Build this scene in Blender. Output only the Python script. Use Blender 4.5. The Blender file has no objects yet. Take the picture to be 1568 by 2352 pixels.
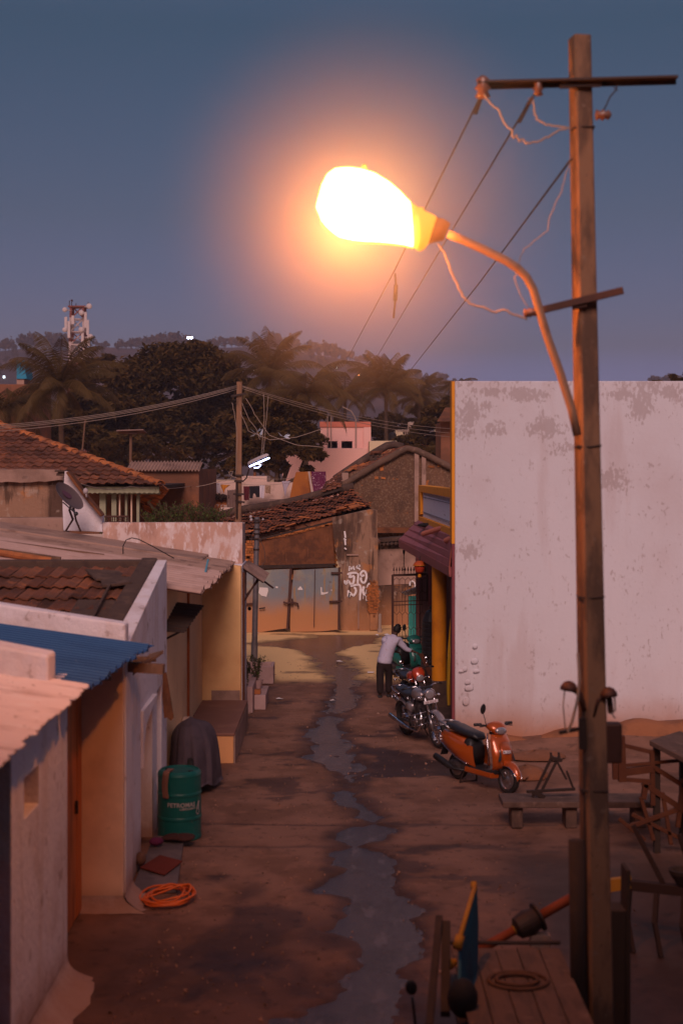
import bpy, bmesh, math, random
import numpy as np
from mathutils import Vector, Matrix, Euler, noise as mnoise
random.seed(7)
rng = np.random.default_rng(11)
S = bpy.context.scene
COL = S.collection
PI = math.pi

# ---------------------------------------------------------------- camera
F, U0, V0, H = 3267.0, 784.0, 1073.0, 5.0       # focal length and horizon of the photograph, eye height in metres
cam = bpy.data.objects.new('camera', bpy.data.cameras.new('camera'))
COL.objects.link(cam)
cam.location = (0, 0, H)
cam.rotation_euler = (PI/2, 0, 0)
cam.data.sensor_fit = 'VERTICAL'
cam.data.sensor_height = 36
cam.data.sensor_width = 24
cam.data.lens = F/2352*36
cam.data.shift_y = -(1176-V0)/2352
cam.data.clip_end = 6000
cam.data.dof.use_dof = True
cam.data.dof.focus_distance = 44
cam.data.dof.aperture_fstop = 1.5
S.camera = cam

# ---------------------------------------------------------------- world, dusk
SUN_EL, SUN_AZ = math.radians(35), math.radians(-2)     # afterglow behind the camera, a little to its right
w = bpy.data.worlds.new('World'); S.world = w; w.use_nodes = True
nt = w.node_tree; nt.nodes.clear()
out = nt.nodes.new('ShaderNodeOutputWorld'); bg = nt.nodes.new('ShaderNodeBackground')
sky = nt.nodes.new('ShaderNodeTexSky'); sky.sky_type = 'NISHITA'; sky.sun_disc = False
sky.sun_elevation = math.radians(4); sky.sun_rotation = PI - SUN_AZ
sky.air_density = 1.0; sky.dust_density = 1.0; sky.ozone_density = 3.0
tint = nt.nodes.new('ShaderNodeMix'); tint.data_type = 'RGBA'; tint.blend_type = 'MULTIPLY'
tint.inputs[0].default_value = 1.0
geo = nt.nodes.new('ShaderNodeTexCoord'); sepz = nt.nodes.new('ShaderNodeSeparateXYZ'); rp = nt.nodes.new('ShaderNodeValToRGB')
nt.links.new(geo.outputs['Generated'], sepz.inputs[0]); nt.links.new(sepz.outputs[2], rp.inputs[0])
SKYC = [(0.0,(1.9,1.95,6.6)),(.022,(1.38,1.22,3.9)),(.083,(1.0,.65,1.06)),(.173,(.80,.58,.69)),(.296,(.57,.57,.585)),(.42,(1.6,.98,.98)),(1.0,(4.8,2.3,1.95))]
while len(rp.color_ramp.elements) < len(SKYC): rp.color_ramp.elements.new(.5)
for e_, (p_, c_) in zip(rp.color_ramp.elements, SKYC): e_.position = p_; e_.color = (*[x/7 for x in c_], 1)
nt.links.new(rp.outputs[0], tint.inputs[7])
nt.links.new(sky.outputs[0], tint.inputs[6]); nt.links.new(tint.outputs[2], bg.inputs[0])
bg.inputs[1].default_value = 0.7    # x 1/7 in the ramp = 0.1
nt.links.new(bg.outputs[0], out.inputs[0])

sl = bpy.data.lights.new('sun', 'SUN'); sl.energy = 2.1; sl.angle = math.radians(26)
sl.color = (1.0, 0.65, 0.59)
so = bpy.data.objects.new('sun', sl); COL.objects.link(so)
d = Vector((-math.sin(SUN_AZ)*math.cos(SUN_EL), math.cos(SUN_AZ)*math.cos(SUN_EL), -math.sin(SUN_EL)))
so.rotation_euler = d.to_track_quat('-Z', 'Y').to_euler()
so.location = (20, -30, 30)

S.view_settings.view_transform = 'Standard'; S.view_settings.look = 'None'
S.view_settings.exposure = 0.0; S.view_settings.gamma = 1.0
S.view_settings.use_curve_mapping = False
S.render.engine = 'CYCLES'
S.cycles.use_denoising = True
S.cycles.max_bounces = 6; S.cycles.diffuse_bounces = 3; S.cycles.glossy_bounces = 3
S.cycles.transmission_bounces = 4; S.cycles.volume_bounces = 0; S.cycles.transparent_max_bounces = 12
S.cycles.volume_step_rate = 2.0; S.cycles.volume_max_steps = 128
S.cycles.sample_clamp_indirect = 4.0

def P(u, v, Y):
    """a point seen at (u, v) of the photograph that stands Y metres away"""
    return Vector(((u-U0)/F*Y, Y, H-(v-V0)/F*Y))
def GY(v, z=0.0): return F*(H-z)/(v-V0)

# ---------------------------------------------------------------- mesh helpers
class MB:
    def __init__(s): s.v = []; s.f = []; s.t = []
    def add(s, vs, fs, t=0.5):
        b = len(s.v); s.v.extend([tuple(p) for p in vs])
        for f in fs: s.f.append(tuple(i+b for i in f)); s.t.append(t)
        return s
    def box(s, x0, x1, y0, y1, z0, z1, t=0.5):
        return s.hexa([(x0,y0,z0),(x1,y0,z0),(x1,y1,z0),(x0,y1,z0),(x0,y0,z1),(x1,y0,z1),(x1,y1,z1),(x0,y1,z1)], t)
    def hexa(s, p, t=0.5):
        return s.add(p, [(0,3,2,1),(4,5,6,7),(0,1,5,4),(1,2,6,5),(2,3,7,6),(3,0,4,7)], t)
    def obox(s, c, size, rot=(0,0,0), t=0.5):
        R = Euler(rot).to_matrix() if not isinstance(rot, Matrix) else rot
        hx, hy, hz = [a/2 for a in size]; c = Vector(c)
        return s.hexa([c+R@Vector(q) for q in [(-hx,-hy,-hz),(hx,-hy,-hz),(hx,hy,-hz),(-hx,hy,-hz),(-hx,-hy,hz),(hx,-hy,hz),(hx,hy,hz),(-hx,hy,hz)]], t)
    def bar(s, p, q, w, h, up=(0,0,1), t=0.5):
        p, q = Vector(p), Vector(q); d = (q-p).normalized(); up = Vector(up)
        if abs(d.dot(up)) > .98: up = Vector((0,1,0))
        a = d.cross(up).normalized()*w/2; b = d.cross(a).normalized()*h/2
        return s.hexa([p-a+b, p+a+b, q+a+b, q-a+b, p-a-b, p+a-b, q+a-b, q-a-b], t)
    def prism(s, pts, vec, t=0.5):
        n = len(pts); vec = Vector(vec); a = [Vector(p) for p in pts]; b = [p+vec for p in a]
        return s.add(a+b, [tuple(range(n)), tuple(range(2*n-1, n-1, -1))]+[(i, i+n, (i+1)%n+n, (i+1)%n) for i in range(n)], t)
    def tube(s, pts, r, n=8, t=0.5, closed=False, flat=1.0):
        pts = [Vector(p) for p in pts]; m = len(pts)
        rs = r if isinstance(r, (list, tuple)) else [r]*m
        up = Vector((0,0,1)); vs = []; prev = None
        for i, p in enumerate(pts):
            a = pts[i-1] if (i or closed) else p; b = pts[(i+1) % m] if (i < m-1 or closed) else p
            d = (b-a); d = d.normalized() if d.length > 1e-9 else Vector((0,0,1))
            if prev is None:
                u = up if abs(d.z) < .95 else Vector((1,0,0)); x = d.cross(u).normalized()
            else:
                x = (prev - d*prev.dot(d)); x = x.normalized() if x.length > 1e-6 else d.cross(up).normalized()
            prev = x; y = d.cross(x)
            for k in range(n):
                an = 2*PI*k/n; vs.append(p+(x*math.cos(an)+y*math.sin(an)*flat)*rs[i])
        fs = []
        for i in range(m if closed else m-1):
            j = (i+1) % m
            for k in range(n): fs.append((i*n+k, i*n+(k+1) % n, j*n+(k+1) % n, j*n+k))
        if not closed: fs += [tuple(range(n-1,-1,-1)), tuple(range((m-1)*n, m*n))]
        return s.add(vs, fs, t)
    def lathe(s, prof, c=(0,0,0), axis=(0,0,1), n=24, t=0.5, closed=False):
        c = Vector(c); q = Vector((0,0,1)).rotation_difference(Vector(axis)); vs = []; m = len(prof)
        for r, h in prof:
            for k in range(n):
                a = 2*PI*k/n; vs.append(c+q@Vector((r*math.cos(a), r*math.sin(a), h)))
        fs = []
        for i in range(m if closed else m-1):
            j = (i+1) % m
            for k in range(n): fs.append((i*n+k, i*n+(k+1) % n, j*n+(k+1) % n, j*n+k))
        if not closed:
            if prof[0][0] > 1e-5: fs.append(tuple(range(n-1,-1,-1)))
            if prof[-1][0] > 1e-5: fs.append(tuple(range((m-1)*n, m*n)))
        return s.add(vs, fs, t)
    def surf(s, fn, nu, nv, t=0.5, closeu=False):
        vs = [fn(i/nu, j/nv) for j in range(nv+1) for i in range(nu + (0 if closeu else 1))]
        W = nu + (0 if closeu else 1); fs = []
        for j in range(nv):
            for i in range(nu):
                a = i; b = (i+1) % W
                fs.append((j*W+a, j*W+b, (j+1)*W+b, (j+1)*W+a))
        return s.add(vs, fs, t)
    def ell(s, c, r, n=16, m=10, rot=(0,0,0), t=0.5):
        R = Euler(rot).to_matrix(); c = Vector(c); r = (r,)*3 if not isinstance(r, (tuple, list)) else r
        def fn(a, b):
            th = 2*PI*a; ph = PI*b
            return c+R@Vector((r[0]*math.cos(th)*math.sin(ph), r[1]*math.sin(th)*math.sin(ph), -r[2]*math.cos(ph)))
        return s.surf(fn, n, m, t, closeu=True)
    def loft(s, secs, t=0.5, cap=True):
        """secs: list of rings (equal number of points)"""
        n = len(secs[0]); vs = [p for r in secs for p in r]; fs = []
        for i in range(len(secs)-1):
            for k in range(n): fs.append((i*n+k, i*n+(k+1) % n, (i+1)*n+(k+1) % n, (i+1)*n+k))
        if cap: fs += [tuple(range(n-1,-1,-1)), tuple(range((len(secs)-1)*n, len(secs)*n))]
        return s.add(vs, fs, t)
    def xf(s, M):
        s.v = [tuple(M @ Vector(p)) for p in s.v]; return s
    def merge(s, o):
        b = len(s.v); s.v += o.v; s.f += [tuple(i+b for i in f) for f in o.f]; s.t += o.t; return s

OFF = {}
def _mesh(mb, name, off, smooth, weld):
    me = bpy.data.meshes.new(name)
    o = Vector(off)
    me.from_pydata([(p[0]-o.x, p[1]-o.y, p[2]-o.z) for p in mb.v], [], mb.f)
    at = me.attributes.new('tint', 'FLOAT', 'FACE'); at.data.foreach_set('value', [float(x) for x in mb.t])
    bm = bmesh.new(); bm.from_mesh(me)
    if weld: bmesh.ops.remove_doubles(bm, verts=bm.verts, dist=1e-5)
    if len(bm.faces) < 30000: bmesh.ops.recalc_face_normals(bm, faces=bm.faces)
    bm.to_mesh(me); bm.free()
    if smooth: me.polygons.foreach_set('use_smooth', [True]*len(me.polygons))
    me.update()
    return me
def _finish(o, mat, bev, sub, smooth, auto):
    o.data.materials.append(mat)
    if bev:
        b = o.modifiers.new('bevel', 'BEVEL'); b.width = bev; b.segments = 2; b.limit_method = 'ANGLE'; b.angle_limit = 0.7
    if sub:
        m = o.modifiers.new('sub', 'SUBSURF'); m.levels = sub; m.render_levels = sub
    return o
def tag(o, label=None, cat=None, group=None, kind=None):
    if label: o['label'] = label
    if cat: o['category'] = cat
    if group: o['group'] = group
    if kind: o['kind'] = kind
    return o
def thing(name, label, cat, loc=(0,0,0), rz=0, group=None, local=False):
    o = bpy.data.objects.new(name, None); COL.objects.link(o); o.empty_display_size = .2
    o.location = loc; o.rotation_euler = (0,0,rz); tag(o, label, cat, group)
    OFF[o.name] = Vector((0,0,0)) if local else Vector(loc)
    return o
def pieces(mb):
    par = list(range(len(mb.v)))
    def fd(a):
        while par[a] != a: par[a] = par[par[a]]; a = par[a]
        return a
    for f in mb.f:
        r = fd(f[0])
        for i in f[1:]: par[fd(i)] = r
    g = {}
    for f, t in zip(mb.f, mb.t): g.setdefault(fd(f[0]), []).append((f, t))
    out = []
    for fs in g.values():
        m = MB(); mp = {}
        for f, t in fs:
            q = []
            for i in f:
                if i not in mp: mp[i] = len(m.v); m.v.append(mb.v[i])
                q.append(mp[i])
            m.f.append(tuple(q)); m.t.append(t)
        out.append(m)
    return out
def part(mb, name, mat, parent, smooth=False, bev=0, sub=0, weld=True, label=None, split=False):
    if split:
        r = None
        for m in pieces(mb): r = part(m, name, mat, parent, smooth, bev, sub, weld, label)
        return r
    off = OFF.get(parent.name, Vector((0,0,0)))
    me = _mesh(mb, name, off, smooth, weld)
    o = bpy.data.objects.new(name, me); COL.objects.link(o); o.parent = parent
    OFF[o.name] = off
    if label: o['label'] = label
    return _finish(o, mat, bev, sub, smooth, False)
def solo(mb, name, mat, label=None, cat=None, group=None, kind=None, smooth=False, bev=0, sub=0, weld=True, base=None):
    if base is None:
        a = np.array(mb.v); base = ((a[:,0].min()+a[:,0].max())/2, (a[:,1].min()+a[:,1].max())/2, a[:,2].min())
    me = _mesh(mb, name, base, smooth, weld)
    o = bpy.data.objects.new(name, me); COL.objects.link(o); o.location = base; OFF[o.name] = Vector(base)
    tag(o, label, cat, group, kind)
    return _finish(o, mat, bev, sub, smooth, False)
def copy_thing(src, loc, rz, label, group=None):
    def rec(o, par):
        c = o.copy(); COL.objects.link(c); c.parent = par
        for ch in o.children: rec(ch, c)
        return c
    r = rec(src, None); r.location = loc; r.rotation_euler = (0,0,rz); r['label'] = label
    if group: r['group'] = group
    return r
def children_rec(o):
    r = []
    for c in o.children: r += [c]+children_rec(c)
    return r

# ---------------------------------------------------------------- materials
def M(name, base, rough=0.85, layers=(), bump=None, metallic=0.0, spec=0.35, tint=None, zb=(), coord='pos', coat=0.0, wave=None, trans=0.0):
    """layers: (colour, scale, lo, hi, amount, (sx,sy,sz)); zb: (colour, z_low(full), z_high(none), amount, noise)"""
    m = bpy.data.materials.new(name); m.use_nodes = True; nt = m.node_tree; N = nt.nodes; L = nt.links
    bs = N['Principled BSDF']
    bs.inputs['Roughness'].default_value = rough; bs.inputs['Metallic'].default_value = metallic
    bs.inputs['Specular IOR Level'].default_value = spec
    if coat: bs.inputs['Coat Weight'].default_value = coat; bs.inputs['Coat Roughness'].default_value = .08
    if coord == 'pos': src = N.new('ShaderNodeNewGeometry').outputs['Position']
    else: src = N.new('ShaderNodeTexCoord').outputs['Object']
    def mapped(sc):
        if sc is None: return src
        mp = N.new('ShaderNodeMapping'); mp.inputs['Scale'].default_value = sc; L.new(src, mp.inputs[0]); return mp.outputs[0]
    def mix(a, b, fac, mode='MIX'):
        x = N.new('ShaderNodeMix'); x.data_type = 'RGBA'; x.blend_type = mode
        for sock, val in ((x.inputs[6], a), (x.inputs[7], b), (x.inputs[0], fac)):
            if hasattr(val, 'is_linked'): L.new(val, sock)
            elif isinstance(val, (tuple, list)): sock.default_value = (*val[:3], 1)
            else: sock.default_value = val
        return x.outputs[2]
    def rng_(val, lo, hi, amt):
        r = N.new('ShaderNodeMapRange'); r.interpolation_type = 'SMOOTHSTEP'
        r.inputs[1].default_value = lo; r.inputs[2].default_value = hi; r.inputs[3].default_value = 0; r.inputs[4].default_value = amt
        L.new(val, r.inputs[0]); return r.outputs[0]
    def noi(sc, vec=None, detail=6, rg=.6):
        n = N.new('ShaderNodeTexNoise'); n.inputs['Scale'].default_value = sc; n.inputs['Detail'].default_value = detail
        n.inputs['Roughness'].default_value = rg; L.new(mapped(vec), n.inputs['Vector']); return n.outputs[0]
    c = tuple(base)
    for ly in layers:
        col, sc, lo, hi, amt = ly[:5]; st = ly[5] if len(ly) > 5 else None
        c = mix(c, col, rng_(noi(sc, st), lo, hi, amt))
    if zb:
        sep = N.new('ShaderNodeSeparateXYZ'); L.new(src, sep.inputs[0])
        for col, z0, z1, amt, nz in zb:
            a = N.new('ShaderNodeMath'); a.operation = 'MULTIPLY_ADD'; L.new(noi(1.3), a.inputs[0]); a.inputs[1].default_value = nz
            L.new(sep.outputs[2], a.inputs[2])
            r = N.new('ShaderNodeMapRange'); r.interpolation_type = 'SMOOTHSTEP'
            r.inputs[1].default_value = z0+nz/2; r.inputs[2].default_value = z1+nz/2; r.inputs[3].default_value = amt; r.inputs[4].default_value = 0
            L.new(a.outputs[0], r.inputs[0]); c = mix(c, col, r.outputs[0])
    if tint:
        at = N.new('ShaderNodeAttribute'); at.attribute_name = 'tint'
        rp = N.new('ShaderNodeValToRGB'); cr = rp.color_ramp
        k = len(tint)
        while len(cr.elements) < k: cr.elements.new(.5)
        for i, col in enumerate(tint): cr.elements[i].position = i/(k-1); cr.elements[i].color = (*col, 1)
        L.new(at.outputs['Fac'], rp.inputs[0])
        c = mix(c, rp.outputs[0], 1.0, 'MULTIPLY')
    if hasattr(c, 'is_linked'): L.new(c, bs.inputs['Base Color'])
    else: bs.inputs['Base Color'].default_value = (*c, 1)
    if bump:
        bn = N.new('ShaderNodeBump'); bn.inputs['Strength'].default_value = bump[1]; bn.inputs['Distance'].default_value = bump[2] if len(bump) > 2 else .02
        L.new(noi(bump[0], None, 8, .65), bn.inputs['Height']); L.new(bn.outputs[0], bs.inputs['Normal'])
    return m
def emis(name, col, st):
    m = bpy.data.materials.new(name); m.use_nodes = True; b = m.node_tree.nodes['Principled BSDF']
    b.inputs['Emission Color'].default_value = (*col, 1); b.inputs['Emission Strength'].default_value = st
    b.inputs['Base Color'].default_value = (.5,.5,.5,1); return m
# ---------------------------------------------------------------- material set
WHITE = M('white_limewash', (.84,.79,.84), .9, [((.62,.50,.48), 1.1, .48, .66, .6), ((.70,.60,.58), 2.2, .5, .62, .6, (1,1,.18)), ((.36,.26,.23), 4, .62, .68, .6), ((.40,.30,.28), 15, .66, .71, .5), ((.88,.84,.86), 2.5, .5, .7, .5, (1,1,.3))], (9,.7,.03), zb=[((.36,.18,.11), .0, .62, .85, .7)])
BIGWALL = M('weathered_limewash', (.72,.685,.73), .92, [((.62,.52,.53), .45, .42, .75, .6), ((.58,.47,.47), 1.6, .52, .66, .45, (1,1,.14)), ((.76,.71,.75), 1.2, .5, .75, .5, (1,1,.35)), ((.33,.20,.17), 11, .66, .71, .45)], (14,.3,.015),
            zb=[((.45,.17,.06), .0, .95, .85, .5)])
CREAM = M('cream_plaster', (.88,.62,.46), .9, [((.55,.36,.27), 1.1, .45, .7, .5), ((.40,.24,.18), 6, .64, .74, .5)], (20,.3,.01), zb=[((.40,.22,.14), 0, .35, .8, .3)])
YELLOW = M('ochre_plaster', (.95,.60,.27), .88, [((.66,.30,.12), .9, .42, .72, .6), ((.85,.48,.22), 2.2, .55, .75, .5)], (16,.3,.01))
ORANGE = M('orange_paint', (.88,.34,.025), .75, [((.5,.15,.02), 3, .5, .75, .4)], (20,.2,.01))
MAROON = M('maroon_paint', (.24,.06,.07), .8, [((.3,.1,.1), 3, .5, .7, .4)], (20,.2,.01))
PEACH = M('peach_plaster', (.62,.39,.31), .9, [((.38,.21,.16), 1.6, .46, .60, .8, (1,1,.4)), ((.78,.66,.64), 2.6, .50, .58, .8, (1,1,.5)), ((.85,.76,.76), 8, .55, .62, .8, (1,1,.3))], (22,.4,.015))
PINK = M('pink_paint', (.86,.52,.46), .8, [((.78,.44,.38), .5, .45, .7, .5)], (9,.15,.01))
SALMON = M('salmon_paint', (.62,.20,.13), .8, [((.5,.15,.1), 1.2, .45, .7, .5)])
BEIGE = M('beige_paint', (.66,.54,.36), .85, [((.5,.4,.26), .7, .45, .7, .5)])
MUD = M('mud_plaster', (.24,.10,.055), .95, [((.14,.065,.04), 1.2, .42, .62, .7), ((.36,.13,.05), .9, .55, .72, .8), ((.30,.19,.13), 9, .6, .7, .5)], (16,.6,.03))
BROWNWALL = M('stained_plaster', (.34,.20,.13), .95, [((.10,.055,.04), 1.3, .46, .56, .9, (1,1,.22)), ((.48,.20,.07), 1.7, .58, .66, .8), ((.46,.36,.29), 3.5, .56, .64, .6), ((.08,.045,.03), 5, .55, .63, .8, (1,1,.15))], (13,.7,.03),
             zb=[((.42,.20,.09), .3, 1.2, .8, .5)])
GABLE = M('lichen_plaster', (.15,.08,.048), .95, [((.30,.20,.135), 13, .50, .60, .65), ((.09,.05,.035), 2.2, .48, .66, .75), ((.08,.045,.03), 11, .56, .66, .6), ((.50,.16,.03), 1.9, .64, .68, .9), ((.28,.14,.08), .7, .45, .65, .5)], (12,.8,.03))
CONC = M('concrete', (.40,.255,.20), .93, [((.20,.12,.09), 1.3, .45, .66, .7), ((.52,.34,.27), .8, .5, .75, .7), ((.60,.46,.40), 7, .6, .72, .5), ((.15,.09,.07), 3.5, .6, .68, .6)], (24,.5,.015))
DARKCONC = M('sooty_concrete', (.09,.055,.042), .95, [((.18,.11,.08), 3, .5, .7, .6), ((.05,.03,.03), 7, .5, .65, .6)], (18,.6,.02))
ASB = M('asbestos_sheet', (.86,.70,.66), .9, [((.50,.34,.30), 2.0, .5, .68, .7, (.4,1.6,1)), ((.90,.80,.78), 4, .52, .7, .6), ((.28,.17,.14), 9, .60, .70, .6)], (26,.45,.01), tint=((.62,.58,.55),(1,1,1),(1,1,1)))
BROWNSHEET = M('old_sheet', (.26,.17,.145), .85, [((.14,.085,.07), 2.5, .45, .65, .7), ((.38,.26,.24), 5, .55, .7, .6)], (26,.4,.01))
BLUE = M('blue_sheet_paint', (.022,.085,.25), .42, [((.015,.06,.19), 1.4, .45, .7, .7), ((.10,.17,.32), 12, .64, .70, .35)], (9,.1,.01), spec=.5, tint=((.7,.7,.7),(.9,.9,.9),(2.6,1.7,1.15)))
TILE = M('clay_tile', (.25,.095,.052), .92, [((.10,.045,.03), 1.1, .42, .62, .75), ((.13,.07,.05), 9, .54, .66, .6), ((.50,.17,.06), 2.4, .58, .70, .6)], (30,.5,.01), tint=((.42,.42,.42),(.75,.7,.7),(1,1,1),(1.25,1.15,1.0)))
TILEO = M('orange_clay_tile', (.52,.18,.06), .92, [((.18,.07,.04), 1.6, .45, .65, .7), ((.13,.07,.05), 9, .58, .68, .5)], (30,.5,.01), tint=((.45,.45,.45),(.8,.75,.75),(1,1,1),(1.25,1.15,1.0)))
BRICK = M('raw_brick', (.50,.18,.055), .95, [((.26,.09,.035), 3, .5, .65, .6)], (22,.6,.02), tint=((.5,.5,.5),(1,1,1),(1.2,1.1,1)))
RUST = M('rusty_board', (.20,.075,.032), .9, [((.10,.04,.022), 2.2, .45, .6, .8), ((.38,.17,.09), 14, .62, .70, .5, (1,1,.12)), ((.28,.10,.04), 3, .5, .7, .5)], (14,.4,.02))
WOOD = M('weathered_wood', (.20,.11,.07), .88, [((.10,.055,.035), 3, .45, .65, .7, (1,1,.15)), ((.32,.19,.12), 9, .55, .7, .4)], (22,.4,.01))
DOORWOOD = M('orange_brown_door', (.62,.18,.05), .6, [((.20,.05,.015), 2.2, .42, .66, .8, (1,1,.2)), ((.42,.13,.03), 6, .55, .7, .5, (1,1,.1))], (24,.3,.01))
DARKWOOD = M('dark_wood', (.045,.028,.022), .85, [((.08,.045,.03), 4, .5, .7, .6)], (22,.4,.01))
ORANGEWOOD = M('orange_painted_wood', (.11,.034,.015), .8, [((.15,.05,.02), 3, .45, .65, .7)], (22,.4,.01))
GREENDOOR = M('dark_green_paint', (.012,.045,.025), .6, [((.008,.03,.018), 3, .5, .7, .6)])
REDDOOR = M('rust_red_paint', (.11,.028,.012), .7, [((.07,.02,.01), 3, .5, .7, .6)])
IRON = M('painted_iron', (.09,.04,.03), .6, [((.05,.025,.02), 8, .5, .7, .5)], metallic=.3)
DARKIRON = M('dark_iron', (.055,.035,.03), .6, [((.12,.06,.04), 8, .58, .7, .5)], metallic=.4)
GALV = M('galvanised_steel', (.24,.22,.24), .5, [((.14,.12,.13), 3, .45, .65, .6)], metallic=.6)
POLEC = M('pole_concrete', (.29,.155,.09), .93, [((.10,.06,.045), 4, .45, .62, .8, (1,1,.3)), ((.30,.20,.15), 14, .58, .7, .6), ((.08,.05,.035), 22, .62, .7, .6)], (40,.6,.01))
BLACKP = M('black_plastic', (.022,.02,.022), .45, [((.05,.045,.045), 5, .55, .7, .5)])
BLACKM = M('matte_black', (.016,.013,.013), .8)
RUBBER = M('tyre_rubber', (.022,.018,.017), .85, [((.07,.04,.03), 5, .5, .7, .5)], (30,.3,.005))
CHROME = M('chrome', (.62,.62,.66), .12, metallic=1.0)
STEEL = M('brushed_steel', (.42,.40,.42), .32, [((.25,.22,.22), 9, .5, .7, .5)], metallic=.9, coord='obj')
SILVERP = M('silver_paint', (.34,.30,.32), .3, metallic=.5, coat=.5)
GREYCAST = M('cast_engine', (.20,.17,.17), .5, [((.08,.06,.06), 12, .45, .65, .7)], metallic=.7, coord='obj')
ORANGEP = M('orange_metallic_paint', (.52,.095,.008), .28, metallic=.25, coat=.8, spec=.6)
REDP = M('red_tank_paint', (.45,.05,.015), .25, metallic=.1, coat=.8, spec=.6)
TEALP = M('teal_paint', (.015,.15,.125), .4, [((.02,.2,.17), 4, .5, .7, .5)], coat=.3)
TEALD = M('turquoise_door_paint', (.06,.85,.74), .55, [((.03,.42,.36), 2, .5, .7, .6, (1,1,.2))])
SEATV = M('black_vinyl', (.022,.022,.028), .42, spec=.5)
GREEND = M('green_drum_plastic', (.006,.115,.10), .42, [((.02,.16,.14), 3, .5, .7, .5), ((.12,.12,.10), 8, .63, .7, .35)], (8,.1,.01), coord='obj')
CLOTHC = M('grey_tarpaulin', (.085,.06,.075), .8, [((.05,.037,.048), 2.5, .45, .65, .7), ((.13,.10,.11), 6, .55, .7, .4)], (20,.3,.01))
LETTER = M('dull_white_paint', (.42,.38,.36), .8, [((.2,.2,.18), 30, .5, .65, .6)], coord='obj')
GRAFW = M('white_wall_paint', (.90,.85,.85), .85, [((.62,.52,.5), 20, .5, .65, .5)])
HOSE = M('orange_hose_plastic', (.72,.13,.012), .45, spec=.5)
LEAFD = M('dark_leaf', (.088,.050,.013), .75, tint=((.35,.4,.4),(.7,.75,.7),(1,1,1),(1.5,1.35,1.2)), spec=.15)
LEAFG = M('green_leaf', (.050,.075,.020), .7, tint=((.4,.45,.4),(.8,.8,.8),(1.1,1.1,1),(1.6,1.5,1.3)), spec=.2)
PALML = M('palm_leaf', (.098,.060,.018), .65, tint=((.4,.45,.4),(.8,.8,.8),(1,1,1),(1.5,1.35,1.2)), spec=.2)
BARK = M('bark', (.11,.065,.04), .9, [((.05,.03,.02), 4, .45, .65, .7)], (12,.6,.05))
WIRE = M('wire_cable', (.10,.065,.055), .6)
PALEWIRE = M('pale_service_wire', (.36,.27,.22), .6)
CERAM = M('glazed_ceramic', (.20,.09,.06), .35, spec=.6)
MAT_RED = M('red_doormat', (.17,.028,.015), .95, [((.1,.02,.012), 8, .5, .7, .6)], (60,.5,.01))
SLATE = M('slate_slab', (.13,.10,.10), .7, [((.22,.16,.15), 1.8, .45, .65, .7), ((.07,.05,.05), 5, .55, .7, .6)], (14,.4,.01))
SKIN = M('brown_skin', (.075,.035,.022), .6, spec=.3)
HAIRM = M('black_hair', (.010,.008,.008), .6)
SHIRT = M('pale_lilac_shirt', (.52,.50,.64), .85, [((.40,.26,.28), 9, .55, .66, .6, (3,3,.1))], coord='obj')
TROUS = M('dark_trousers', (.022,.013,.013), .9)

def grime_big_wall():
    nt = BIGWALL.node_tree; N = nt.nodes; L = nt.links; bs = N['Principled BSDF']; src = bs.inputs['Base Color'].links[0].from_socket
    g = N.new('ShaderNodeNewGeometry'); mask = None
    def mth(op, a, b=None, c=None):
        x = N.new('ShaderNodeMath'); x.operation = op
        for i, v in enumerate((a, b, c)):
            if v is None: continue
            if hasattr(v, 'is_linked'): L.new(v, x.inputs[i])
            else: x.inputs[i].default_value = v
        return x.outputs[0]
    sp = N.new('ShaderNodeSeparateXYZ'); L.new(g.outputs['Position'], sp.inputs[0])
    for (u, v, ru, rv2) in [(1078,950,62,70),(1062,985,34,42),(1130,985,40,30),(1200,905,90,26),(1250,980,60,40),(1130,900,70,16),(1420,905,60,22),(1470,925,50,55),(1530,900,60,30),(1290,1030,50,30),(1400,1110,60,50),(1080,1265,40,35)]:
        c = P(u, v, 26); a = mth('DIVIDE', mth('SUBTRACT', sp.outputs[0], c.x), ru*26/F); b = mth('DIVIDE', mth('SUBTRACT', sp.outputs[2], c.z), rv2*26/F)
        d = mth('SUBTRACT', 1.0, mth('SQRT', mth('ADD', mth('MULTIPLY', a, a), mth('MULTIPLY', b, b)))); d = mth('MAXIMUM', d, 0.0)
        mask = d if mask is None else mth('MAXIMUM', mask, d)
    top = N.new('ShaderNodeMapRange'); L.new(sp.outputs[2], top.inputs[0]); top.inputs[1].default_value = 6.2; top.inputs[2].default_value = 6.6; top.inputs[4].default_value = .34
    mask = mth('MAXIMUM', mask, top.outputs[0])
    n = N.new('ShaderNodeTexNoise'); n.inputs['Scale'].default_value = 4.2; n.inputs['Detail'].default_value = 12; n.inputs['Roughness'].default_value = .80; mp = N.new('ShaderNodeMapping'); mp.inputs['Scale'].default_value = (1,1,.6); L.new(g.outputs['Position'], mp.inputs[0]); L.new(mp.outputs[0], n.inputs['Vector'])
    n2 = N.new('ShaderNodeTexNoise'); n2.inputs['Scale'].default_value = 17; n2.inputs['Detail'].default_value = 6; L.new(mp.outputs[0], n2.inputs['Vector'])
    v = mth('ADD', mth('MULTIPLY', mask, .17), mth('ADD', mth('MULTIPLY', n.outputs[0], .62), mth('MULTIPLY', n2.outputs[0], .38))); r = N.new('ShaderNodeMapRange'); r.interpolation_type = 'SMOOTHSTEP'; L.new(v, r.inputs[0]); r.inputs[1].default_value = .555; r.inputs[2].default_value = .61; r.inputs[4].default_value = .46
    x = N.new('ShaderNodeMix'); x.data_type = 'RGBA'; L.new(r.outputs[0], x.inputs[0]); L.new(src, x.inputs[6]); x.inputs[7].default_value = (.34,.24,.22,1); L.new(x.outputs[2], bs.inputs['Base Color'])
grime_big_wall()
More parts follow.
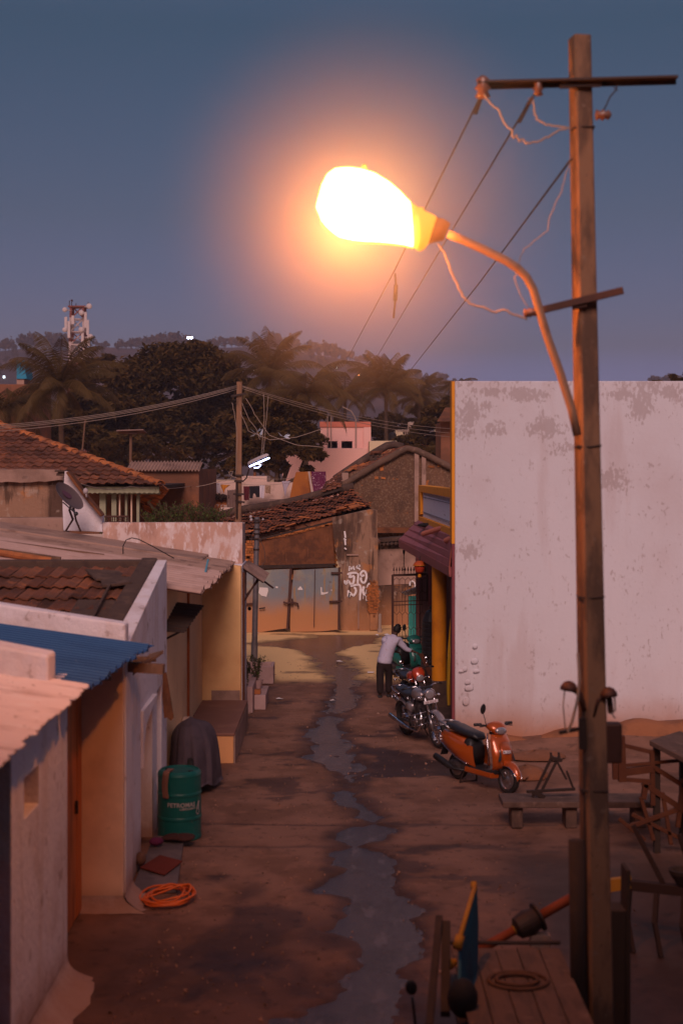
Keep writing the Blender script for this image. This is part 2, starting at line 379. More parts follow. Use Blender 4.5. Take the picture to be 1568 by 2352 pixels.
# ---------------------------------------------------------------- noise for meshes
def vnoise(x, y, seed=0):
    xi = np.floor(x).astype(int); yi = np.floor(y).astype(int); xf = x-xi; yf = y-yi
    def h(a, b):
        n = (a*374761393 + b*668265263 + seed*1442695041) & 0xffffffff
        n = ((n ^ (n >> 13))*1274126177) & 0xffffffff
        return ((n ^ (n >> 16)) & 0xffff)/65535.0
    u = xf*xf*(3-2*xf); v = yf*yf*(3-2*yf)
    return (h(xi,yi)*(1-u)+h(xi+1,yi)*u)*(1-v)+(h(xi,yi+1)*(1-u)+h(xi+1,yi+1)*u)*v
def fbm(x, y, sc, seed=0, octv=4):
    s = 0; a = .5; t = 0
    for i in range(octv):
        s = s+a*vnoise(x*sc*2**i, y*sc*2**i, seed+i*7); t += a; a *= .55
    return s/t
def sst(x, a, b):
    t = np.clip((x-a)/(b-a), 0, 1); return t*t*(3-2*t)

# ---------------------------------------------------------------- ground with the drain running down the lane
STREAM = [(1459,722,883),(1477,560,868),(1494,678,775),(1509,710,807),(1538,719,833),(1559,751,839),(1582,760,824),(1606,739,839),(1629,739,810),(1656,716,795),
 (1679,698,804),(1711,690,813),(1744,692,845),(1767,760,862),(1787,766,827),(1817,757,827),(1846,757,862),(1870,795,883),(1882,828,906),(1901,782,913),(1935,743,879),
 (1960,757,879),(1986,762,928),(2023,757,935),(2047,697,952),(2071,757,984),(2120,752,988),(2169,777,984),(2198,806,981),(2217,765,979),(2266,752,976),(2315,660,964),(2352,600,960)]
DAMP = [(1716,812,850),(1726,822,905),(1738,835,960),(1750,845,1030),(1762,850,1120)]
DAMP2 = [(1762,850,890),(1770,850,1035),(1778,840,1100),(1786,790,850)]
def edges(tab):
    Y = np.array([GY(v) for v,_,_ in tab]); a = np.array([(l-U0)/F*GY(v) for v,l,_ in tab]); b = np.array([(r-U0)/F*GY(v) for v,_,r in tab])
    o = np.argsort(Y); return Y[o], a[o], b[o]
def bandmask(X, Y, tab, soft, jag, seed, grow=0):
    ys, a, b = edges(tab)
    n = (fbm(X, Y, 2.6, seed, 5)-.5)*jag; Yn = Y+(fbm(X, Y, 1.1, seed+3, 3)-.5)*1.2
    l = np.interp(Yn, ys, a)-grow; r = np.interp(Yn, ys, b)+grow
    dd = np.minimum(X-l, r-X)+n
    m = sst(dd, -soft, soft)*sst(Y, ys[0]-.5, ys[0]-.1)*(1-sst(Y, ys[-1]+.1, ys[-1]+.6))
    return m
xs = np.concatenate([[-1500,-600,-200,-60,-25,-12,-8], np.arange(-5.2, 9.6, .055), [11,14,20,30,60,200,600,1500]])
ys = np.concatenate([[-60,-20,-5,3,7], np.arange(9.4, 30, .06), np.arange(30, 45.5, .10), [46,48,52,60,80,120,250,500,1000,1900]])
GX, GYY = np.meshgrid(xs, ys)
stream = bandmask(GX, GYY, STREAM, .12, .80, 3, -.12)
wet_shade = np.maximum(bandmask(GX, GYY, STREAM, .20, .6, 3, .04)*.8, .9*bandmask(GX, GYY, DAMP, .12, .5, 9))
wet_shade = np.maximum(wet_shade, .9*bandmask(GX, GYY, DAMP2, .10, .4, 19))
patch = sst(fbm(GX*.9, GYY*.6, .55, 31, 5), .56, .66)*(GYY < 17.5)*(GX < 1.5)*(GX > -2.3)
patch2 = sst(fbm(GX, GYY*1.6, 1.1, 57, 5), .64, .70)
cart = sst(GX, 1.6, 2.4)*(1-sst(GYY, 17.5, 19.5))  # shade around the right-hand clutter, painted into the ground darkening
near = (1-sst(GYY+(fbm(GX, GYY, .7, 91, 4)-.5)*5, 13.5, 17.0))*(.55+.45*sst(fbm(GX, GYY*.8, .9, 63, 5), .40, .58))  # shade of the near lane painted as darkening, together with its real damp
wet_shade = np.clip(np.maximum(wet_shade, np.maximum(near, np.maximum(patch*.75, np.maximum(patch2*.65, cart*.85)))), 0, 1)
far = 1-sst(GYY, 45.4, 48)
Z = (fbm(GX, GYY, 3.0, 5, 5)-.5)*.022*far + (fbm(GX, GYY, .5, 8, 3)-.5)*.03*far
Z = Z*sst(9.6-np.abs(GX), 0, 1.0)*sst(GYY, 8, 10)
Z = Z - stream*(.050+.03*(fbm(GX, GYY*.6, 3.5, 41, 4)-.5)*2)
Z = Z + sst(GYY, 24.6, 26.2)*sst(GX, 2.7, 6.5)*.36*(1-sst(GX, 9, 14)) + .05*sst(GX, 2.3, 3.2)*sst(GYY, 25.0, 25.5)*(GYY < 26.4)*(1-sst(GX, 9, 14))
Z = np.where((GX > 2.2) & (GYY > 26.5), np.minimum(Z, .1), Z)
# two thin concrete joints across the lane, seen as dark lines
for yy in (GY(1893), GY(1944)):
    Z = Z-.012*np.exp(-((GYY-yy-.03*np.sin(GX*2))/.03)**2)
    wet_shade = np.maximum(wet_shade, .8*np.exp(-((GYY-yy-.03*np.sin(GX*2))/.035)**2)*(GX > -2.2)*(GX < 3))
sand = sst(GYY+(fbm(GX, GYY, .8, 77, 4)-.5)*1.2, 32.6, 34.0)
nx, ny = len(xs), len(ys)
verts = np.stack([GX, GYY, Z], -1).reshape(-1, 3)
idx = np.arange(nx*ny).reshape(ny, nx)
fc = np.stack([idx[:-1,:-1], idx[:-1,1:], idx[1:,1:], idx[1:,:-1]], -1).reshape(-1, 4)
me = bpy.data.meshes.new('ground'); me.vertices.add(len(verts)); me.vertices.foreach_set('co', verts.ravel())
me.loops.add(fc.size); me.loops.foreach_set('vertex_index', fc.ravel()); me.polygons.add(len(fc))
me.polygons.foreach_set('loop_start', np.arange(0, fc.size, 4)); me.update(calc_edges=True)
me.polygons.foreach_set('use_smooth', [True]*len(fc))
for nm, arr in (('wet_shade', wet_shade), ('sand', sand)):
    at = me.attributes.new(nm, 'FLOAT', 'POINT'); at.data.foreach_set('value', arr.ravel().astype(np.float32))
ground = bpy.data.objects.new('ground', me); COL.objects.link(ground); tag(ground, kind='structure')
def ground_mat():
    m = M('packed_earth', (.26,.130,.088), .93, [((.17,.08,.05), .9, .42, .60, .85), ((.34,.16,.10), 2.6, .52, .70, .6), ((.12,.06,.04), 5, .56, .66, .7), ((.36,.20,.14), 22, .62, .70, .5)], (34,.55,.012))
    nt = m.node_tree; N = nt.nodes; L = nt.links; bs = N['Principled BSDF']
    src = bs.inputs['Base Color'].links[0].from_socket
    def att(n):
        a = N.new('ShaderNodeAttribute'); a.attribute_name = n; return a.outputs['Fac']
    def mix(a, b, f):
        x = N.new('ShaderNodeMix'); x.data_type = 'RGBA'; L.new(f, x.inputs[0])
        L.new(a, x.inputs[6]) if hasattr(a, 'is_linked') else setattr(x.inputs[6], 'default_value', (*a, 1))
        x.inputs[7].default_value = (*b, 1); return x.outputs[2]
    c = mix(src, (.84,.54,.24), att('sand'))
    dk = N.new('ShaderNodeMix'); dk.data_type = 'RGBA'; dk.blend_type = 'MULTIPLY'; L.new(att('wet_shade'), dk.inputs[0]); L.new(c, dk.inputs[6]); dk.inputs[7].default_value = (.17,.145,.155,1)
    L.new(dk.outputs[2], bs.inputs['Base Color'])
    r = N.new('ShaderNodeMapRange'); L.new(att('wet_shade'), r.inputs[0]); r.inputs[3].default_value = .93; r.inputs[4].default_value = .52
    L.new(r.outputs[0], bs.inputs['Roughness'])
    return m
me.materials.append(ground_mat())

# the water itself: a thin sheet lying in the channel
ysw, aw, bw = edges(STREAM)
mb = MB(); yy = np.linspace(ysw[0]-.1, ysw[-1]+.3, 160)
L_ = [np.interp(y, ysw, aw)-.55 for y in yy]; R_ = [np.interp(y, ysw, bw)+.55 for y in yy]
k = 10
mb.add([(L_[i]+(R_[i]-L_[i])*j/k, yy[i], -.030) for i in range(len(yy)) for j in range(k+1)], [(i*(k+1)+j, i*(k+1)+j+1, (i+1)*(k+1)+j+1, (i+1)*(k+1)+j) for i in range(len(yy)-1) for j in range(k)])
WATER = M('drain_water', (.075,.052,.050), .13, [((.05,.03,.022), 1.6, .52, .62, .8, (1,.6,1)), ((.16,.12,.12), 5, .55, .66, .6, (1,.35,1))], (11,.5,.04), spec=.6)
solo(mb, 'water', WATER, kind='structure', smooth=True, base=(0,27,-.05))
mb = MB(); Rg = random.Random(17)
for i in range(2600):
    y = 11+26*Rg.random()**1.4; x = Rg.gauss(.2, 1.5)
    if not (-2.2 < x < 4.5) or (x > 1.9 and y > 25.6): continue
    if Rg.random() < .35: x = -1.9+Rg.gauss(0,.12) if Rg.random() < .6 else 1.9+Rg.gauss(0,.2)
    ix = int(np.searchsorted(xs, x)); iy = int(np.searchsorted(ys, y)); z = float(Z[iy, ix]); s = Rg.uniform(.006,.02)*(1.8 if Rg.random() < .06 else 1)
    e = Euler((Rg.random()*3, Rg.random()*3, Rg.random()*3)).to_matrix()
    vs = [Vector((x,y,z+s*.3))+e@Vector(q)*s for q in [(1,0,0),(-1,.1,0),(0,.8,0),(0,-.9,.1),(0,0,.6),(0,0,-.6)]]
    mb.add(vs, [(0,2,4),(2,1,4),(1,3,4),(3,0,4),(2,0,5),(1,2,5),(3,1,5),(0,3,5)], Rg.random())
solo(mb, 'gravel', M('loose_grit', (.30,.17,.12), .95, tint=((.35,.35,.35),(.7,.7,.7),(.95,.9,.9),(1.25,1.2,1.2))), 'loose grit and small pebbles scattered over the lane', 'gravel', kind='stuff', weld=False, base=(0,20,0))

# scraps of litter lying on the far road
PAPER = M('paper_scrap', (.75,.68,.66), .8)
first = None
for i, (u, v) in enumerate([(866,1460),(888,1463),(952,1455),(780,1521),(852,1547),(1002,1534),(640,1607),(888,1459),(765,1611),(590,1456)]):
    Y = GY(v); X = (u-U0)/F*Y; s = random.uniform(.07,.13); mb = MB()
    n = 5; ring = [(X+s*math.cos(2*PI*a/n)*random.uniform(.6,1.2), Y+s*math.sin(2*PI*a/n)*random.uniform(.6,1.2), .012+random.uniform(0,.03)) for a in range(n)]
    mb.add(ring+[(X, Y, .05)], [(a, (a+1) % n, n) for a in range(n)])
    solo(mb, 'litter', PAPER, 'small pale scrap of paper litter lying on the dirt lane', 'litter', 'scraps of litter on the lane', base=(X,Y,0))

# ---------------------------------------------------------------- hill
RIDGE = [(-200,812),(0,806),(60,800),(140,806),(220,799),(300,800),(430,795),(520,800),(560,797),(640,805),(700,812),(760,822),(850,838),(930,866),(1010,893),(1100,905),(1300,900),(1500,890),(1800,890)]
def ridge(u): return np.interp(u, [a for a,_ in RIDGE], [b for _,b in RIDGE])
mb = MB(); D0, D1 = 560.0, 900.0; nu, nv = 160, 26
def hillf(a, b):
    u = -200+a*2000; Yd = D0+(D1-D0)*b*1.0
    top = H-(ridge(u)-V0)/F*D1
    x = (u-U0)/F*D1
    n = float(fbm(np.array([x/60.]), np.array([Yd/60.]), 1.0, 4, 4)[0])-.5
    prof = b**.75
    return (x, Yd+n*30, -2+(top+2)*prof+n*7*min(1, (1-b)*3)*min(1, b*4))
mb.surf(hillf, nu, nv)
HILL = M('scrubby_hillside', (.06,.034,.024), .95, [((.12,.06,.04), .02, .48, .6, .8), ((.04,.026,.018), .06, .5, .62, .8), ((.22,.12,.09), .11, .62, .7, .5)])
hill = solo(mb, 'hill', HILL, kind='structure', smooth=True, base=(0,D0,-2))
# wood along the ridge
mb = MB()
for i in range(760):
    u = random.uniform(-60, 1100) if i < 700 else random.uniform(1440, 1700)
    dens = .5+.5*math.sin(u*.021)+.4*math.sin(u*.05+1)
    if random.random() > .45+.4*dens: continue
    back = random.choice([0,0,0,1]); b = 1.0 if not back else random.uniform(.55, .97)
    x = (u-U0)/F*D1; Yd = D0+(D1-D0)*b
    z = -2+((H-(ridge(u)-V0)/F*D1)+2)*b**.75
    h = random.uniform(1.5, 5.5)*(1.0+.5*max(0, dens))*(1.1 if 500 < u < 900 else .9); r = h*random.uniform(.28,.42)
    if u < 160 and u > 60: h *= 1.5
    for q in range(random.randint(5, 9)):
        c = Vector((x+random.uniform(-.7,.7)*r, Yd+random.uniform(-.4,.4)*r, z+h*random.uniform(.45,1)))
        for kk in range(9):
            cc = c+Vector((random.gauss(0,.38),random.gauss(0,.38),random.gauss(0,.33)))*r
            e = Euler((random.uniform(0,6),random.uniform(0,6),0)).to_matrix(); s = r*random.uniform(.18,.34)
            mb.add([cc+e@Vector((-s,-s,0)), cc+e@Vector((s,-s,0)), cc+e@Vector((s,s,0)), cc+e@Vector((-s,s,0))], [(0,1,2,3)], random.random()*.7)
    mb.box(x-.15, x+.15, Yd-.15, Yd+.15, z-1, z+h*.6, .2)
solo(mb, 'hilltop_wood', LEAFD, 'far-off wood of small dark trees along the hazy hill ridge', 'wood', kind='stuff', weld=False, base=(0,900,60))
# lamps on the hill
LW = emis('far_white_lamp', (.75,.9,1.0), 9); LO = emis('far_orange_lamp', (1.0,.42,.12), 9)
def hill_lamp(u, v, warm, label, Yd=None, r=.55):
    # where this line of sight meets the slope
    if Yd is None:
        Yd = D1
        for b in np.linspace(0, 1, 60):
            y = D0+(D1-D0)*b; zz = -2+((H-(ridge(u)-V0)/F*D1)+2)*b**.75
            if zz > H-(v-V0)/F*y: Yd = y-6; break
    p = P(u, v, Yd); t = thing('hill_lamp', label, 'lamp', (p.x, p.y, p.z-5), group='lamps on the far hill')
    m = MB(); m.tube([(p.x,p.y,p.z-5),(p.x,p.y,p.z-.2)], .09, 5); part(m, 'post', DARKIRON, t)
    m = MB(); m.ell(p, r, 10, 6); part(m, 'lamp_head', LO if warm else LW, t, smooth=True)
for u, v, wm, lb in [(733,831,1,'tiny orange lamp high on the far hill, left of the two ridge lamps'), (772,846,0,'tiny white lamp on the far hill below the ridge, right of the orange one'), (752,857,0,'tiny white lamp low on the far hill beside the palms'),
    (824,861,1,'small dim orange lamp rightmost on the far hill'), (619,846,1,'orange lamp seen through the fronds of the tall palm'), (583,850,0,'white lamp left of the tall palm'), (10,866,0,'white lamp at the far left foot of the hill'),
    (68,861,0,'faint white lamp near the blue tank on the left'), (183,857,0,'white lamp seen behind the telecom tower'), (264,854,1,'orange lamp between the tower and the round tree')]:
    hill_lamp(u, v, wm, lb)
p = P(437, 776, 800); t = thing('floodlight_mast', 'bright bluish white floodlight pair above the round tree', 'floodlight', (p.x, p.y, p.z-16))
m = MB(); m.tube([(p.x,p.y,p.z-16),(p.x,p.y,p.z)], .2, 6); part(m, 'mast', DARKIRON, t)
FLB = emis('cold_floodlight', (.62,.68,1.0), 14)
for dx in (-.95, .75):
    m = MB(); m.ell((p.x+dx, p.y-.3, p.z), (.85,.3,.7), 12, 6); part(m, 'lamp_head', FLB, t, smooth=True)

# ---------------------------------------------------------------- trees
def rv(s=1.0): return Vector((random.gauss(0,s), random.gauss(0,s), random.gauss(0,s)))
def leafcloud(mb, c, rad, n, size, shell=.55, droop=.0, t0=0):
    for i in range(n):
        d = rv().normalized(); rr = shell+(1-shell)*random.random()**.6
        q = c+Vector((d.x*rad[0], d.y*rad[1], d.z*rad[2]))*rr
        if d.z < -.25 and random.random() < .5: continue
        e = Euler((random.uniform(-.9,.9), random.uniform(-.9,.9), random.uniform(0,6.28))).to_matrix()
        s = size*random.uniform(.6, 1.3); a = s*random.uniform(.35,.6)
        t = min(1, max(0, random.gauss(.38+t0, .2)))
        mb.add([q+e@Vector((-s,0,-droop*s)), q+e@Vector((0,-a,0)), q+e@Vector((s,0,-droop*s)), q+e@Vector((0,a,0))], [(0,1,2,3)], t)
def limb(mb, p, q, r0, r1, n=7, wob=.3):
    k = 5; pts = []; rs = []
    for i in range(k+1):
        f = i/k; o = Vector((random.uniform(-1,1),random.uniform(-1,1),0))*wob*math.sin(PI*f)
        pts.append(Vector(p).lerp(Vector(q), f)+o); rs.append(r0+(r1-r0)*f)
    mb.tube(pts, rs, n)
def tree(name, label, base, blobs, n, size, trunk_r, mat=LEAFD, cat='tree', group=None, gap=None):
    t = thing(name, label, cat, base, group=group); b = Vector(base)
    tops = [Vector(c) for c, _ in blobs]; zc = min(c.z for c in tops)
    fork = Vector((b.x, b.y, b.z+(zc-b.z)*.55)); mb = MB()
    limb(mb, b, fork, trunk_r, trunk_r*.75, 10, .15)
    for c in tops: limb(mb, fork, c, trunk_r*.45, trunk_r*.12, 7, .5)
    part(mb, 'trunk', BARK, t, smooth=True, weld=False)
    mb = MB(); vol = sum(r[0]*r[2] for _, r in blobs)
    for c, r in blobs:
        m = int(n*r[0]*r[2]/vol); k = max(6, m//110)
        # sub-clumps on the blob's surface make light and dark lobes
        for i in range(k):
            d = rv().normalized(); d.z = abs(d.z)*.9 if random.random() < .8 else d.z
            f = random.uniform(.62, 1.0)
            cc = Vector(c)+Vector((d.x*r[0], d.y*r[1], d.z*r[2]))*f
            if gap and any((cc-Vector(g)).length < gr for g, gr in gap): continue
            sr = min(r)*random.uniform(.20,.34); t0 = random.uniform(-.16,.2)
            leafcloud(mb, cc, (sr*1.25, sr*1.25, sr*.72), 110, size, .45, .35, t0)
    part(mb, 'crown', mat, t, weld=False)
    return t
def PB(u, v, Y, ru, rv_, ry=None):
    s = Y/F; return (P(u, v, Y), (ru*s, (ry or ru)*s, rv_*s))
YT = 112.0
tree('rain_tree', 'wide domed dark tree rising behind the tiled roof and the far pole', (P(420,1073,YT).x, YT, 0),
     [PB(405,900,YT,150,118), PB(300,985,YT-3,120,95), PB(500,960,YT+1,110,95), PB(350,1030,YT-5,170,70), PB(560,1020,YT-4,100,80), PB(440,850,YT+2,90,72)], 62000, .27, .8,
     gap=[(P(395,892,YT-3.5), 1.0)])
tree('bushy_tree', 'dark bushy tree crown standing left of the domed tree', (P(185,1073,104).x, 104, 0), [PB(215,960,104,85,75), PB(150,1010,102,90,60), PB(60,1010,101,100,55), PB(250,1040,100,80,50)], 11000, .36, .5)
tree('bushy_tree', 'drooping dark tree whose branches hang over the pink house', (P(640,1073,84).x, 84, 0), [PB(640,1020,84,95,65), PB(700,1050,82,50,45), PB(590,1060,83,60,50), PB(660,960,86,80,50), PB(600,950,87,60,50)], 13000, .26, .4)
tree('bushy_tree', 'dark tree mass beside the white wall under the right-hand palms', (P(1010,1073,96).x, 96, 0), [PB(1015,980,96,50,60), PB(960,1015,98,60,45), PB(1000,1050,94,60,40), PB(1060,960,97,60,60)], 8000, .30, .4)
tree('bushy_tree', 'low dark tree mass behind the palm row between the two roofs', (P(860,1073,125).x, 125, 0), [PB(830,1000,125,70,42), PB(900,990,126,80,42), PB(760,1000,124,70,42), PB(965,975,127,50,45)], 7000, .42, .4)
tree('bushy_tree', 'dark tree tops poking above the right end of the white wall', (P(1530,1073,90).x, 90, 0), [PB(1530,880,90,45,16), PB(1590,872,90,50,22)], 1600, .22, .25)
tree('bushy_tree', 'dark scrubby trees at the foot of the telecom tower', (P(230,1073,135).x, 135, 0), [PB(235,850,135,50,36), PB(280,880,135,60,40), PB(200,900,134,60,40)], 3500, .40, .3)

def palm(label, u, v, Y, L, n=22, lean=0.0, seed=1, up=.75):
    """crown centre seen at (u, v), fronds L metres long"""
    R = random.Random(seed); c = P(u, v, Y); b = Vector((c.x+lean, Y, 0))
    t = thing('coconut_palm', label, 'palm tree', b, group='coconut palms behind the roofs')
    mb = MB(); pts = [b.lerp(c, i/9)+Vector((math.sin(i/9*PI)*lean*-.3, 0, 0)) for i in range(10)]
    mb.tube(pts, [.24-.013*i for i in range(10)], 9); part(mb, 'trunk', BARK, t, smooth=True)
    for i in range(n):
        mb = MB()
        az = 2*PI*(i*.381966) + R.uniform(-.2,.2); el = up*1.45*(1-i/n)**.8 - .55*(i/n) + R.uniform(-.12,.12)
        el = min(el, 1.35); ln = L*R.uniform(.85,1.1); k = 20; p = Vector(c); rach = [p.copy()]
        dirh = Vector((math.cos(az), math.sin(az), 0)); a = el
        for s in range(k):
            a -= (1.9/k)*(s/k)**.8*(1.0+.3*math.cos(el)) ; stp = ln/k
            p = p+(dirh*math.cos(a)+Vector((0,0,math.sin(a))))*stp; rach.append(p.copy())
        mb.tube(rach, [.05*(1-s/(k+2)) for s in range(k+1)], 5, .75)
        side = dirh.cross(Vector((0,0,1))).normalized(); tt = min(1, max(0, R.gauss(.45,.16)))
        for s in range(2, int(k*2.6)):
            f = s/(k*2.6); j = min(k-1, int(f*k)); q = rach[j].lerp(rach[j+1], f*k-j); d = (rach[j+1]-rach[j]).normalized()
            ll = L*.26*math.sin(PI*min(1, f*.86+.12))**.7
            for sg in (-1, 1):
                drop = Vector((0,0,-1))*(.45+.5*f+R.uniform(-.1,.2)); dd = (side*sg*.85+d*.65+drop).normalized()
                w_ = d*.017*L/3.5; m_ = q+dd*ll*.5; e_ = q+dd*ll+Vector((0,0,-.12*ll))
                mb.add([q-w_, q+w_, m_+w_*1.2, e_, m_-w_*1.2], [(0,1,2,3,4)], min(1, max(0, tt+R.uniform(-.12,.12))))
        part(mb, 'frond', PALML, t, weld=False)
    return t
palm('big coconut palm at the left in front of the telecom tower', 140, 884, 84, 4.0, 26, .5, 3, .95)
palm('coconut palm cut by the left edge above the tiled roof', 20, 930, 88, 3.8, 20, 0, 13, .5)
palm('tallest coconut palm in the middle rising against the hill', 620, 862, 104, 4.1, 26, -.6, 5, 1.1)
palm('coconut palm right of the tallest with fronds hanging by the pink house', 700, 905, 92, 3.9, 24, .3, 6, .7)
palm('coconut palm left of the pair in the middle of the palm row', 792, 905, 118, 3.5, 22, 0, 7, .85)
palm('coconut palm with upright crown left of the white wall', 886, 892, 108, 3.8, 26, .2, 8, 1.1)
palm('small coconut palm between the upright palm and the white wall', 962, 914, 120, 3.3, 22, 0, 9, .95)
palm('coconut palm peeping over the corner of the white wall', 1050, 884, 118, 1.9, 16, 0, 10, .5)
# ---------------------------------------------------------------- building helpers
def fpoly(mb, pts, Y, depth, t=.5):
    """a wall facing the street end, outlined by what the photograph shows, at distance Y with real thickness"""
    return mb.prism([P(u, v, Y) for u, v in pts], (0, depth, 0), t)
def X_(u, Y): return (u-U0)/F*Y
def Z_(v, Y): return H-(v-V0)/F*Y
def tile_roof(mb, a0, a1, b0, b1, rows, cols, clip=None, amp=.03, step=.045, sag=.02, seed=0, miss=.0):
    """clay tiles between the upper edge a0-a1 and the eave b0-b1; each tile is an arched, tilted piece overlapping the one below"""
    R = random.Random(seed); a0,a1,b0,b1 = map(Vector, (a0,a1,b0,b1))
    def pt(s, q): return a0.lerp(a1, s).lerp(b0.lerp(b1, s), q)
    nrm = (a1-a0).cross(b0-a0).normalized()
    if nrm.z < 0: nrm = -nrm
    for r in range(rows):
        for c in range(cols):
            s0, s1 = c/cols, (c+1)/cols; q0, q1 = r/rows, (r+1.18)/rows
            if clip and not clip((s0+s1)/2, (q0+(r+1)/rows)/2): continue
            if R.random() < miss: continue
            t = min(1, max(0, R.gauss(.55, .24))); jz = R.uniform(-.006,.010)+R.gauss(0, sag*.3); js = R.uniform(-.12,.12)/cols*.3
            ws = [0,.16,.34,.52,.70,.86,1.0]; hs = [0,.75,1,.55,.12,.25,.15]
            up = [pt(s0+(s1-s0)*w_*1.02+js, q0)+nrm*(h_*amp+jz) for w_, h_ in zip(ws, hs)]
            lo = [pt(s0+(s1-s0)*w_*1.02+js, min(q1, 1.03))+nrm*(h_*amp+step+jz) for w_, h_ in zip(ws, hs)]
            un = [p-nrm*.022 for p in lo]; n = len(ws)
            mb.add(up+lo+un, [(i, i+1, n+i+1, n+i) for i in range(n-1)]+[(n+i, n+i+1, 2*n+i+1, 2*n+i) for i in range(n-1)], t)
def corr(mb, a0, a1, b0, b1, waves, amp, across='v', th=.012, jag=0, seed=0):
    """corrugated sheet between the edges a0-a1 (top) and b0-b1 (bottom); ridges run from top to bottom"""
    a0,a1,b0,b1 = map(Vector, (a0,a1,b0,b1)); nrm = (a1-a0).cross(b0-a0).normalized(); R = random.Random(seed)
    if nrm.z < 0: nrm = -nrm
    nu = waves*8; nv = 8; js = [R.uniform(-jag, jag) for _ in range(nu//8+2)]
    def top(s, q):
        qq = q*(1+(js[int(s*(len(js)-2))] if q > .9 else 0))
        return a0.lerp(a1, s).lerp(b0.lerp(b1, s), qq)+nrm*(math.sin(s*waves*2*PI)*amp)
    k0 = len(mb.t); mb.surf(top, nu, nv); mb.surf(lambda s, q: top(s, q)-nrm*th, nu, nv)
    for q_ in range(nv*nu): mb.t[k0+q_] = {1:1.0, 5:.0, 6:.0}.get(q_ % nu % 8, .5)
    base = len(mb.v)-2*(nu+1)*(nv+1); W = nu+1; o = W*(nv+1)
    fs = [(base+i, base+i+1, base+o+i+1, base+o+i) for i in range(nu)]+[(base+nv*W+i, base+nv*W+i+1, base+o+nv*W+i+1, base+o+nv*W+i) for i in range(nu)]
    fs += [(base+j*W, base+(j+1)*W, base+o+(j+1)*W, base+o+j*W) for j in range(nv)]+[(base+j*W+nu, base+(j+1)*W+nu, base+o+(j+1)*W+nu, base+o+j*W+nu) for j in range(nv)]
    mb.f += fs; mb.t += [.5]*len(fs)
def rough_outline(pts, step, amp, seed):
    R = random.Random(seed); out = []
    for i in range(len(pts)):
        a, b = pts[i], pts[(i+1) % len(pts)]; n = max(1, int(math.dist(a, b)/step))
        for j in range(n):
            f = j/n; k = amp if j else 0
            out.append((a[0]+(b[0]-a[0])*f+R.uniform(-k,k), a[1]+(b[1]-a[1])*f+R.uniform(-k,k)))
    return out

# ================================================================ telecom tower
YT_ = 165.0; s_ = YT_/F
tp = P(180, 1073, YT_)
tw = thing('telecom_tower', 'rusty lattice telecom tower with white dishes and panel aerials', 'telecom tower', (tp.x, YT_, 0))
mb = MB(); zt = Z_(705, YT_); cx = tp.x
def tow(w, z, sx, sy): return Vector((cx+sx*w, YT_+sy*w, z))
lev = np.linspace(0, zt, 17); wd = lambda z: 1.25-.55*z/zt
for sx in (-1,1):
    for sy in (-1,1): mb.bar(tow(wd(0),0,sx,sy), tow(wd(zt),zt,sx,sy), .24, .24)
for i in range(len(lev)-1):
    z0, z1 = lev[i], lev[i+1]; w0, w1 = wd(z0), wd(z1)
    cs = [(-1,-1),(1,-1),(1,1),(-1,1)]
    for k in range(4):
        a, b = cs[k], cs[(k+1) % 4]
        mb.bar(tow(w0,z0,*a), tow(w1,z1,*b), .13, .13); mb.bar(tow(w1,z1,*a), tow(w1,z1,*b), .13, .13)
mb.box(cx-1.0, cx+1.0, YT_-1.0, YT_+1.0, zt-.1, zt+.05)
part(mb, 'lattice', M('tower_paint', (.20,.06,.045), .7, [((.55,.5,.5), .18, .5, .52, .7, (.01,.01,1))]), tw)
WHT = M('aerial_white', (.50,.44,.45), .6)
for (u, v, h) in [(152,745,34),(159,757,38),(197,735,36),(202,752,34),(190,775,24),(204,782,26),(168,735,20)]:
    p = P(u, v, YT_-1.4); mb = MB(); mb.box(p.x-.16, p.x+.16, p.y-.1, p.y+.1, p.z-h*s_/2, p.z+h*s_/2); mb.bar((p.x,p.y,p.z), (cx+(.7 if p.x>cx else -.7), YT_-.6, p.z), .08, .08)
    part(mb, 'panel_aerial', WHT, tw, bev=.03)
for (u, v, r) in [(205,703,6.2),(187,718,6),(149,711,5.5),(187,757,6),(149,757,5.5),(208,773,6),(165,690,2.2)]:
    p = P(u, v, YT_-1.7); mb = MB(); R_ = r*s_
    mb.lathe([(0,.12),(R_*.6,.09),(R_,0),(R_*.96,-.25),(0,-.3)], p, (0,-1,0), 18); mb.bar((p.x,p.y+.2,p.z), (cx+(.6 if p.x>cx else -.6), YT_-.6, p.z), .1, .1)
    part(mb, 'dish', WHT if r > 3 else IRON, tw, smooth=False)
mb = MB()
for u, v0_, v1_ in [(160,705,690),(165,705,694),(175,705,697),(203,703,694)]:
    p = P(u, v0_, YT_); q = P(u, v1_, YT_); mb.tube([p, q], .05, 5)
part(mb, 'whip_aerials', DARKIRON, tw)
# blue tank cloth to the left of the tower
mb = MB(); Yb = 92; fpoly(mb, [(39,828),(56,828),(62,870),(39,870)], Yb, 2.0)
bl = thing('blue_water_tank', 'bright blue box-like rooftop tank half hidden by the left palm', 'water tank', (X_(48,Yb), Yb, Z_(884,Yb)))
part(mb, 'tank', M('bright_blue_paint', (.01,.25,.42), .5), bl)
mb = MB(); fpoly(mb, [(39,870.5),(56,870.5),(56,884),(39,884)], Yb+.1, 1.8); part(mb, 'stand', CONC, bl)
mb = MB(); mb.box(X_(-40,Yb), X_(75,Yb), Yb-1, Yb+6, 0, Z_(884,Yb)-.02)
solo(mb, 'far_house', MUD, 'dark house block under the bright blue tank behind the palms', 'house')

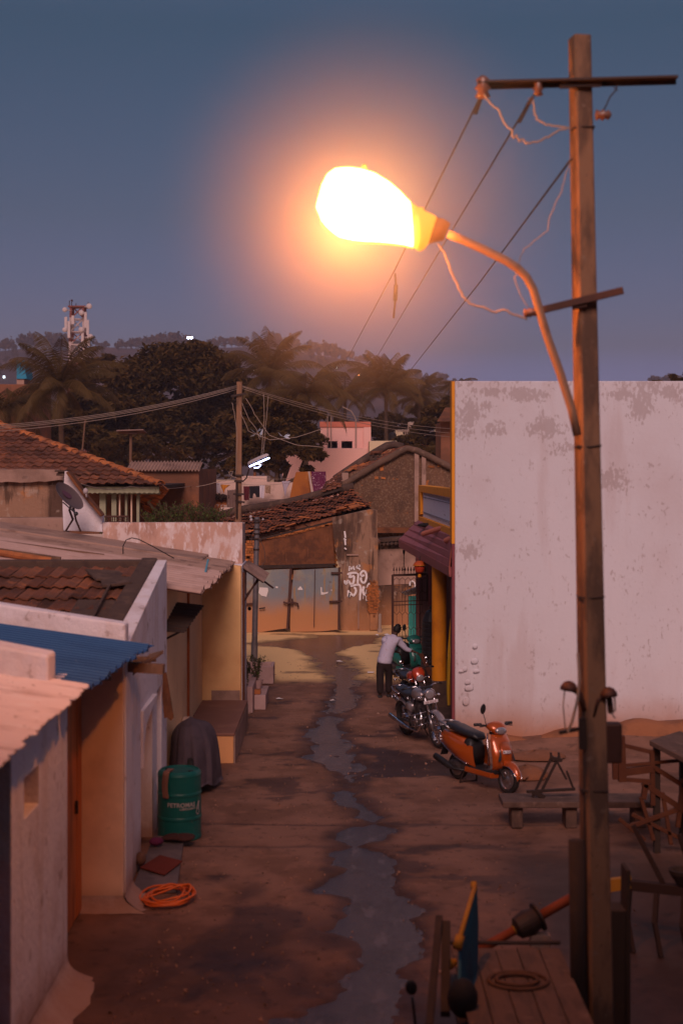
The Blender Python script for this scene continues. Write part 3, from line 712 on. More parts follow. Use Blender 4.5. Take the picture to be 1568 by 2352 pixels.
# ================================================================ pink house
Yp = 98.0
ph = thing('pink_house', 'pink two-step terraced house with salmon band on its stair tower', 'house', (X_(760,Yp), Yp, 0))
def rect(mb, u0, u1, v0, v1, Y, d): return mb.box(X_(u0,Y), X_(u1,Y), Y, Y+d, Z_(v1,Y), Z_(v0,Y))
mb = MB()
mb.box(X_(648,Yp), X_(846,Yp), Yp, Yp+7, 0, Z_(1029.5,Yp))
part(mb, 'wall', PINK, ph, bev=.04)
mb = MB()   # stair tower with two openings under it
for a, b, c, d in [(736,851,970,1013),(736,751,1013,1029.3),(775,784,1013,1029.3),(809,826,1013,1029.3),(826,851,1013,1029.3)]:
    rect(mb, a, b, c, d, Yp+1.2, 4)
part(mb, 'stair_tower', PINK, ph)
mb = MB(); rect(mb, 734, 851.5, 968.5, 981, Yp+1.1, 4.25); part(mb, 'band', SALMON, ph, bev=.03)
mb = MB(); rect(mb, 835, 851.5, 981.2, 1085, Yp+.9, 2); part(mb, 'pilaster', PINK, ph)
mb = MB()
for u in (752, 760): mb.tube([P(u, 955, Yp+.9), P(u, 1029, Yp+.9)], .035, 6)
for u in (817,): mb.tube([P(u, 962, Yp+.9), P(u, 1029, Yp+.9)], .05, 6)
mb.tube([P(817,968,Yp+.8), P(815,958,Yp+.8), P(806,944,Yp+.8), P(792,937,Yp+.8), P(786,934,Yp+.8)], .035, 6)
part(mb, 'pipe', PALEWIRE, ph, split=True)
mb = MB(); mb.tube([P(763.5,955,Yp+2), P(763.5,968,Yp+2)], .05, 6); mb.tube([P(748,935,Yp+1), P(748,969,Yp+1)], .05, 6); part(mb, 'aerial_rod', GALV, ph, split=True)
def tank(label, u, v, Y, ru, hv, zb=None):
    s = Y/F; c = P(u, v+hv, Y); r = ru*s; h = hv*s
    t = thing('water_tank', label, 'water tank', c, group='black rooftop water tanks')
    mb = MB(); prof = [(r*.93,0)]
    for i in range(9):
        z = h*.72*i/9; prof += [(r, z+.02), (r, z+h*.06), (r*.955, z+h*.07)]
    prof += [(r*.97,h*.74),(r*.62,h*.90),(r*.30,h*.94),(0,h*.945)]
    mb.lathe(prof, c, n=22); part(mb, 'tank', BLACKP, t)
    mb = MB(); mb.lathe([(r*.30,h*.95),(r*.30,h),(0,h*1.01)], c, n=14); part(mb, 'lid', BLACKP, t)
    return t
tank('black ribbed water tank in the left opening of the pink tower', 763, 1014, Yp+2.8, 11.5, 15)
tank('black ribbed water tank in the right opening of the pink tower', 796, 1014, Yp+2.8, 11.5, 15)
tank('dark water tank on top of the pink stair tower', 780, 957, Yp+3, 8, 11.5)
tank('dark water tank on the pink terrace left of the tower', 712, 1016, Yp+3, 8, 13)
mb = MB(); rect(mb, 848, 911, 1012.5, 1060, Yp-3, 5); 
solo(mb, 'beige_wall_block', BEIGE, 'beige plain wall block right beside the pink house', 'building', bev=.03)
tank('dark ribbed water tank behind the beige wall', 901, 992, Yp+8, 9, 21)
t_ = bpy.data.objects['beige_wall_block']
# under these terraces the ground floor continues
mb = MB(); mb.box(X_(905,108), X_(1040,108), 108, 116, 0, Z_(1014,108))
gh = thing('gabled_house', 'beige terrace house with maroon-edged gable and cluttered roof', 'house', (X_(960,108), 108, 0))
part(mb, 'wall', M('ochre_far_wall', (.40,.20,.06), .9), gh)
mb = MB(); rect(mb, 908, 925, 988, 1009, 107, 3); rect(mb, 925, 1003, 998, 1013, 106.5, 3); rect(mb, 953,960,980,998,107.5,1); rect(mb, 998,1006,982,998,107.5,1); part(mb, 'parapet', BEIGE, gh)
mb = MB()
for pts in ([(908,1008),(925,1008),(925,1014),(943,1014),(951,1014),(971,986),(991,1011),(1003,1013)],):
    q = [P(u, v, 106.2) for u, v in pts]
    for a, b in zip(q, q[1:]): mb.bar(a, b, .3, .24)
part(mb, 'gable_band', MAROON, gh)
mb = MB()
for pts in ([(925,1017),(952,1017),(971,991.5),(990,1015.5),(1003,1016)],[(908,1005.5),(924,1005.5)]):
    q = [P(u, v, 106.0) for u, v in pts]
    for a, b in zip(q, q[1:]): mb.bar(a, b, .1, .05)
part(mb, 'white_trim', M('trim_white', (.7,.65,.65), .8), gh)
mb = MB()
for u, v0_, v1_ in [(937,970,995),(949,968,1000),(971,972,1000),(930,988,1000),(944,985,1000),(989,958,984),(1000,957,990),(934.5,988,1000)]: mb.tube([P(u,v0_,106), P(u,v1_,106)], .04, 5)
for a, b in [((910,988),(940,988)),((989,957),(1000,957)),((965,987),(985,992)),((990,983),(1002,984)),((912,991),(935,991))]: mb.tube([P(*a,106), P(*b,106)], .04, 5)
part(mb, 'railing', PALEWIRE, gh)
p = P(943, 975, 106); mb = MB(); mb.lathe([(0,.1),(.13,.09),(.24,0),(0,.02)], p, (.2,-.9,.4), 16); mb.tube([p, P(943,990,106.5)], .04, 5); part(mb, 'dish', PALEWIRE, gh)
tank('black water tank on a stand above the maroon-edged gable', 982, 955, 109, 7.5, 16)
bpy.data.objects[-1] if False else None
# dark hipped shed roof tucked behind the white wall corner
ds = thing('dark_roofed_house', 'dark steep tiled roof just left of the white wall corner', 'house', (X_(1025,72), 72, 0))
mb = MB(); a = P(1022,935,72); mb.add([P(1003,968,70), P(1070,968,70), P(1070,968,76), P(1003,968,76), P(1022,936,72.5), P(1060,936,72.5)], [(0,1,5,4),(3,2,5,4),(0,3,4),(1,2,5),(0,1,2,3)]); part(mb, 'roof', RUST, ds)
mb = MB(); mb.box(X_(1012,71), X_(1060,71), 71, 75, 0, Z_(968,71)-.02); part(mb, 'wall', MUD, ds)

# ================================================================ big tiled hip house on the left
zE = 4.49; c0 = Vector((-5.32, 42, zE)); slope = .313; D = 8.0
hh = thing('tiled_hip_house', 'old house with big weathered clay tile hip roof at the left', 'house', (-9, 44, 0))
a0 = Vector((-5.32-D-8, 42+D, zE+slope*D)); a1 = Vector((-5.32, 42+D, zE+slope*D)); b0 = Vector((-5.32-D-8, 42, zE)); b1 = Vector((-5.32, 42, zE))
W = 16.0
mb = MB(); tile_roof(mb, a0, a1, b0, b1, 20, 58, clip=lambda s, q: (1-s)*W > (1-q)*D-.12, amp=.055, step=.055, seed=4)
part(mb, 'roof', TILE, hh, weld=False)
mb = MB(); rr0 = Vector((-5.32-D,42+D,zE+slope*D)); tile_roof(mb, rr0, c0+Vector((-.1,.1,.03)), Vector((-7.4,53,3.0)), c0+Vector((.12,.75,-.22)), 14, 34, amp=.05, step=.05, seed=5); part(mb, 'roof_end', TILEO, hh, weld=False)
mb = MB()   # hip ridge tiles
hd = Vector((-D, D, slope*D)); nseg = 23
for i in range(nseg):
    p = c0+hd*(i/nseg); q = c0+hd*((i+1.12)/nseg); r = .15+random.uniform(-.012,.012); up = Vector((0,0,.035))
    dd = (q-p).normalized(); sx = dd.cross(Vector((0,0,1))).normalized(); ring = []
    for pt_, rr in ((p-up*.2, r*1.12), (q-up, r*.95)):
        ring.append([pt_+sx*rr*math.cos(a)+Vector((0,0,1))*rr*.85*math.sin(a) for a in np.linspace(0, PI, 9)])
    t = random.uniform(.3,.95)
    mb.add(ring[0]+ring[1], [(k, k+1, 9+k+1, 9+k) for k in range(8)], t); mb.add([x*1 for x in ring[0]]+[x-Vector((0,0,.03)) for x in ring[0]], [(k,k+1,9+k+1,9+k) for k in range(8)], t)
part(mb, 'hip_ridge', TILEO, hh, weld=False)
mb = MB(); mb.box(-21, -6.9, 43.4, 56, 0, 4.5); mb.box(-21, -10.2, 42.9, 43.38, 0, 4.45); part(mb, 'wall', MUD, hh)
mb = MB(); mb.box(-21.3, -5.5, 42.25, 56.5, zE-.14, zE-.05); part(mb, 'ceiling_board', DARKWOOD, hh)
PG = M('pale_green_paint', (.36,.36,.24), .8, [((.16,.13,.08), 3, .5, .7, .7, (1,1,.3))])
for u, wpx in [(236,14),(262,11),(275,3),(290,5),(302,3),(317,6)]:
    mb = MB(); Yq = 42.6; mb.box(X_(u-wpx/2,Yq), X_(u+wpx/2,Yq), Yq, Yq+.2, 2.9, zE-.15); part(mb, 'verandah_post', PG if wpx > 4 else CREAM, hh)
mb = MB()
for k in range(10): mb.bar((-7.2,42.45,zE-.25),( -5.4,42.45,zE-.25), .05, .1)
n = 30; vs = []; 
for i in range(n+1):
    x = -7.6+2.2*i/n; vs += [(x,42.2,zE-.07),(x,42.2,zE-.24-.035*abs(math.sin(i*PI/2)))]
mb.add(vs, [(2*i,2*i+1,2*i+3,2*i+2) for i in range(n)]); part(mb, 'valance', PG, hh)
mb = MB(); Yr = 41.6; xa, xb = X_(232,Yr), X_(296,Yr); zb_, zt2 = Z_(1200,Yr), Z_(1186,Yr)
mb.bar((xa,Yr,zt2),(xb,Yr,zt2),.05,.05); mb.bar((xa,Yr,zb_),(xb,Yr,zb_),.05,.05)
for i in range(12):
    x = xa+(xb-xa)*(i+.5)/12; mb.tube([Vector((x+.045*math.cos(a), Yr, (zb_+zt2)/2+.075*math.sin(a))) for a in np.linspace(0,2*PI,9)[:-1]], .012, 5, closed=True)
mb.box(xa-.3, xb+.3, Yr-.05, Yr+1.2, zb_-.25, zb_-.03); part(mb, 'balcony_rail', IRON, hh)

# ================================================================ mud wall house with corrugated coping
Ym = 50.0
mh = thing('mud_wall_house', 'tall windowless mud-plastered house end with pale ragged coping', 'house', (X_(400,Ym), Ym, 0))
mb = MB(); mb.box(X_(250,Ym), X_(457,Ym), Ym, Ym+7, 0, Z_(1078,Ym)); part(mb, 'wall', MUD, mh)
mb = MB(); a = P(290,1066,Ym-.15); b = P(458.5,1066,Ym-.15)
corr(mb, a+Vector((0,1.2,.1)), b+Vector((0,1.2,.1)), P(290,1079,Ym-.2), P(458.5,1079,Ym-.2), 22, .035, th=.03); part(mb, 'coping', CONC, mh)
# a flat board on a post (solar panel)
sp = thing('solar_panel', 'flat tilted panel seen edge-on atop a thin post before the trees', 'solar panel', P(300,1066,52))
mb = MB(); mb.tube([P(300,1066,52), P(301,993,52)], .055, 8); mb.tube([P(301,993,52), P(296,985,52)], .02, 5); part(mb, 'post', WOOD, sp)
mb = MB(); c = P(303,991.5,52); mb.obox(c, (.98,.9,.04), (math.radians(-6), math.radians(-2), 0)); mb.obox(c+Vector((.05,0,-.06)), (.3,.3,.06)); part(mb, 'panel', BROWNSHEET, sp)
mb = MB(); mb.tube([P(190,1030,60), P(187,1073,60), P(186,1100,60)], .05, 6)
mb.tube([P(196,965,60), P(190,1030,60)], .035, 6)
solo(mb, 'bare_pole', WOOD, 'thin bare wooden pole leaning behind the hip roof', 'pole')

# ================================================================ clothes yard on a terrace
Yc = 58.0
ch = thing('terrace_house', 'pinkish terrace wall with block behind the far pole, laundry in front', 'house', (X_(560,Yc), Yc, 0))
WP = M('pale_pink_wall', (.70,.50,.42), .9, [((.42,.27,.2), 1.4, .5, .7, .7), ((.78,.62,.55), 3, .52, .7, .5)], (14,.4,.02))
mb = MB(); fpoly(mb, rough_outline([(461,1103),(548,1105),(548,1180),(462,1180)], 12, 1.2, 3), Yc, .3); part(mb, 'left_wall', WP, ch)
mb = MB(); fpoly(mb, [(552,1093.5),(613,1094),(613,1115),(552,1115)], Yc+.5, 2.5); part(mb, 'water_block', WP, ch)
mb = MB(); fpoly(mb, rough_outline([(552,1107.5),(674,1107.5),(668,1150),(664,1180),(552,1180)], 12, 1.0, 5), Yc+.1, .3); part(mb, 'right_wall', WP, ch)
mb = MB(); mb.box(X_(440,Yc), X_(700,Yc), 51.5, Yc+3, 0, Z_(1196,Yc)); part(mb, 'storey', MUD, ch)
zfl = Z_(1196, Yc)
mb = MB(); rect(mb, 582,587.5,1085,1094,Yc+.7,.5); part(mb, 'vent_pot', RUST, ch)
ow = MB(); fpoly(ow, [(664,1176),(666,1140),(672,1110),(680,1084),(716,1083),(718,1176)], 56.6, .5)
solo(ow, 'orange_mud_wall', M('orange_mud', (.42,.14,.03), .95, [((.25,.08,.03), .8, .45, .65, .7), ((.5,.2,.06), 2, .55, .7, .5)], (12,.5,.03)), 'narrow orange mud wall stub left of the purple cloth', 'wall')
def cloth(label, name, pts, Y, mat, folds=3, amp=.03, seed=0, cat='laundry', nu=16):
    """hanging cloth; pts: top-left, top-right, bottom-right, bottom-left"""
    a0, a1, b1, b0 = [P(u, v, Y) for u, v in pts]; R = random.Random(seed); ph = R.random()*6; mb = MB()
    def fn(s, q):
        p = a0.lerp(a1, s).lerp(b0.lerp(b1, s), q); return p+Vector((0, math.sin(s*folds*2*PI+ph+q*1.2)*amp*(.35+q), math.sin(s*9+ph)*.012*q))
    mb.surf(fn, nu, 10); mb.surf(lambda s, q: fn(s, q)+Vector((0,.012,0)), nu, 10)
    return solo(mb, name, mat, label, cat, 'laundry on the terrace clothes line', smooth=True)
def cmat(n, c, *ly): return M(n, c, .9, [((c[0]*.55, c[1]*.55, c[2]*.55), 3, .45, .7, .6, (3,1,.3))]+list(ly))
Yl = 57.3
mb = MB()
for a, b in [((462,1108),(545,1107)),((552,1112),(676,1107)),((558,1096),(700,1096))]:
    pa, pb = P(*a, Yl), P(*b, Yl); mb.tube([pa.lerp(pb, f)+Vector((0,0,-.08*math.sin(PI*f))) for f in np.linspace(0,1,9)], .009, 5)
solo(mb, 'clothes_line', PALEWIRE, 'thin clothes lines strung along the pale terrace wall', 'clothes line')
cloth('bright orange-red cloth at the left end of the clothes line', 'hanging_cloth', [(471,1107),(491,1109),(491,1134),(470,1131)], Yl, cmat('red_cloth', (.50,.07,.02)), 2, .04, 1)
cloth('white vest between the red and the ochre clothes', 'hanging_shirt', [(491,1109),(507,1110),(505,1134),(493,1127)], Yl, cmat('white_cloth', (.72,.66,.70)), 2, .03, 2)
cloth('ochre scarf bunched right of the white vest', 'hanging_cloth', [(506,1113),(529,1114),(517,1122),(514,1134)], Yl, cmat('ochre_cloth', (.62,.24,.03)), 3, .03, 3)
cloth('dark maroon skirt just right of the far pole', 'hanging_skirt', [(559,1117),(573,1117),(572,1149),(560,1149)], Yl, cmat('maroon_cloth', (.13,.02,.03)), 3, .04, 4)
o = MB(); Yk = Yl
o.prism([P(u,v,Yk) for u, v in [(573,1116.5),(596,1116),(596,1142),(588.5,1142),(586,1134),(582,1134),(580,1144.5),(573,1144.5)]], (0,.03,0))
solo(o, 'hanging_shorts', cmat('black_cloth', (.018,.014,.02)), 'black shorts hanging right of the maroon skirt', 'laundry', 'laundry on the terrace clothes line', bev=.008)
cloth('white towel right of the black shorts', 'hanging_towel', [(596,1114),(608,1114),(606,1145),(597,1143)], Yl, cmat('white_cloth2', (.70,.64,.70)), 2, .03, 6)
cloth('patterned brown towel in the middle of the line', 'hanging_towel', [(609,1115),(622,1115),(621,1134),(609,1132)], Yl, cmat('brown_cloth', (.36,.22,.14), ((.6,.5,.4), 30, .5, .6, .7)), 2, .03, 7)
cloth('pale lilac tunic at the right end of the line', 'hanging_tunic', [(647,1105),(668,1105),(659,1120),(655,1143)], Yl, cmat('lilac_cloth', (.52,.46,.55)), 3, .04, 8)
pc = cloth('purple patterned cloth with a pale border on the orange wall', 'hanging_cloth', [(714,1083),(748,1083),(750,1144),(722,1148)], 56.3,
   M('purple_pattern', (.14,.02,.07), .9, [((.55,.38,.42), 16, .58, .60, .9), ((.2,.04,.1), 3, .5, .7, .5)]), 2, .02, 9, nu=24)
mb = MB(); a, b, c, d = P(707,1083,56.28), P(712,1083,56.28), P(721,1147,56.28), P(717,1147,56.28); mb.prism([a,b,c,d], (0,.02,0))
part(mb, 'border', cmat('pale_border', (.60,.45,.40)), pc)
# sheets and rubble leaning on the terrace
mb = MB(); corr(mb, P(522,1126,56.7), P(548,1124,56.7), P(521,1174,56.3), P(548,1174,56.3), 5, .04); solo(mb, 'leaning_sheet', BROWNSHEET, 'striped rusty corrugated sheet standing left of the far pole', 'corrugated sheet', 'sheets leaning on the terrace')
mb = MB(); corr(mb, P(591,1156,56.7), P(612,1157,56.7), P(590,1172,56.5), P(612,1173,56.5), 4, .03); solo(mb, 'leaning_sheet', BROWNSHEET, 'small grey corrugated sheet at the foot of the pale wall', 'corrugated sheet', 'sheets leaning on the terrace')
mb = MB(); fpoly(mb, [(619,1147),(649,1146),(647,1170),(618,1168)], 57.4, .05); solo(mb, 'mesh_panel', BROWNSHEET, 'brownish mesh panel leaning under the lilac tunic', 'panel')
mb = MB(); corr(mb, P(478,1158,56.4), P(518,1163,56.4), P(472,1171,55.6), P(508,1180,55.6), 5, .05); solo(mb, 'lying_sheet', TILEO, 'orange-brown corrugated sheet lying on the terrace rubble', 'corrugated sheet')
mb = MB(); mb.obox(P(523,1178,55), (.62,.3,.42), (0,.04,0)); solo(mb, 'cement_block', WP, 'pale rounded cement block on the terrace edge', 'block', bev=.06)
mb = MB(); fpoly(mb, rough_outline([(491,1144),(522,1144),(520,1160),(493,1158)], 6, 1, 8), 56.8, .25); solo(mb, 'low_brick_pier', TILEO, 'low orange pier under the ochre scarf', 'wall')
mb = MB()
for i in range(60):
    p = P(random.uniform(487,522), random.uniform(1138,1145), 56.6); mb.obox(p, (.22,.05,.06), (random.random(),random.random(),random.random()))
solo(mb, 'firewood_heap', DARKWOOD, 'dark heap of firewood laid on the orange pier', 'firewood', weld=False)
for i, (u, v, u2, v2) in enumerate([(456,1152,468,1174),(462,1148,472,1176),(548,1150,560,1176)]):
    mb = MB(); mb.tube([P(u,v,55.2), P(u2,v2+4,54.4)], .035, 6); solo(mb, 'leaning_stick', WOOD, ['outer wooden stick leaning below the mud wall corner on the terrace','inner wooden stick leaning beside the mud wall corner','wooden stick leaning on the foot of the far pole'][i], 'stick')
mb = MB(); mb.surf(lambda s, q: Vector((X_(446,54)+s*(X_(560,54)-X_(446,54)), 53+q*4, zfl+.16*math.sin(s*7)*math.sin(q*5)+.32*math.exp(-((s-.2)/.15)**2)+.05*random.random())), 24, 10)
solo(mb, 'rubble', MUD, 'brown earth and rubble spread over the terrace edge', 'rubble', kind='stuff')

# ================================================================ long ruined tile shed across the end of the lane
Ye = 44.0
sh = thing('tile_shed', 'long sagging shed with slipping clay tiles above the metal gates', 'shed', (X_(700,Ye), Ye, 0))
a0, a1 = P(500,1192,49.5), P(812,1126,49.5); b0, b1 = P(548,1240,Ye), P(852,1163,Ye+.3)
mb = MB(); tile_roof(mb, a0, a1, b0, b1, 11, 26, amp=.05, step=.055, sag=.06, seed=9, miss=.02); part(mb, 'roof', M('sooty_tile', (.30,.105,.05), .92, [((.09,.04,.03), 1.6, .45, .60, .85), ((.13,.07,.05), 9, .55, .66, .6)], (30,.5,.01), tint=((.4,.4,.4),(.8,.75,.75),(1,1,1),(1.3,1.2,1.05))), sh, weld=False)
mb = MB(); dn = Vector((0,0,-.07)); mb.prism([a0+dn, a1+dn, b1+dn+Vector((0,.1,0)), b0+dn+Vector((0,.1,0))], (0,0,-.03)); part(mb, 'roof_boarding', DARKWOOD, sh)
mb = MB(); q = [a0.lerp(a1, f)+Vector((0,0,.10+.04*math.sin(f*9))) for f in np.linspace(-.05,1,14)]; mb.tube(q, .15, 10); part(mb, 'ridge', DARKCONC, sh, smooth=True)
mb = MB()      # loose broken tiles along the eave
for i in range(24):
    f = random.random(); p = b0.lerp(b1, f)+Vector((0, random.uniform(-.25,.9), random.uniform(.02,.22))); mb.obox(p, (.34,.22,.03), (random.uniform(-.3,.3), random.uniform(-.35,.2), random.uniform(-.5,.5)), random.random())
part(mb, 'broken_tile', TILEO, sh, split=True)
mb = MB()      # under the eave: loose brick courses
R = random.Random(4)
for r in range(22):
    for c in range(34):
        u = 562+c*8.2+(4 if r % 2 else 0); v = 1328-r*6.0; ve = 1240-(u-548)*.245+4
        if v-5 < ve or u > 772: continue
        if R.random() < .05: continue
        p = P(u, v, Ye+.12); jx = R.uniform(-.006,.006); mb.obox((p.x+jx, p.y+R.uniform(-.02,.02), p.z), (.103,.14,.072), (0,R.uniform(-.02,.02),R.uniform(-.04,.04)), R.random())
part(mb, 'brick_wall', BRICK, sh, weld=False)
mb = MB(); mb.prism([P(562,1450,Ye+.22), P(772,1450,Ye+.22), P(772,1185,Ye+.22), P(562,1236,Ye+.22)], (0,.25,0)); part(mb, 'mortar_backing', MUD, sh)
for pts, dy in [([(596,1240),(632,1236),(652,1232),(655,1304),(640,1305),(597,1300)],0), ([(640,1236),(705,1220),(705,1302),(646,1304)],.03), ([(703,1221),(764,1205),(769,1299),(703,1303)],.0)]:
    mb = MB(); fpoly(mb, rough_outline(pts, 14, .6, int(pts[0][0])), Ye-.12+dy, .02)
    part(mb, 'rusty_sheet', RUST, sh)
mb = MB(); mb.bar(P(560,1305,Ye-.3), P(765,1300,Ye-.3), .1, .06); mb.bar(P(575,1301,Ye-.2), P(770,1296,Ye-.2), .06, .05); mb.bar(P(590,1240,Ye-.2), P(770,1196,Ye-.2), .05,.06); part(mb, 'lintel', DARKWOOD, sh)
# plastered wall with the white graffiti
gw = thing('graffiti_wall', 'stained plaster wall with big white painted letters beside the gates', 'wall', (X_(825,43.5), 43.5, 0))
mb = MB(); fpoly(mb, rough_outline([(783,1458),(781,1420),(784,1310),(776,1295),(768,1250),(762,1190),(850,1170),(866,1172),(866,1458)], 16, .8, 12), 43.5, .35)
part(mb, 'wall', BROWNWALL, gw)
mb = MB(); rect(mb, 849, 868, 1235, 1448, 43.42, .4); part(mb, 'pilaster', BROWNWALL, gw, bev=.02)
mb = MB(); rect(mb, 796, 823, 1273, 1276, 43.44, .2); part(mb, 'sill', CONC, gw)
mb = MB(); R = random.Random(2)   # fallen plaster: bare bricks
for r in range(26):
    for c in range(8):
        u = 838+c*4.6+(2.3 if r % 2 else 0); v = 1424-r*3.6
        dd = ((u-856)/15)**2+((v-1372)/40)**2+(R.random()-.5)*.5
        if dd > 1: continue
        p = P(u, v, 43.40); mb.obox((p.x, 43.40+R.uniform(-.02,.02), p.z), (.054,.05,.036), (0,0,R.uniform(-.1,.1)), R.random())
part(mb, 'bare_bricks', BRICK, gw, weld=False)
GYs = 43.47
def stroke(mb, pts, r):
    r = r*1.22
    """a painted stroke: pts in pixels of an enlargement of the wall, laid on the wall face"""
    q = [P((1340+x/7.84)/1.7417, (2250+y/7.84)/1.7417, GYs) for x, y in pts]
    # smooth
    out = []
    for i in range(len(q)-1):
        for f in (0,.33,.66): out.append(q[i].lerp(q[i+1], f))
    out.append(q[-1]); sc = .5
    n = len(out); L2, R2 = [], []
    for i in range(n):
        d = out[min(i+1,n-1)]-out[max(i-1,0)]; d.normalize(); nn = Vector((-d.z,0,d.x)); rr = r*GYs/F/7.84/1.7417*(1 if 0 < i < n-1 else .75)
        L2.append(out[i]+nn*rr); R2.append(out[i]-nn*rr)
    vs = []
    for a, b in zip(L2, R2): vs += [a, b, b+Vector((0,.03,0)), a+Vector((0,.03,0))]
    fs = []
    for i in range(n-1):
        for k in range(4): fs.append((4*i+k, 4*i+(k+1) % 4, 4*i+4+(k+1) % 4, 4*i+4+k))
    fs += [(0,3,2,1), (4*n-4,4*n-3,4*n-2,4*n-1)]
    mb.add(vs, fs)
for glyph in [
  [([(440,270),(445,200),(455,120),(480,170),(510,210),(545,170),(580,125),(590,180),(600,240)],19)],
  [([(795,100),(740,95),(690,115),(665,160),(700,175),(750,190),(785,215),(750,240)],18), ([(700,100),(795,130)],16)],
  [([(385,385),(430,350),(520,330),(600,325),(690,335)],24), ([(425,430),(470,440),(530,420)],48), ([(545,410),(595,450),(590,560),(570,640),(530,690),(480,670),(430,590),(400,570),(370,640),(340,670),(310,640),(300,560)],28)],
  [([(715,340),(725,400),(715,520),(705,670)],25)],
  [([(910,390),(880,415),(840,425),(805,390),(800,340),(840,285),(890,265),(940,290),(975,360),(985,470),(960,570),(920,630),(880,640),(830,600),(805,530),(815,470)],27)],
  [([(480,745),(560,725),(650,705),(740,695),(780,730),(800,800),(795,900),(780,1040),(775,1190)],27)],
  [([(590,780),(640,820),(655,900),(630,980),(580,1040),(530,1010),(480,960),(440,950)],28), ([(410,870),(420,960),(415,1090)],30), ([(425,1090),(450,1030),(450,960)],26)],
  [([(905,750),(880,820),(865,880),(890,970),(940,1010),(990,1030)],33), ([(1115,480),(1130,560),(1140,640),(1060,690),(1030,740),(1010,850),(985,960),(980,1020)],34), ([(985,1020),(1010,1100),(1000,1210)],42), ([(880,1020),(878,1150)],8)]]:
    mb = MB()
    for pts, r in glyph: stroke(mb, pts, r)
    part(mb, 'painted_letter', GRAFW, gw, weld=False)
mb = MB(); mb.tube([P(823,1345,43.42), P(823,1444,43.42)], .02, 6); part(mb, 'thin_pipe', CONC, gw)
mb = MB()
for (x, y, x2, y2) in [(802,1220,804,1235),(800,1237,806,1240),(803,1240,804,1252),(802,1258,806,1262)]: mb.bar(P(x-12+1,y,43.4), P(x2-12+1,y2,43.4), .05, .04)
part(mb, 'paint_drips', GRAFW, gw)
# white pipe standing at the corner
mb = MB(); pp = P(872,1447,43.0); mb.tube([(pp.x,43,0), (pp.x,43,.52), (pp.x+.03,43,.56)], .045, 8); mb.lathe([(.07,0),(.07,.12)], (pp.x,43,0)); solo(mb, 'stand_pipe', PALEWIRE, 'short pale standing pipe at the foot of the far wall', 'pipe')
# far right wall with ledge
fw = thing('far_street_wall', 'brown stained street wall with scalloped ledge behind the iron gate', 'wall', (X_(920,45), 45, 0))
mb = MB(); fpoly(mb, [(866,1460),(866,1240),(1040,1226),(1040,1460)], 45, .4); part(mb, 'wall', BROWNWALL, fw)
mb = MB(); fpoly(mb, [(866,1246),(864,1238),(1040,1222),(1040,1232)], 44.7, .6); part(mb, 'ledge', DARKCONC, fw)
mb = MB()
for i in range(16):
    u = 872+i*9; mb.obox(P(u, 1249-i*.45, 44.85), (.085,.25,.10), (0,PI/4,0))
part(mb, 'dentils', DARKCONC, fw)
mb = MB(); fpoly(mb, [(868,1262),(1000,1258),(1000,1340),(920,1342),(868,1345)], 44.97, .02); part(mb, 'pale_plaster', CONC, fw)
mb = MB(); p = P(867,1244,44.5); mb.ell(p, .09, 10, 8); part(mb, 'meter_box', CERAM, fw)
mb = MB(); mb.tube([P(700,1205,44.2), P(745,1228,44.3), P(790,1240,44.4), P(867,1247,44.6)], .014, 5); solo(mb, 'service_cable', DARKIRON, 'thin dark cable crossing the plaster wall above the white letters', 'cable')

# gates
GATE = M('dusty_sheet_metal', (.30,.29,.24), .7, [((.20,.23,.26), .9, .42, .55, .85), ((.42,.22,.03), 2.2, .60, .70, .7, (2,1,.25)), ((.30,.15,.08), 1.6, .52, .68, .6), ((.09,.06,.05), 7, .62, .70, .5)], (10,.3,.01), zb=[((.50,.22,.08), .45, 1.25, .92, .5)])
gt = thing('sheet_metal_gate', 'double leaf dusty sheet metal gate, grey above and tan below', 'gate', (X_(670,43), 43, 0))
WS = M('white_smear', (.75,.70,.68), .8)
for pts in ([(562,1452),(565,1312),(620,1309),(666,1307),(664,1380),(660,1443),(600,1452)], [(667,1452),(666,1438),(668,1380),(674,1310),(722,1307),(777,1304),(777,1446),(740,1450)]):
    mb = MB(); fpoly(mb, rough_outline(pts, 18, .6, int(pts[0][0])), 43.0, .04); part(mb, 'gate_leaf', GATE, gt)
mb = MB()
for a, b in [((668,1306),(660,1446)),((779,1303),(778,1446)),((723,1308),(721,1440))]: mb.bar(P(*a,42.97), P(*b,42.97), .07 if a[0] != 723 else .02, .06)
mb.bar(P(760,1316,42.95), P(786,1316,42.95), .08, .05); mb.bar(P(756,1382,42.95), P(786,1381,42.95), .09, .05); mb.bar(P(563,1388,42.93), P(584,1386,42.93), .07, .05)
part(mb, 'frame_bar', IRON, gt, split=True)
mb = MB(); mb.tube([P(651,1383,42.9), P(662,1386,42.85), P(672,1383,42.9), P(683,1386,42.9), P(685,1394,42.9)], .03, 6); mb.tube([P(671,1375,42.9), P(671,1390,42.9)], .03, 6); part(mb, 'bolt', IRON, gt)
for pts in ([(596,1349),(615,1350),(616,1357),(612,1371),(600,1368),(594,1362)], [(633,1347),(638,1347),(638,1351),(633,1350)], [(684,1352),(690,1346),(695,1353),(695,1355),(684,1355)], [(736,1348),(739,1350),(739,1360),(745,1361),(754,1359),(752,1363),(742,1366),(737,1366)], [(759,1355),(762,1354),(762,1358)]):
    mb = MB(); fpoly(mb, pts, 42.985, .01); part(mb, 'white_paint_patch', WS, gt)
mb = MB(); mb.lathe([(0,0),(.055,.0)], P(573,1398,42.99), (0,-1,0), 10); mb.tube([P(595,1398,42.9), P(609,1396,42.9)], .02, 6); part(mb, 'latch_hole', BLACKM, gt, split=True)

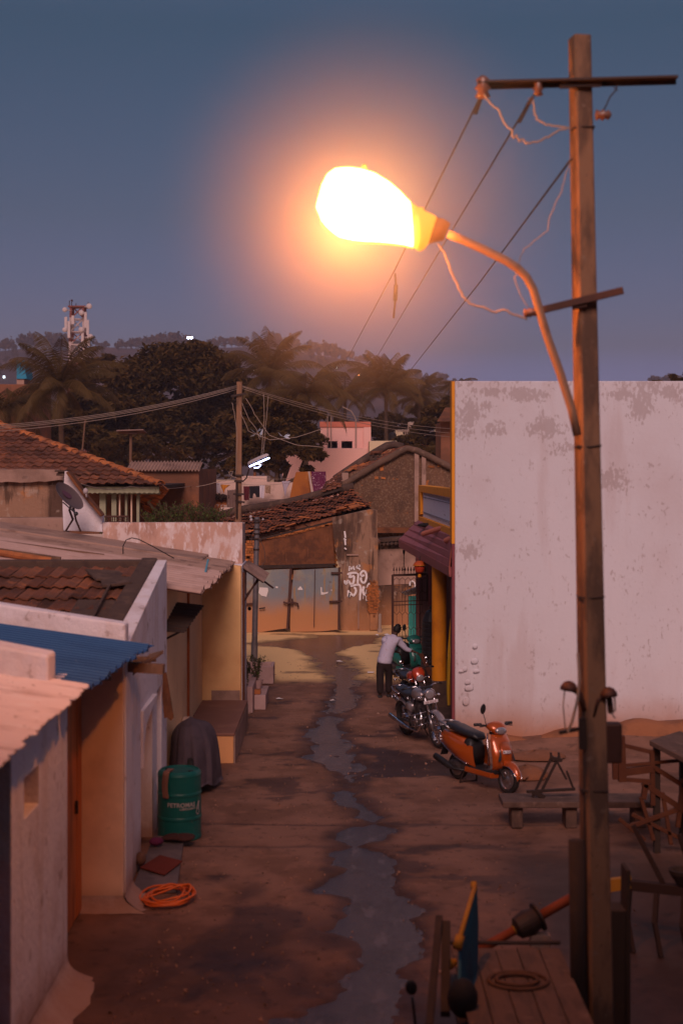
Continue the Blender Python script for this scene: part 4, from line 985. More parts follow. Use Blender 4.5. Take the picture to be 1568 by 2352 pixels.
# ================================================================ old gabled house
Yg = 50.0
og = thing('old_gabled_house', 'old lichen-stained gabled house with a thick rounded coping', 'house', (X_(900,Yg), Yg, 0))
mb = MB(); fpoly(mb, [(786,1300),(786,1092),(800,1090),(866,1060),(935,1030),(1000,1052),(1075,1090),(1075,1300)], Yg, .35); part(mb, 'gable_wall', GABLE, og)
mb = MB()
def coping(pts, Y, r):
    q = [P(u, v, Y) for u, v in pts]; mb.tube(q, r, 10, flat=1.0)
coping([(752,1128),(775,1118),(800,1106),(830,1088),(866,1066),(900,1048),(918,1037),(935,1030),(955,1034),(985,1048),(1020,1066),(1075,1095)], Yg-.1, .115)
part(mb, 'coping', M('mossy_coping', (.17,.10,.07), .95, [((.11,.07,.05), 1.5, .45, .65, .8), ((.34,.23,.17), 5, .55, .7, .5)], (14,.7,.03)), og, smooth=True)
mb = MB(); tile_roof(mb, P(935,1026,Yg+.1)+Vector((0,8,0)), P(935,1026,Yg+.1), P(752,1122,Yg+.1)+Vector((0,8,0)), P(752,1122,Yg+.1), 12, 26, seed=12, amp=.05); part(mb, 'roof', TILE, og, weld=False)
mb = MB(); tile_roof(mb, P(935,1026,Yg+.1), P(935,1026,Yg+.1)+Vector((0,8,0)), P(1075,1090,Yg+.1), P(1075,1090,Yg+.1)+Vector((0,8,0)), 12, 26, seed=13, amp=.05); part(mb, 'roof_right', TILE, og, weld=False)
mb = MB(); rect(mb, 951, 962, 1038, 1215, Yg-.12, .3); rect(mb, 968, 978, 1044, 1215, Yg-.12, .3); part(mb, 'pilaster', CONC, og, bev=.02, split=True)
mb = MB(); rect(mb, 785, 800, 1086, 1165, Yg-.15, .4); part(mb, 'corner_pier', CONC, og, bev=.02)
mb = MB(); rect(mb, 866, 985, 1212, 1224, Yg-.5, .7); part(mb, 'base_beam', RUST, og)
mb = MB(); 
for (u, v, w_, h_) in [(877,1068,5,9),(876,1076,4,10),(864,1097,4,6),(990,1072,7,5),(1012,1068,8,7),(880,1098,5,4)]: mb.obox(P(u, v, Yg-.01), (w_*2*Yg/F, .04, h_*Yg/F), (0,random.uniform(-.2,.2),0), random.random())
part(mb, 'bare_bricks', BRICK, og)
# left porch of that house: little tiled lean-to on posts
lp = thing('tiled_lean_to', 'small dark tiled lean-to roof on posts left of the gable', 'lean-to', (X_(765,Yg), Yg-1, 2.5))
mb = MB(); tile_roof(mb, P(752,1108,Yg+.5), P(786,1083,Yg+.5), P(738,1134,Yg-1.2), P(786,1120,Yg-1.2), 5, 4, seed=14, amp=.05, step=.06); part(mb, 'roof', TILE, lp, weld=False)
mb = MB(); mb.bar(P(738,1137,Yg-1.2), P(788,1122,Yg-1.2), .1, .08); mb.bar(P(770,1126,Yg-.8), P(770,1170,Yg-.8), .12, .12); mb.bar(P(783,1125,Yg-.8), P(783,1170,Yg-.8), .16,.12); part(mb, 'posts', DARKWOOD, lp)
# chimney-like vent on the roof and second roof behind
vt = thing('roof_vent', 'little brick roof vent with two broken tiles on top', 'roof vent', P(865,1062,Yg+1.5))
mb = MB()
for u in (852, 862, 872): mb.obox(P(u,1050,Yg+1.5), (.10,.25,.30)); 
part(mb, 'brick_posts', DARKCONC, vt)
mb = MB(); mb.obox(P(863,1041.5,Yg+1.5), (.5,.4,.03), (0,-.12,0)); mb.obox(P(866,1037,Yg+1.5), (.36,.3,.05), (0,-.1,.1)); mb.obox(P(860,1039,Yg+1.4), (.3,.3,.04), (0,.1,0)); part(mb, 'cap_tiles', TILE, vt)
br = thing('rear_tiled_roof', 'second clay tiled roof showing just behind the gable coping', 'roof', P(870,1100,56))
mb = MB(); tile_roof(mb, P(893,1022,62), P(925,1027,62), P(790,1085,55), P(925,1060,55), 8, 8, seed=15, amp=.06); part(mb, 'tiles', TILEO, br, weld=False)
mb = MB(); mb.tube([P(770,1100,56), P(820,1066,56.5), P(860,1040,57), P(888,1024,58), P(905,1021,58), P(925,1027,58)], .16, 8); part(mb, 'coping', DARKCONC, br, smooth=True)
# ================================================================ LEFT ROW, house nearest the camera (white sheet roof)
def lean_x(y): return -2.5-.018*(y-16.5)
h1 = thing('white_sheet_house', 'limewashed house nearest the camera with pale corrugated roof', 'house', (-4, 11, 0))
mb = MB()
xw = -2.65
ysq = [11.55,12.0,12.55,13.78]; zsq = [0,2.03,2.37,3.0]; fx_ = lambda y: xw-.012*(13.8-y)
vs = [(fx_(y), y, z) for z in zsq for y in ysq]+[(-2.95, y, z) for z in zsq for y in ysq]; fs = []
for j in range(3):
    for i in range(3):
        if (i, j) != (1, 1): a_ = j*4+i; fs += [(a_, a_+1, a_+5, a_+4), (a_+16, a_+20, a_+21, a_+17)]
for a_, b_ in [(5,6),(6,10),(10,9),(9,5),(0,4),(4,8),(8,12),(3,7),(7,11),(11,15),(0,1),(1,2),(2,3),(12,13),(13,14),(14,15)]: fs.append((a_, b_, b_+16, a_+16))
mb.add(vs, fs); part(mb, 'pier', WHITE, h1, bev=.01)
mb = MB(); mb.box(-2.9, -2.86, 11.95, 12.6, 1.98, 2.42); part(mb, 'niche_back', YELLOW, h1)  # ochre colour stands in for the yellowish light inside the niche
mb = MB()   # flared plaster foot
def flare(x0, ya, yb, out, hgt, endr=True, n=24):
    def fn(s, q):
        # s runs along the wall then round its end; q from top to ground
        y = ya+(yb-ya)*min(1, s/.7); an = max(0, (s-.7)/.3)*PI/2; o = out*(q**2.2)*(1+.12*math.sin(s*23)+.08*math.sin(s*51+q*4))
        return Vector((x0+o*math.cos(an)-(.28 if s >= 1 else 0)*an/PI*2*1.0, y+o*math.sin(an)*.8, hgt*(1-q)+.0))
    mb.surf(fn, n, 10)
flare(xw+.002, 10.6, 13.78, .27, .26); part(mb, 'plaster_foot', WHITE, h1, smooth=True)
mb = MB(); mb.box(-2.86, -2.80, 9.0, 11.52, 1.81, 2.95); part(mb, 'green_door_panel', GREENDOOR, h1)
mb = MB(); mb.box(-2.86, -2.79, 9.0, 11.52, .02, 1.805)
for y in (9.6,10.2,10.8,11.3): mb.box(-2.79, -2.775, y, y+.03, .05, 1.8)
part(mb, 'red_door_panel', REDDOOR, h1)
mb = MB(); mb.box(-8, -2.96, 7.5, 16.0, 0, 2.97); part(mb, 'wall', WHITE, h1)
mb = MB(); yy = 13.84
for i in range(8):
    mb.box(-2.95, -2.92+.006*(i % 2), yy, yy+.262, .03, 2.86); yy += .267
part(mb, 'plank_door', DOORWOOD, h1, bev=.004)
mb = MB()
for z in (.5,1.45,2.4): mb.box(-2.915, -2.895, 13.84, 14.5, z, z+.07)
mb.bar((-2.90,15.6,1.2),(-2.90,15.6,1.34),.03,.03); part(mb, 'hinge_strap', DARKIRON, h1)
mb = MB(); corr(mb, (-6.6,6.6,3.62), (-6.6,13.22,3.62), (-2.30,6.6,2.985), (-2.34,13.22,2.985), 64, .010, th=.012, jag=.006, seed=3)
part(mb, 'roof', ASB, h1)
mb = MB(); mb.hexa([(-7,13.02,3.0),(-2.68,13.02,3.0),(-2.68,13.36,3.0),(-7,13.36,3.0),(-7,13.02,4.12),(-2.68,13.02,3.275),(-2.68,13.36,3.275),(-7,13.36,4.12)]); part(mb, 'parapet', WHITE, h1, bev=.025)
# ================================================================ blue-roofed bay
h1b = thing('blue_sheet_bay', 'limewashed bay with blue corrugated roof between two white parapets', 'house', (-4, 15, 0))
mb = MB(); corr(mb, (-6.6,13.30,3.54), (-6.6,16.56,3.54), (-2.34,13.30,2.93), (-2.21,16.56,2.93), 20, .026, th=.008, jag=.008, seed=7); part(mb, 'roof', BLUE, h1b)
mb = MB(); mb.box(-2.948, -2.45, 16.0, 16.62, 0, 2.83); part(mb, 'pier', CREAM, h1b, bev=.012)
mb = MB(); mb.box(-2.5, -2.435, 16.1, 16.62, 0, 2.84); part(mb, 'pier_edge', WHITE, h1b, bev=.008)
mb = MB()
flare(-2.434, 16.0, 16.62, .20, .20)
def fl2(s, q): return Vector((-2.95+.5*s+ .26*q**2*max(0,(s-.8)/.2), 16.0-.08*q**2*(1+.1*math.sin(s*19)), .18*(1-q)))
mb.surf(fl2, 20, 8); part(mb, 'plaster_foot', WHITE, h1b, smooth=True)
mb = MB()
mb.bar((-2.95,16.35,2.74),(-2.02,16.2,2.70),.09,.11); mb.bar((-2.5,16.9,2.72),(-2.2,16.9,2.72),.05,.06)
mb.hexa([(-2.5,16.55,2.52),(-2.12,16.95,2.78),(-2.30,17.1,2.72),(-2.52,16.8,2.5),(-2.5,16.55,2.56),(-2.12,16.95,2.82),(-2.30,17.1,2.76),(-2.52,16.8,2.54)])
mb.bar((-2.6,14.6,2.86),(-2.36,14.6,2.84),.05,.05)
part(mb, 'rafter_end', WOOD, h1b, split=True)
# ================================================================ house 2, tiled roof behind its gable wall
h2 = thing('tiled_gable_house', 'limewashed house with mossy clay tile roof behind the blue sheet', 'house', (-5, 19, 0))
zt_ = lambda y: 2.94+(y-16.9)*(3.62-2.94)/4.1
mb = MB()
def wallseg(y0, y1, z0, z1, inner=-2.80, zr=None, o=0):
    za, zb2 = (z1, z1) if zr is None else (zr(y0), zr(y1))
    mb.hexa([(inner,y0,z0),(lean_x(y0)+o,y0,z0),(lean_x(y1)+o,y1,z0),(inner,y1,z0),(inner,y0,za),(lean_x(y0)+o,y0,za),(lean_x(y1)+o,y1,zb2),(inner,y1,zb2)])
wallseg(16.63, 17.95, 0, 1.9); wallseg(19.2, 19.75, 0, 1.9); wallseg(20.35, 21.05, 0, 1.9)
wallseg(16.63, 16.9, 1.9, 2.94); wallseg(16.9, 21.05, 1.9, 3, zr=zt_)
wallseg(19.75, 20.35, 0, 1.9, o=-.1)
part(mb, 'gable_wall', WHITE, h2, bev=.01)
mb = MB(); mb.box(-2.86, -2.70, 17.9, 19.25, 0, 1.95); part(mb, 'recess_back', CREAM, h2)
mb = MB()     # ragged plaster lintel over the recess
mb.prism([(-2.49,17.93,1.93),(-2.49,19.3,1.93),(-2.49,19.2,1.80),(-2.49,18.9,1.84),(-2.49,18.5,1.76),(-2.49,18.2,1.70),(-2.49,18.02,1.52),(-2.49,17.93,1.2)], (-.16,0,0)); part(mb, 'broken_lintel', WHITE, h2, bev=.006)
mb = MB(); mb.hexa([(-2.95,16.9,2.9),(-2.72,16.9,2.9),(-2.72,21.05,3.58),(-2.95,21.05,3.58),(-2.95,16.9,2.985),(-2.72,16.9,2.985),(-2.72,21.05,3.665),(-2.95,21.05,3.665)]); mb.box(-9, -2.72, 20.9, 21.15, 3.2, 3.63)
part(mb, 'mossy_coping', DARKCONC, h2, bev=.02)
mb = MB(); tile_roof(mb, (-7.5,20.85,3.52), (-2.95,20.85,3.52), (-7.5,16.75,2.80), (-2.95,16.75,2.80), 7, 26, clip=lambda s, q: not (s > .90 and q > .5), amp=.032, step=.055, seed=21, sag=.012); part(mb, 'roof', TILE, h2, weld=False)
mb = MB(); mb.obox((-3.22,18.1,3.10), (.5,1.5,.03), (math.radians(9.9),.02,.02)); mb.obox((-3.12,18.3,3.20), (.03,2.2,.05), (math.radians(9.9),0,.03)); mb.obox((-3.3,20.1,3.47), (.5,.5,.03), (math.radians(12),.08,.5)); mb.obox((-3.1,19.6,3.42), (.4,.35,.03), (math.radians(9),-.1,.2))
mb.obox((-3.2,17.4,2.99), (1.0,1.0,.03), (math.radians(9.9),0,.0))
part(mb, 'dark_patch_sheet', DARKCONC, h2, split=True)
mb = MB(); mb.hexa([(-7,16.62,2.5),(-2.52,16.62,2.5),(-2.52,16.88,2.5),(-7,16.88,2.5),(-7,16.62,3.87),(-2.52,16.62,3.165),(-2.52,16.88,3.165),(-7,16.88,3.87)]); part(mb, 'parapet', WHITE, h2, bev=.025)
mb = MB(); mb.box(-8, -2.87, 16.9, 21, 0, 2.75); part(mb, 'wall', WHITE, h2)
# rusty sheets hung on the wall
mb = MB(); a = P(376,1545,20.4); mb.prism([P(374,1545,20.4), P(382,1545,20.4), P(390,1590,20.35), P(399,1648,20.3), P(393,1656,20.3), P(384,1648,20.3), P(377,1650,20.3), P(373,1600,20.35)], (0,.03,0))
solo(mb, 'hanging_rusty_sheet', RUST, 'narrow dark rusty sheet hanging on the white wall above the covered motorbike', 'metal sheet')
# ================================================================ house 3, ochre
h3 = thing('ochre_house', 'cream and ochre porch house with pale sheet roof and raised platform', 'house', (-4, 25, 0))
zr3 = lambda x: 3.11+(-2.09-x)*.155
mb = MB(); mb.box(-2.95, -2.68, 21.16, 27.38, 0, 3.12); part(mb, 'side_wall', M('light_ochre', (.90,.60,.34), .9, [((.72,.44,.24), 1.2, .45, .7, .6)], (16,.3,.01)), h3)
mb = MB(); mb.box(-2.675, -2.64, 24.7, 24.80, .52, 2.9); part(mb, 'door_frame', DOORWOOD, h3)
mb = MB(); mb.hexa([(-2.68,27.4,0),(-1.935,27.4,0),(-1.935,27.62,0),(-2.68,27.62,0),(-2.68,27.4,3.19),(-1.935,27.4,3.085),(-1.935,27.62,3.085),(-2.68,27.62,3.19)]); part(mb, 'front_wall', YELLOW, h3)
mb = MB(); mb.box(-2.5, -1.95, 27.385, 27.4, .5, .70); part(mb, 'pink_skirting', CONC, h3)
mb = MB(); mb.box(-2.1, -1.925, 27.63, 28.9, 0, 3.1); part(mb, 'lane_wall', WHITE, h3)
mb = MB(); mb.box(-2.67, -1.82, 24.0, 27.38, 0, .46); part(mb, 'platform', M('porch_yellow', (.80,.40,.17), .9, [((.5,.26,.13), 2, .45, .7, .6)], (20,.4,.01)), h3, bev=.012)
mb = MB(); mb.box(-2.675, -1.80, 23.985, 27.38, .463, .515); part(mb, 'platform_top', M('porch_red_floor', (.24,.11,.08), .7, [((.33,.17,.12), 2, .5, .7, .6)], (18,.3,.01)), h3, bev=.01)
mb = MB(); mb.box(-1.815, -1.795, 24.0, 27.38, 0, .455); part(mb, 'platform_side', CONC, h3)
mb = MB(); mb.hexa([(-2.67,22.8,.0),(-2.45,22.9,.0),(-2.45,24.0,.0),(-2.67,24.0,.0),(-2.67,22.9,.62),(-2.5,23.0,.55),(-2.5,24.0,.8),(-2.67,24.0,.8)]); part(mb, 'stub_wall', CREAM, h3, bev=.02)
mb = MB(); corr(mb, (-7,21.2,3.13+4.91*.155), (-7,25.2,3.13+4.91*.155), (-2.09,21.2,3.13), (-2.09,25.2,3.13), 11, .05, th=.015, jag=.01, seed=9); part(mb, 'sheet_roof', M('pinkish_sheet', (.52,.35,.30), .9, [((.34,.21,.17), 1.2, .45, .7, .7), ((.62,.46,.42), 5, .55, .7, .5)], (24,.4,.01)), h3)
mb = MB(); corr(mb, (-7,25.1,3.15+4.91*.155), (-7,27.75,3.15+4.91*.155), (-2.07,25.1,3.16), (-2.07,27.75,3.16), 7, .028, th=.04, jag=.012, seed=11); part(mb, 'far_sheet', CONC, h3)
mb = MB(); mb.hexa([(-7.2,26.6,3.2),(-2.6,26.6,3.2),(-2.6,27.9,3.2),(-7.2,27.9,3.2),(-7.2,26.6,3.99),(-2.6,26.6,3.275),(-2.6,27.9,3.295),(-7.2,27.9,4.02)]); part(mb, 'roof_slab', CONC, h3, bev=.015)
mb = MB(); mb.box(-8, -2.96, 21.2, 27.9, 0, 3.05); part(mb, 'wall', CREAM, h3)
mb = MB(); mb.box(X_(235,28)+.0, -1.945, 28.0, 28.2, 3.1, 3.91); mb.box(-2.15, -1.95, 28.2, 28.9, 3.1, 3.88); part(mb, 'roof_parapet', PEACH, h3, bev=.01)
mb = MB(); mb.box(-9, -2.45, 28.25, 33, 0, 3.45); part(mb, 'rear_block', CREAM, h3)
mb = MB(); mb.bar((-6.3,24.3,3.78),(-4.1,24.6,3.46),.10,.07); mb.bar((-6.6,22.3,3.87),(-4.4,22.3,3.55),.09,.08); part(mb, 'roof_batten', WOOD, h3, split=True)
# gable stub with stepped cap and the wall beside it
gs = thing('whitewashed_stub', 'whitewashed slanted gable stub beside the satellite dish', 'wall', (X_(190,27.95), 27.95, 3.6))
mb = MB(); fpoly(mb, rough_outline([(146,1219),(144,1150),(149,1082),(157,1083),(190,1128),(234,1182),(236,1222)], 14, .5, 31), 27.95, .3); part(mb, 'stub', WHITE, gs, bev=.01)
mb = MB(); 
for a, b in [((158,1084),(196,1136)),((196,1136),(236,1184))]: mb.bar(P(*a,27.9), P(*b,27.9), .35, .05)
part(mb, 'rusty_flashing', RUST, gs)
mb = MB(); rect(mb, 126, 150, 1080, 1084, 28.2, .5); rect(mb, 130, 148, 1087, 1093, 28.25, .4); rect(mb, 133, 145, 1084, 1087, 28.25, .3); part(mb, 'stepped_cap', DARKCONC, gs)
bw = thing('rear_brown_wall', 'brown stained wall with pale crust left of the dish', 'wall', (X_(60,29), 29, 0))
mb = MB(); mb.box(X_(-300,29), X_(150,29), 29, 29.3, 0, Z_(1100,29)); part(mb, 'wall', BROWNWALL, bw)
mb = MB(); fpoly(mb, rough_outline([(-300,1074),(126,1079),(150,1094),(148,1103),(60,1108),(-300,1100)], 14, 1.6, 33), 28.85, .5); part(mb, 'pale_crust', CONC, bw)
mb = MB(); mb.box(X_(-300,28.3), X_(146,28.3), 28.3, 28.95, 3.4, Z_(1190,28.3)); part(mb, 'ledge', CONC, bw, bev=.02)
# curled cable and blue stick on the roof
mb = MB(); q = [P(u, v, 25.5) for u, v in [(283,1283),(283,1262),(290,1248),(303,1243),(318,1246),(330,1252),(350,1262),(400,1290)]]; mb.tube([p+Vector((0,0,.06)) for p in q], .010, 6)
solo(mb, 'roof_cable', BLACKM, 'thin dark cable curling over the brown concrete roof', 'cable', smooth=True)
mb = MB(); a, b = P(471,1323,24.2), P(478,1291,25.2); mb.tube([a+Vector((0,0,.04)), b+Vector((0,0,.04))], .018, 6); solo(mb, 'blue_stick', M('pale_blue_plastic', (.12,.38,.48), .5), 'thin pale blue stick lying on the pinkish sheet roof', 'stick')
mb = MB(); mb.tube([(x_, 21.6, 3.13+(-2.09-x_)*.155+.09) for x_ in (-5.6,-5.0,-4.4)], .05, 8); solo(mb, 'clay_pipe', TILEO, 'short orange clay pipe lying behind the mossy ridge', 'pipe')
# hoods
hd_ = thing('rusty_door_hood', 'small dark rusty sheet hood over the cream side door', 'awning', (-2.4, 22.2, 2.6))
mb = MB(); corr(mb, (-2.68,21.2,2.56), (-2.68,23.2,2.80), (-2.34,21.2,2.54), (-2.24,23.2,2.75), 9, .014); part(mb, 'sheet', DARKWOOD, hd_)
mb = MB(); mb.bar((-2.66,21.5,2.40),(-2.38,21.5,2.54),.03,.03); mb.bar((-2.66,22.8,2.45),(-2.30,22.8,2.66),.03,.03); part(mb, 'bracket', DARKIRON, hd_, split=True)
hw = thing('corrugated_door_hood', 'brown corrugated hood jutting over the steps of the ochre house', 'awning', (-1.75, 29, 2.7))
mb = MB(); corr(mb, (-1.93,27.9,3.05), (-1.93,29.3,3.06), (-1.52,27.9,2.76), (-1.50,29.3,2.80), 5, .05, th=.02, jag=.02, seed=2); part(mb, 'sheet', BROWNSHEET, hw)
mb = MB(); mb.bar((-1.92,28.3,2.35),(-1.65,28.3,2.80),.035,.035); mb.bar((-1.92,29.6,2.85),(-1.40,29.2,2.52),.03,.03); mb.bar((-1.93,28.8,2.4),(-1.6,28.8,2.8),.03,.03); part(mb, 'bracket', IRON, hw, split=True)
mb = MB(); mb.box(-1.93, -1.88, 27.64, 27.72, 0, 2.95); part(mb, 'orange_post', ORANGEWOOD, hw)
# steps, planter, plants
STEPM = M('pink_steps', (.52,.35,.33), .9, [((.34,.21,.19), 2, .45, .7, .6)], (18,.4,.01))
st = thing('door_steps', 'two pinkish plastered steps at the ochre house lane door', 'steps', (-1.8, 30, 0))
mb = MB(); mb.box(-1.92, -1.80, 28.9, 30.6, 0, .54); part(mb, 'step', STEPM, st, bev=.015)
mb = MB(); mb.box(-1.797, -1.56, 29.3, 30.6, 0, .30); part(mb, 'step', STEPM, st, bev=.015)
pl_ = thing('planter_box', 'empty pinkish concrete planter box at the foot of the steel pole', 'planter', (-1.87, 33, 0))
mb = MB(); xa, xb = X_(563,32.8), X_(628,32.8)
for b in [(xa,xb,32.7,32.78),(xa,xb,33.42,33.5),(xa,xa+.07,32.785,33.415),(xb-.07,xb,32.785,33.415)]: mb.box(*b, .02, .42)
part(mb, 'box', STEPM, pl_, bev=.008)
mb = MB(); mb.box(xa+.075, xb-.075, 32.79, 33.41, .03, .33); part(mb, 'soil', MUD, pl_)
def twig_plant(label, u, v, Y, h, n, zb, group=None, pot=True, spread=.5, potmat=STEPM):
    p = Vector((X_(u,Y), Y, zb)); t = thing('potted_plant', label, 'potted plant', p, group=group); R = random.Random(int(u))
    if pot:
        mb = MB(); mb.lathe([(.09,0),(.13,.16),(.135,.18),(.115,.18),(.11,.15),(0,.15)], p, n=14); part(mb, 'pot', potmat, t)
    mb = MB(); lf = MB()
    for i in range(n):
        a = R.uniform(0, 6.28); s = R.uniform(.1, spread); q = [p+Vector((0,0,.12))]
        for k in range(1, 5): q.append(p+Vector((math.cos(a)*s*h*(k/4)**1.3, math.sin(a)*s*h*(k/4)**1.3, .12+h*(k/4)*R.uniform(.9,1.05))))
        mb.tube(q, .006, 4)
        for k in range(14):
            f = R.uniform(.25, 1)*4; j = min(3, int(f)); c = q[j].lerp(q[j+1], f-j)
            e = Euler((R.uniform(0,6), R.uniform(0,6), 0)).to_matrix(); s_ = R.uniform(.02,.04)*max(1, h)
            lf.add([c, c+e@Vector((s_,s_*.4,0)), c+e@Vector((2*s_,0,0)), c+e@Vector((s_,-s_*.4,0))], [(0,1,2,3)], R.random())
    part(mb, 'stems', BARK, t); part(lf, 'leaves', LEAFG, t, weld=False)
twig_plant('wiry dark potted plant standing on the lower pink step', 590, 1590, 30.2, .55, 16, .31, spread=.55)
twig_plant('dark leafy plant in the corner between the upper step and the wall', 562, 1560, 31.2, .55, 14, .0, spread=.3)
mb = MB(); mb.box(X_(583,29.5), X_(599,29.5), 29.4, 29.6, .302, .39); solo(mb, 'small_brick', TILEO, 'small pale brick lying on the lower step before the plant', 'brick', bev=.01)
for i, (u, h) in enumerate([(352,.55),(385,.95),(412,.75),(447,.9),(470,.6),(495,.7)]):
    twig_plant(['low green plant at the left end of the row above the peach parapet','tallest bushy green plant above the peach parapet, second from left','bushy green plant third from left above the peach parapet','wide bushy plant right of the middle above the peach parapet','low green plant second from right above the peach parapet','small green plant at the right end above the peach parapet'][i],
               u, 1190, 31.5, h*.55+.12, 26, 3.46, 'green plants behind the peach parapet', spread=.95, potmat=BLACKP)
# ================================================================ RIGHT, big whitewashed building
wb = thing('big_white_building', 'tall whitewashed windowless building end filling the right side', 'building', (7, 27, 0))
mb = MB(); mb.box(2.07, 14.5, 26.0, 26.4, 0, 6.575); part(mb, 'front_wall', BIGWALL, wb, bev=.02)
mb = MB(); mb.box(4.2, 14.4, 26.45, 36, 0, 6.4); part(mb, 'rear_block', BIGWALL, wb)
mb = MB(); mb.box(2.015, 2.068, 26.005, 26.4, 3.6, 6.57); part(mb, 'orange_edge', ORANGE, wb)
mb = MB(); mb.box(2.02, 2.068, 26.006, 26.4, 0, 3.595); part(mb, 'maroon_edge', MAROON, wb)
for (u, v, ru, rv2) in [(1067,1536,8,8),(1089,1518,9,9),(1093,1541,10,6),(1073,1566,10,8),(1076,1580,11,9),(1069,1610,9,14),(1090,1484,7,8),(1059,1541,8,5)]:
    c = P(u, v, 26.0); s = 26/F; mb = MB(); R = random.Random(u); ru *= .8; rv2 *= .75
    mb.surf(lambda a, b: c+Vector((math.cos(a*2*PI)*math.sin(b*PI)*ru*s*(1+.2*math.sin(a*12+u)), -math.cos(b*PI)*.0-abs(math.sin(b*PI))*0-.035*max(0,math.cos((b-.5)*PI))*max(0,math.sin(a*PI))*.8-.02, math.cos(b*PI)*rv2*s)), 14, 10, closeu=True)
    part(mb, 'plaster_lump', BIGWALL, wb, smooth=True)
# rubble ledge along its foot
mb = MB()
def ledge(s, q):
    x = 3.0+s*9; y = 26.0-.55*(1-q)-.1*math.sin(x*1.3); zb_ = .05+.36*float(sst(np.array(x), 2.7, 6.5)); 
    return Vector((x, y, zb_-.18+(.20+.05*math.sin(x*5))*min(1, q*3)+.03*float(fbm(np.array([x*2.]), np.array([q*3.]), 1.0, 3)[0])))
mb.surf(ledge, 70, 8); solo(mb, 'dirt_ground', M('orange_dirt', (.33,.13,.06), .95, [((.16,.07,.04), 2, .45, .65, .7)], (22,.7,.02)), kind='structure', smooth=True)
# ================================================================ RIGHT, porch house with maroon awning
pr = thing('porch_house', 'orange-trimmed porch house with maroon tiled awning behind the white corner', 'house', (3, 31, 0))
def bx(y): return 2.035-.0175*(y-26.4)      # balcony plane
y0, y1 = 26.42, 35.0
def yb(mb, z0a, z0b, z1a, z1b, o0=0, o1=.22, ya=y0, yb_=y1):
    mb.hexa([(bx(ya)+o0,ya,z0a),(bx(ya)+o1,ya,z0a),(bx(yb_)+o1,yb_,z0b),(bx(yb_)+o0,yb_,z0b),(bx(ya)+o0,ya,z1a),(bx(ya)+o1,ya,z1a),(bx(yb_)+o1,yb_,z1b),(bx(yb_)+o0,yb_,z1b)])
mb = MB(); yb(mb, 4.43, 4.40, 4.60, 4.56); yb(mb, 3.66, 3.62, 3.86, 3.80); yb(mb, 3.862, 3.805, 4.428, 4.395, 0, .22, 34.3, 35.0); yb(mb, 3.862, 3.805, 4.428, 4.395, 0, .22, 26.42, 26.7)
part(mb, 'orange_frame', ORANGE, pr, bev=.01)
mb = MB(); yb(mb, 3.86, 3.80, 4.43, 4.40, .07, .14, 26.7, 34.3); part(mb, 'balcony_panel', M('balcony_whitewash', (.80,.78,.86), .9, [((.18,.15,.18), 3.4, .60, .68, .8, (1,.15,3)), ((.22,.2,.24), 9, .62, .7, .5, (1,1,.15))], (15,.3,.01)), pr)
mb = MB()
for z in (3.95, 4.30): yb(mb, z, z-.03, z+.012, z-.018, .055, .069, 26.7, 34.3)
for k in range(26): y = 26.9+k*.28; mb.box(bx(y)+.056, bx(y)+.069, y, y+.06, 4.33, 4.40); mb.box(bx(y)+.056, bx(y)+.069, y, y+.06, 3.88, 3.93)
part(mb, 'moulding', M('balcony_grey', (.30,.28,.33), .9), pr)
mb = MB(); mb.hexa([(bx(y0)+.0,y0,3.2),(6,y0,3.2),(6,36.5,3.2),(bx(36.5),36.5,3.2),(bx(y0)+.0,y0,3.65),(6,y0,3.65),(6,36.5,3.6),(bx(36.5),36.5,3.6)]); part(mb, 'floor_slab', MAROON, pr)
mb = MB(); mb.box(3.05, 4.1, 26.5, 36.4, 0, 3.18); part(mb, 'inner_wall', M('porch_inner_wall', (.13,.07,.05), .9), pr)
mb = MB(); mb.box(X_(955,36.5), 4.6, 36.5, 36.8, 0, 3.18); part(mb, 'end_wall', M('dusty_pink_wall', (.36,.20,.18), .9, [((.25,.12,.1), 2, .5, .7, .5)]), pr)
mb = MB(); mb.box(X_(955,36.4), X_(963,36.4), 36.36, 36.498, 0, 3.15); mb.box(X_(983,36.4), X_(990,36.4), 36.40, 36.498, 0, 3.15); part(mb, 'pink_pilaster', M('rose_paint', (.42,.14,.13), .85), pr)
mb = MB(); mb.lathe([(.15,.66),(.15,3.2)], (X_(1008,29),29,0), n=28); part(mb, 'column', M('orange_column_paint', (.85,.30,.012), .6, [((.5,.14,.01), 2, .45, .7, .6)]), pr, smooth=False)
mb = MB(); mb.box(X_(990,29), X_(1028,29), 28.82, 29.18, 0, .66); part(mb, 'column_base', DARKCONC, pr, bev=.02)
mb = MB(); mb.box(X_(985,28), 3.0, 27.2, 36.4, .0, .14); part(mb, 'porch_floor', DARKCONC, pr, bev=.01)
# awning
aw = thing('maroon_awning', 'sloping maroon tiled awning with thick lip over the porch', 'awning', (1.9, 30, 3.1))
far_i = Vector((bx(35)+.01, 35, 3.70)); near_i = Vector((bx(26.2), 26.2, 3.72)); far_o = Vector((1.41, 35, 3.20)); near_o = Vector((1.985, 26.12, 3.15))
AWM = M('maroon_tiles', (.36,.11,.115), .6, [((.36,.13,.16), .8, .45, .7, .7), ((.2,.06,.07), 4, .55, .7, .5)], (16,.2,.008))
mb = MB(); ns = 4
for i in range(ns):
    f0, f1 = i/ns, (i+1)/ns; a, b, c, d = [far_i.lerp(far_o, f0), near_i.lerp(near_o, f0), near_i.lerp(near_o, f1), far_i.lerp(far_o, f1)]
    st_ = Vector((0,0,.022)); mb.hexa([d, c, b, a, d+st_*1.4, c+st_*1.4, b+st_*.3, a+st_*.3])
part(mb, 'tile_course', AWM, aw, weld=False)
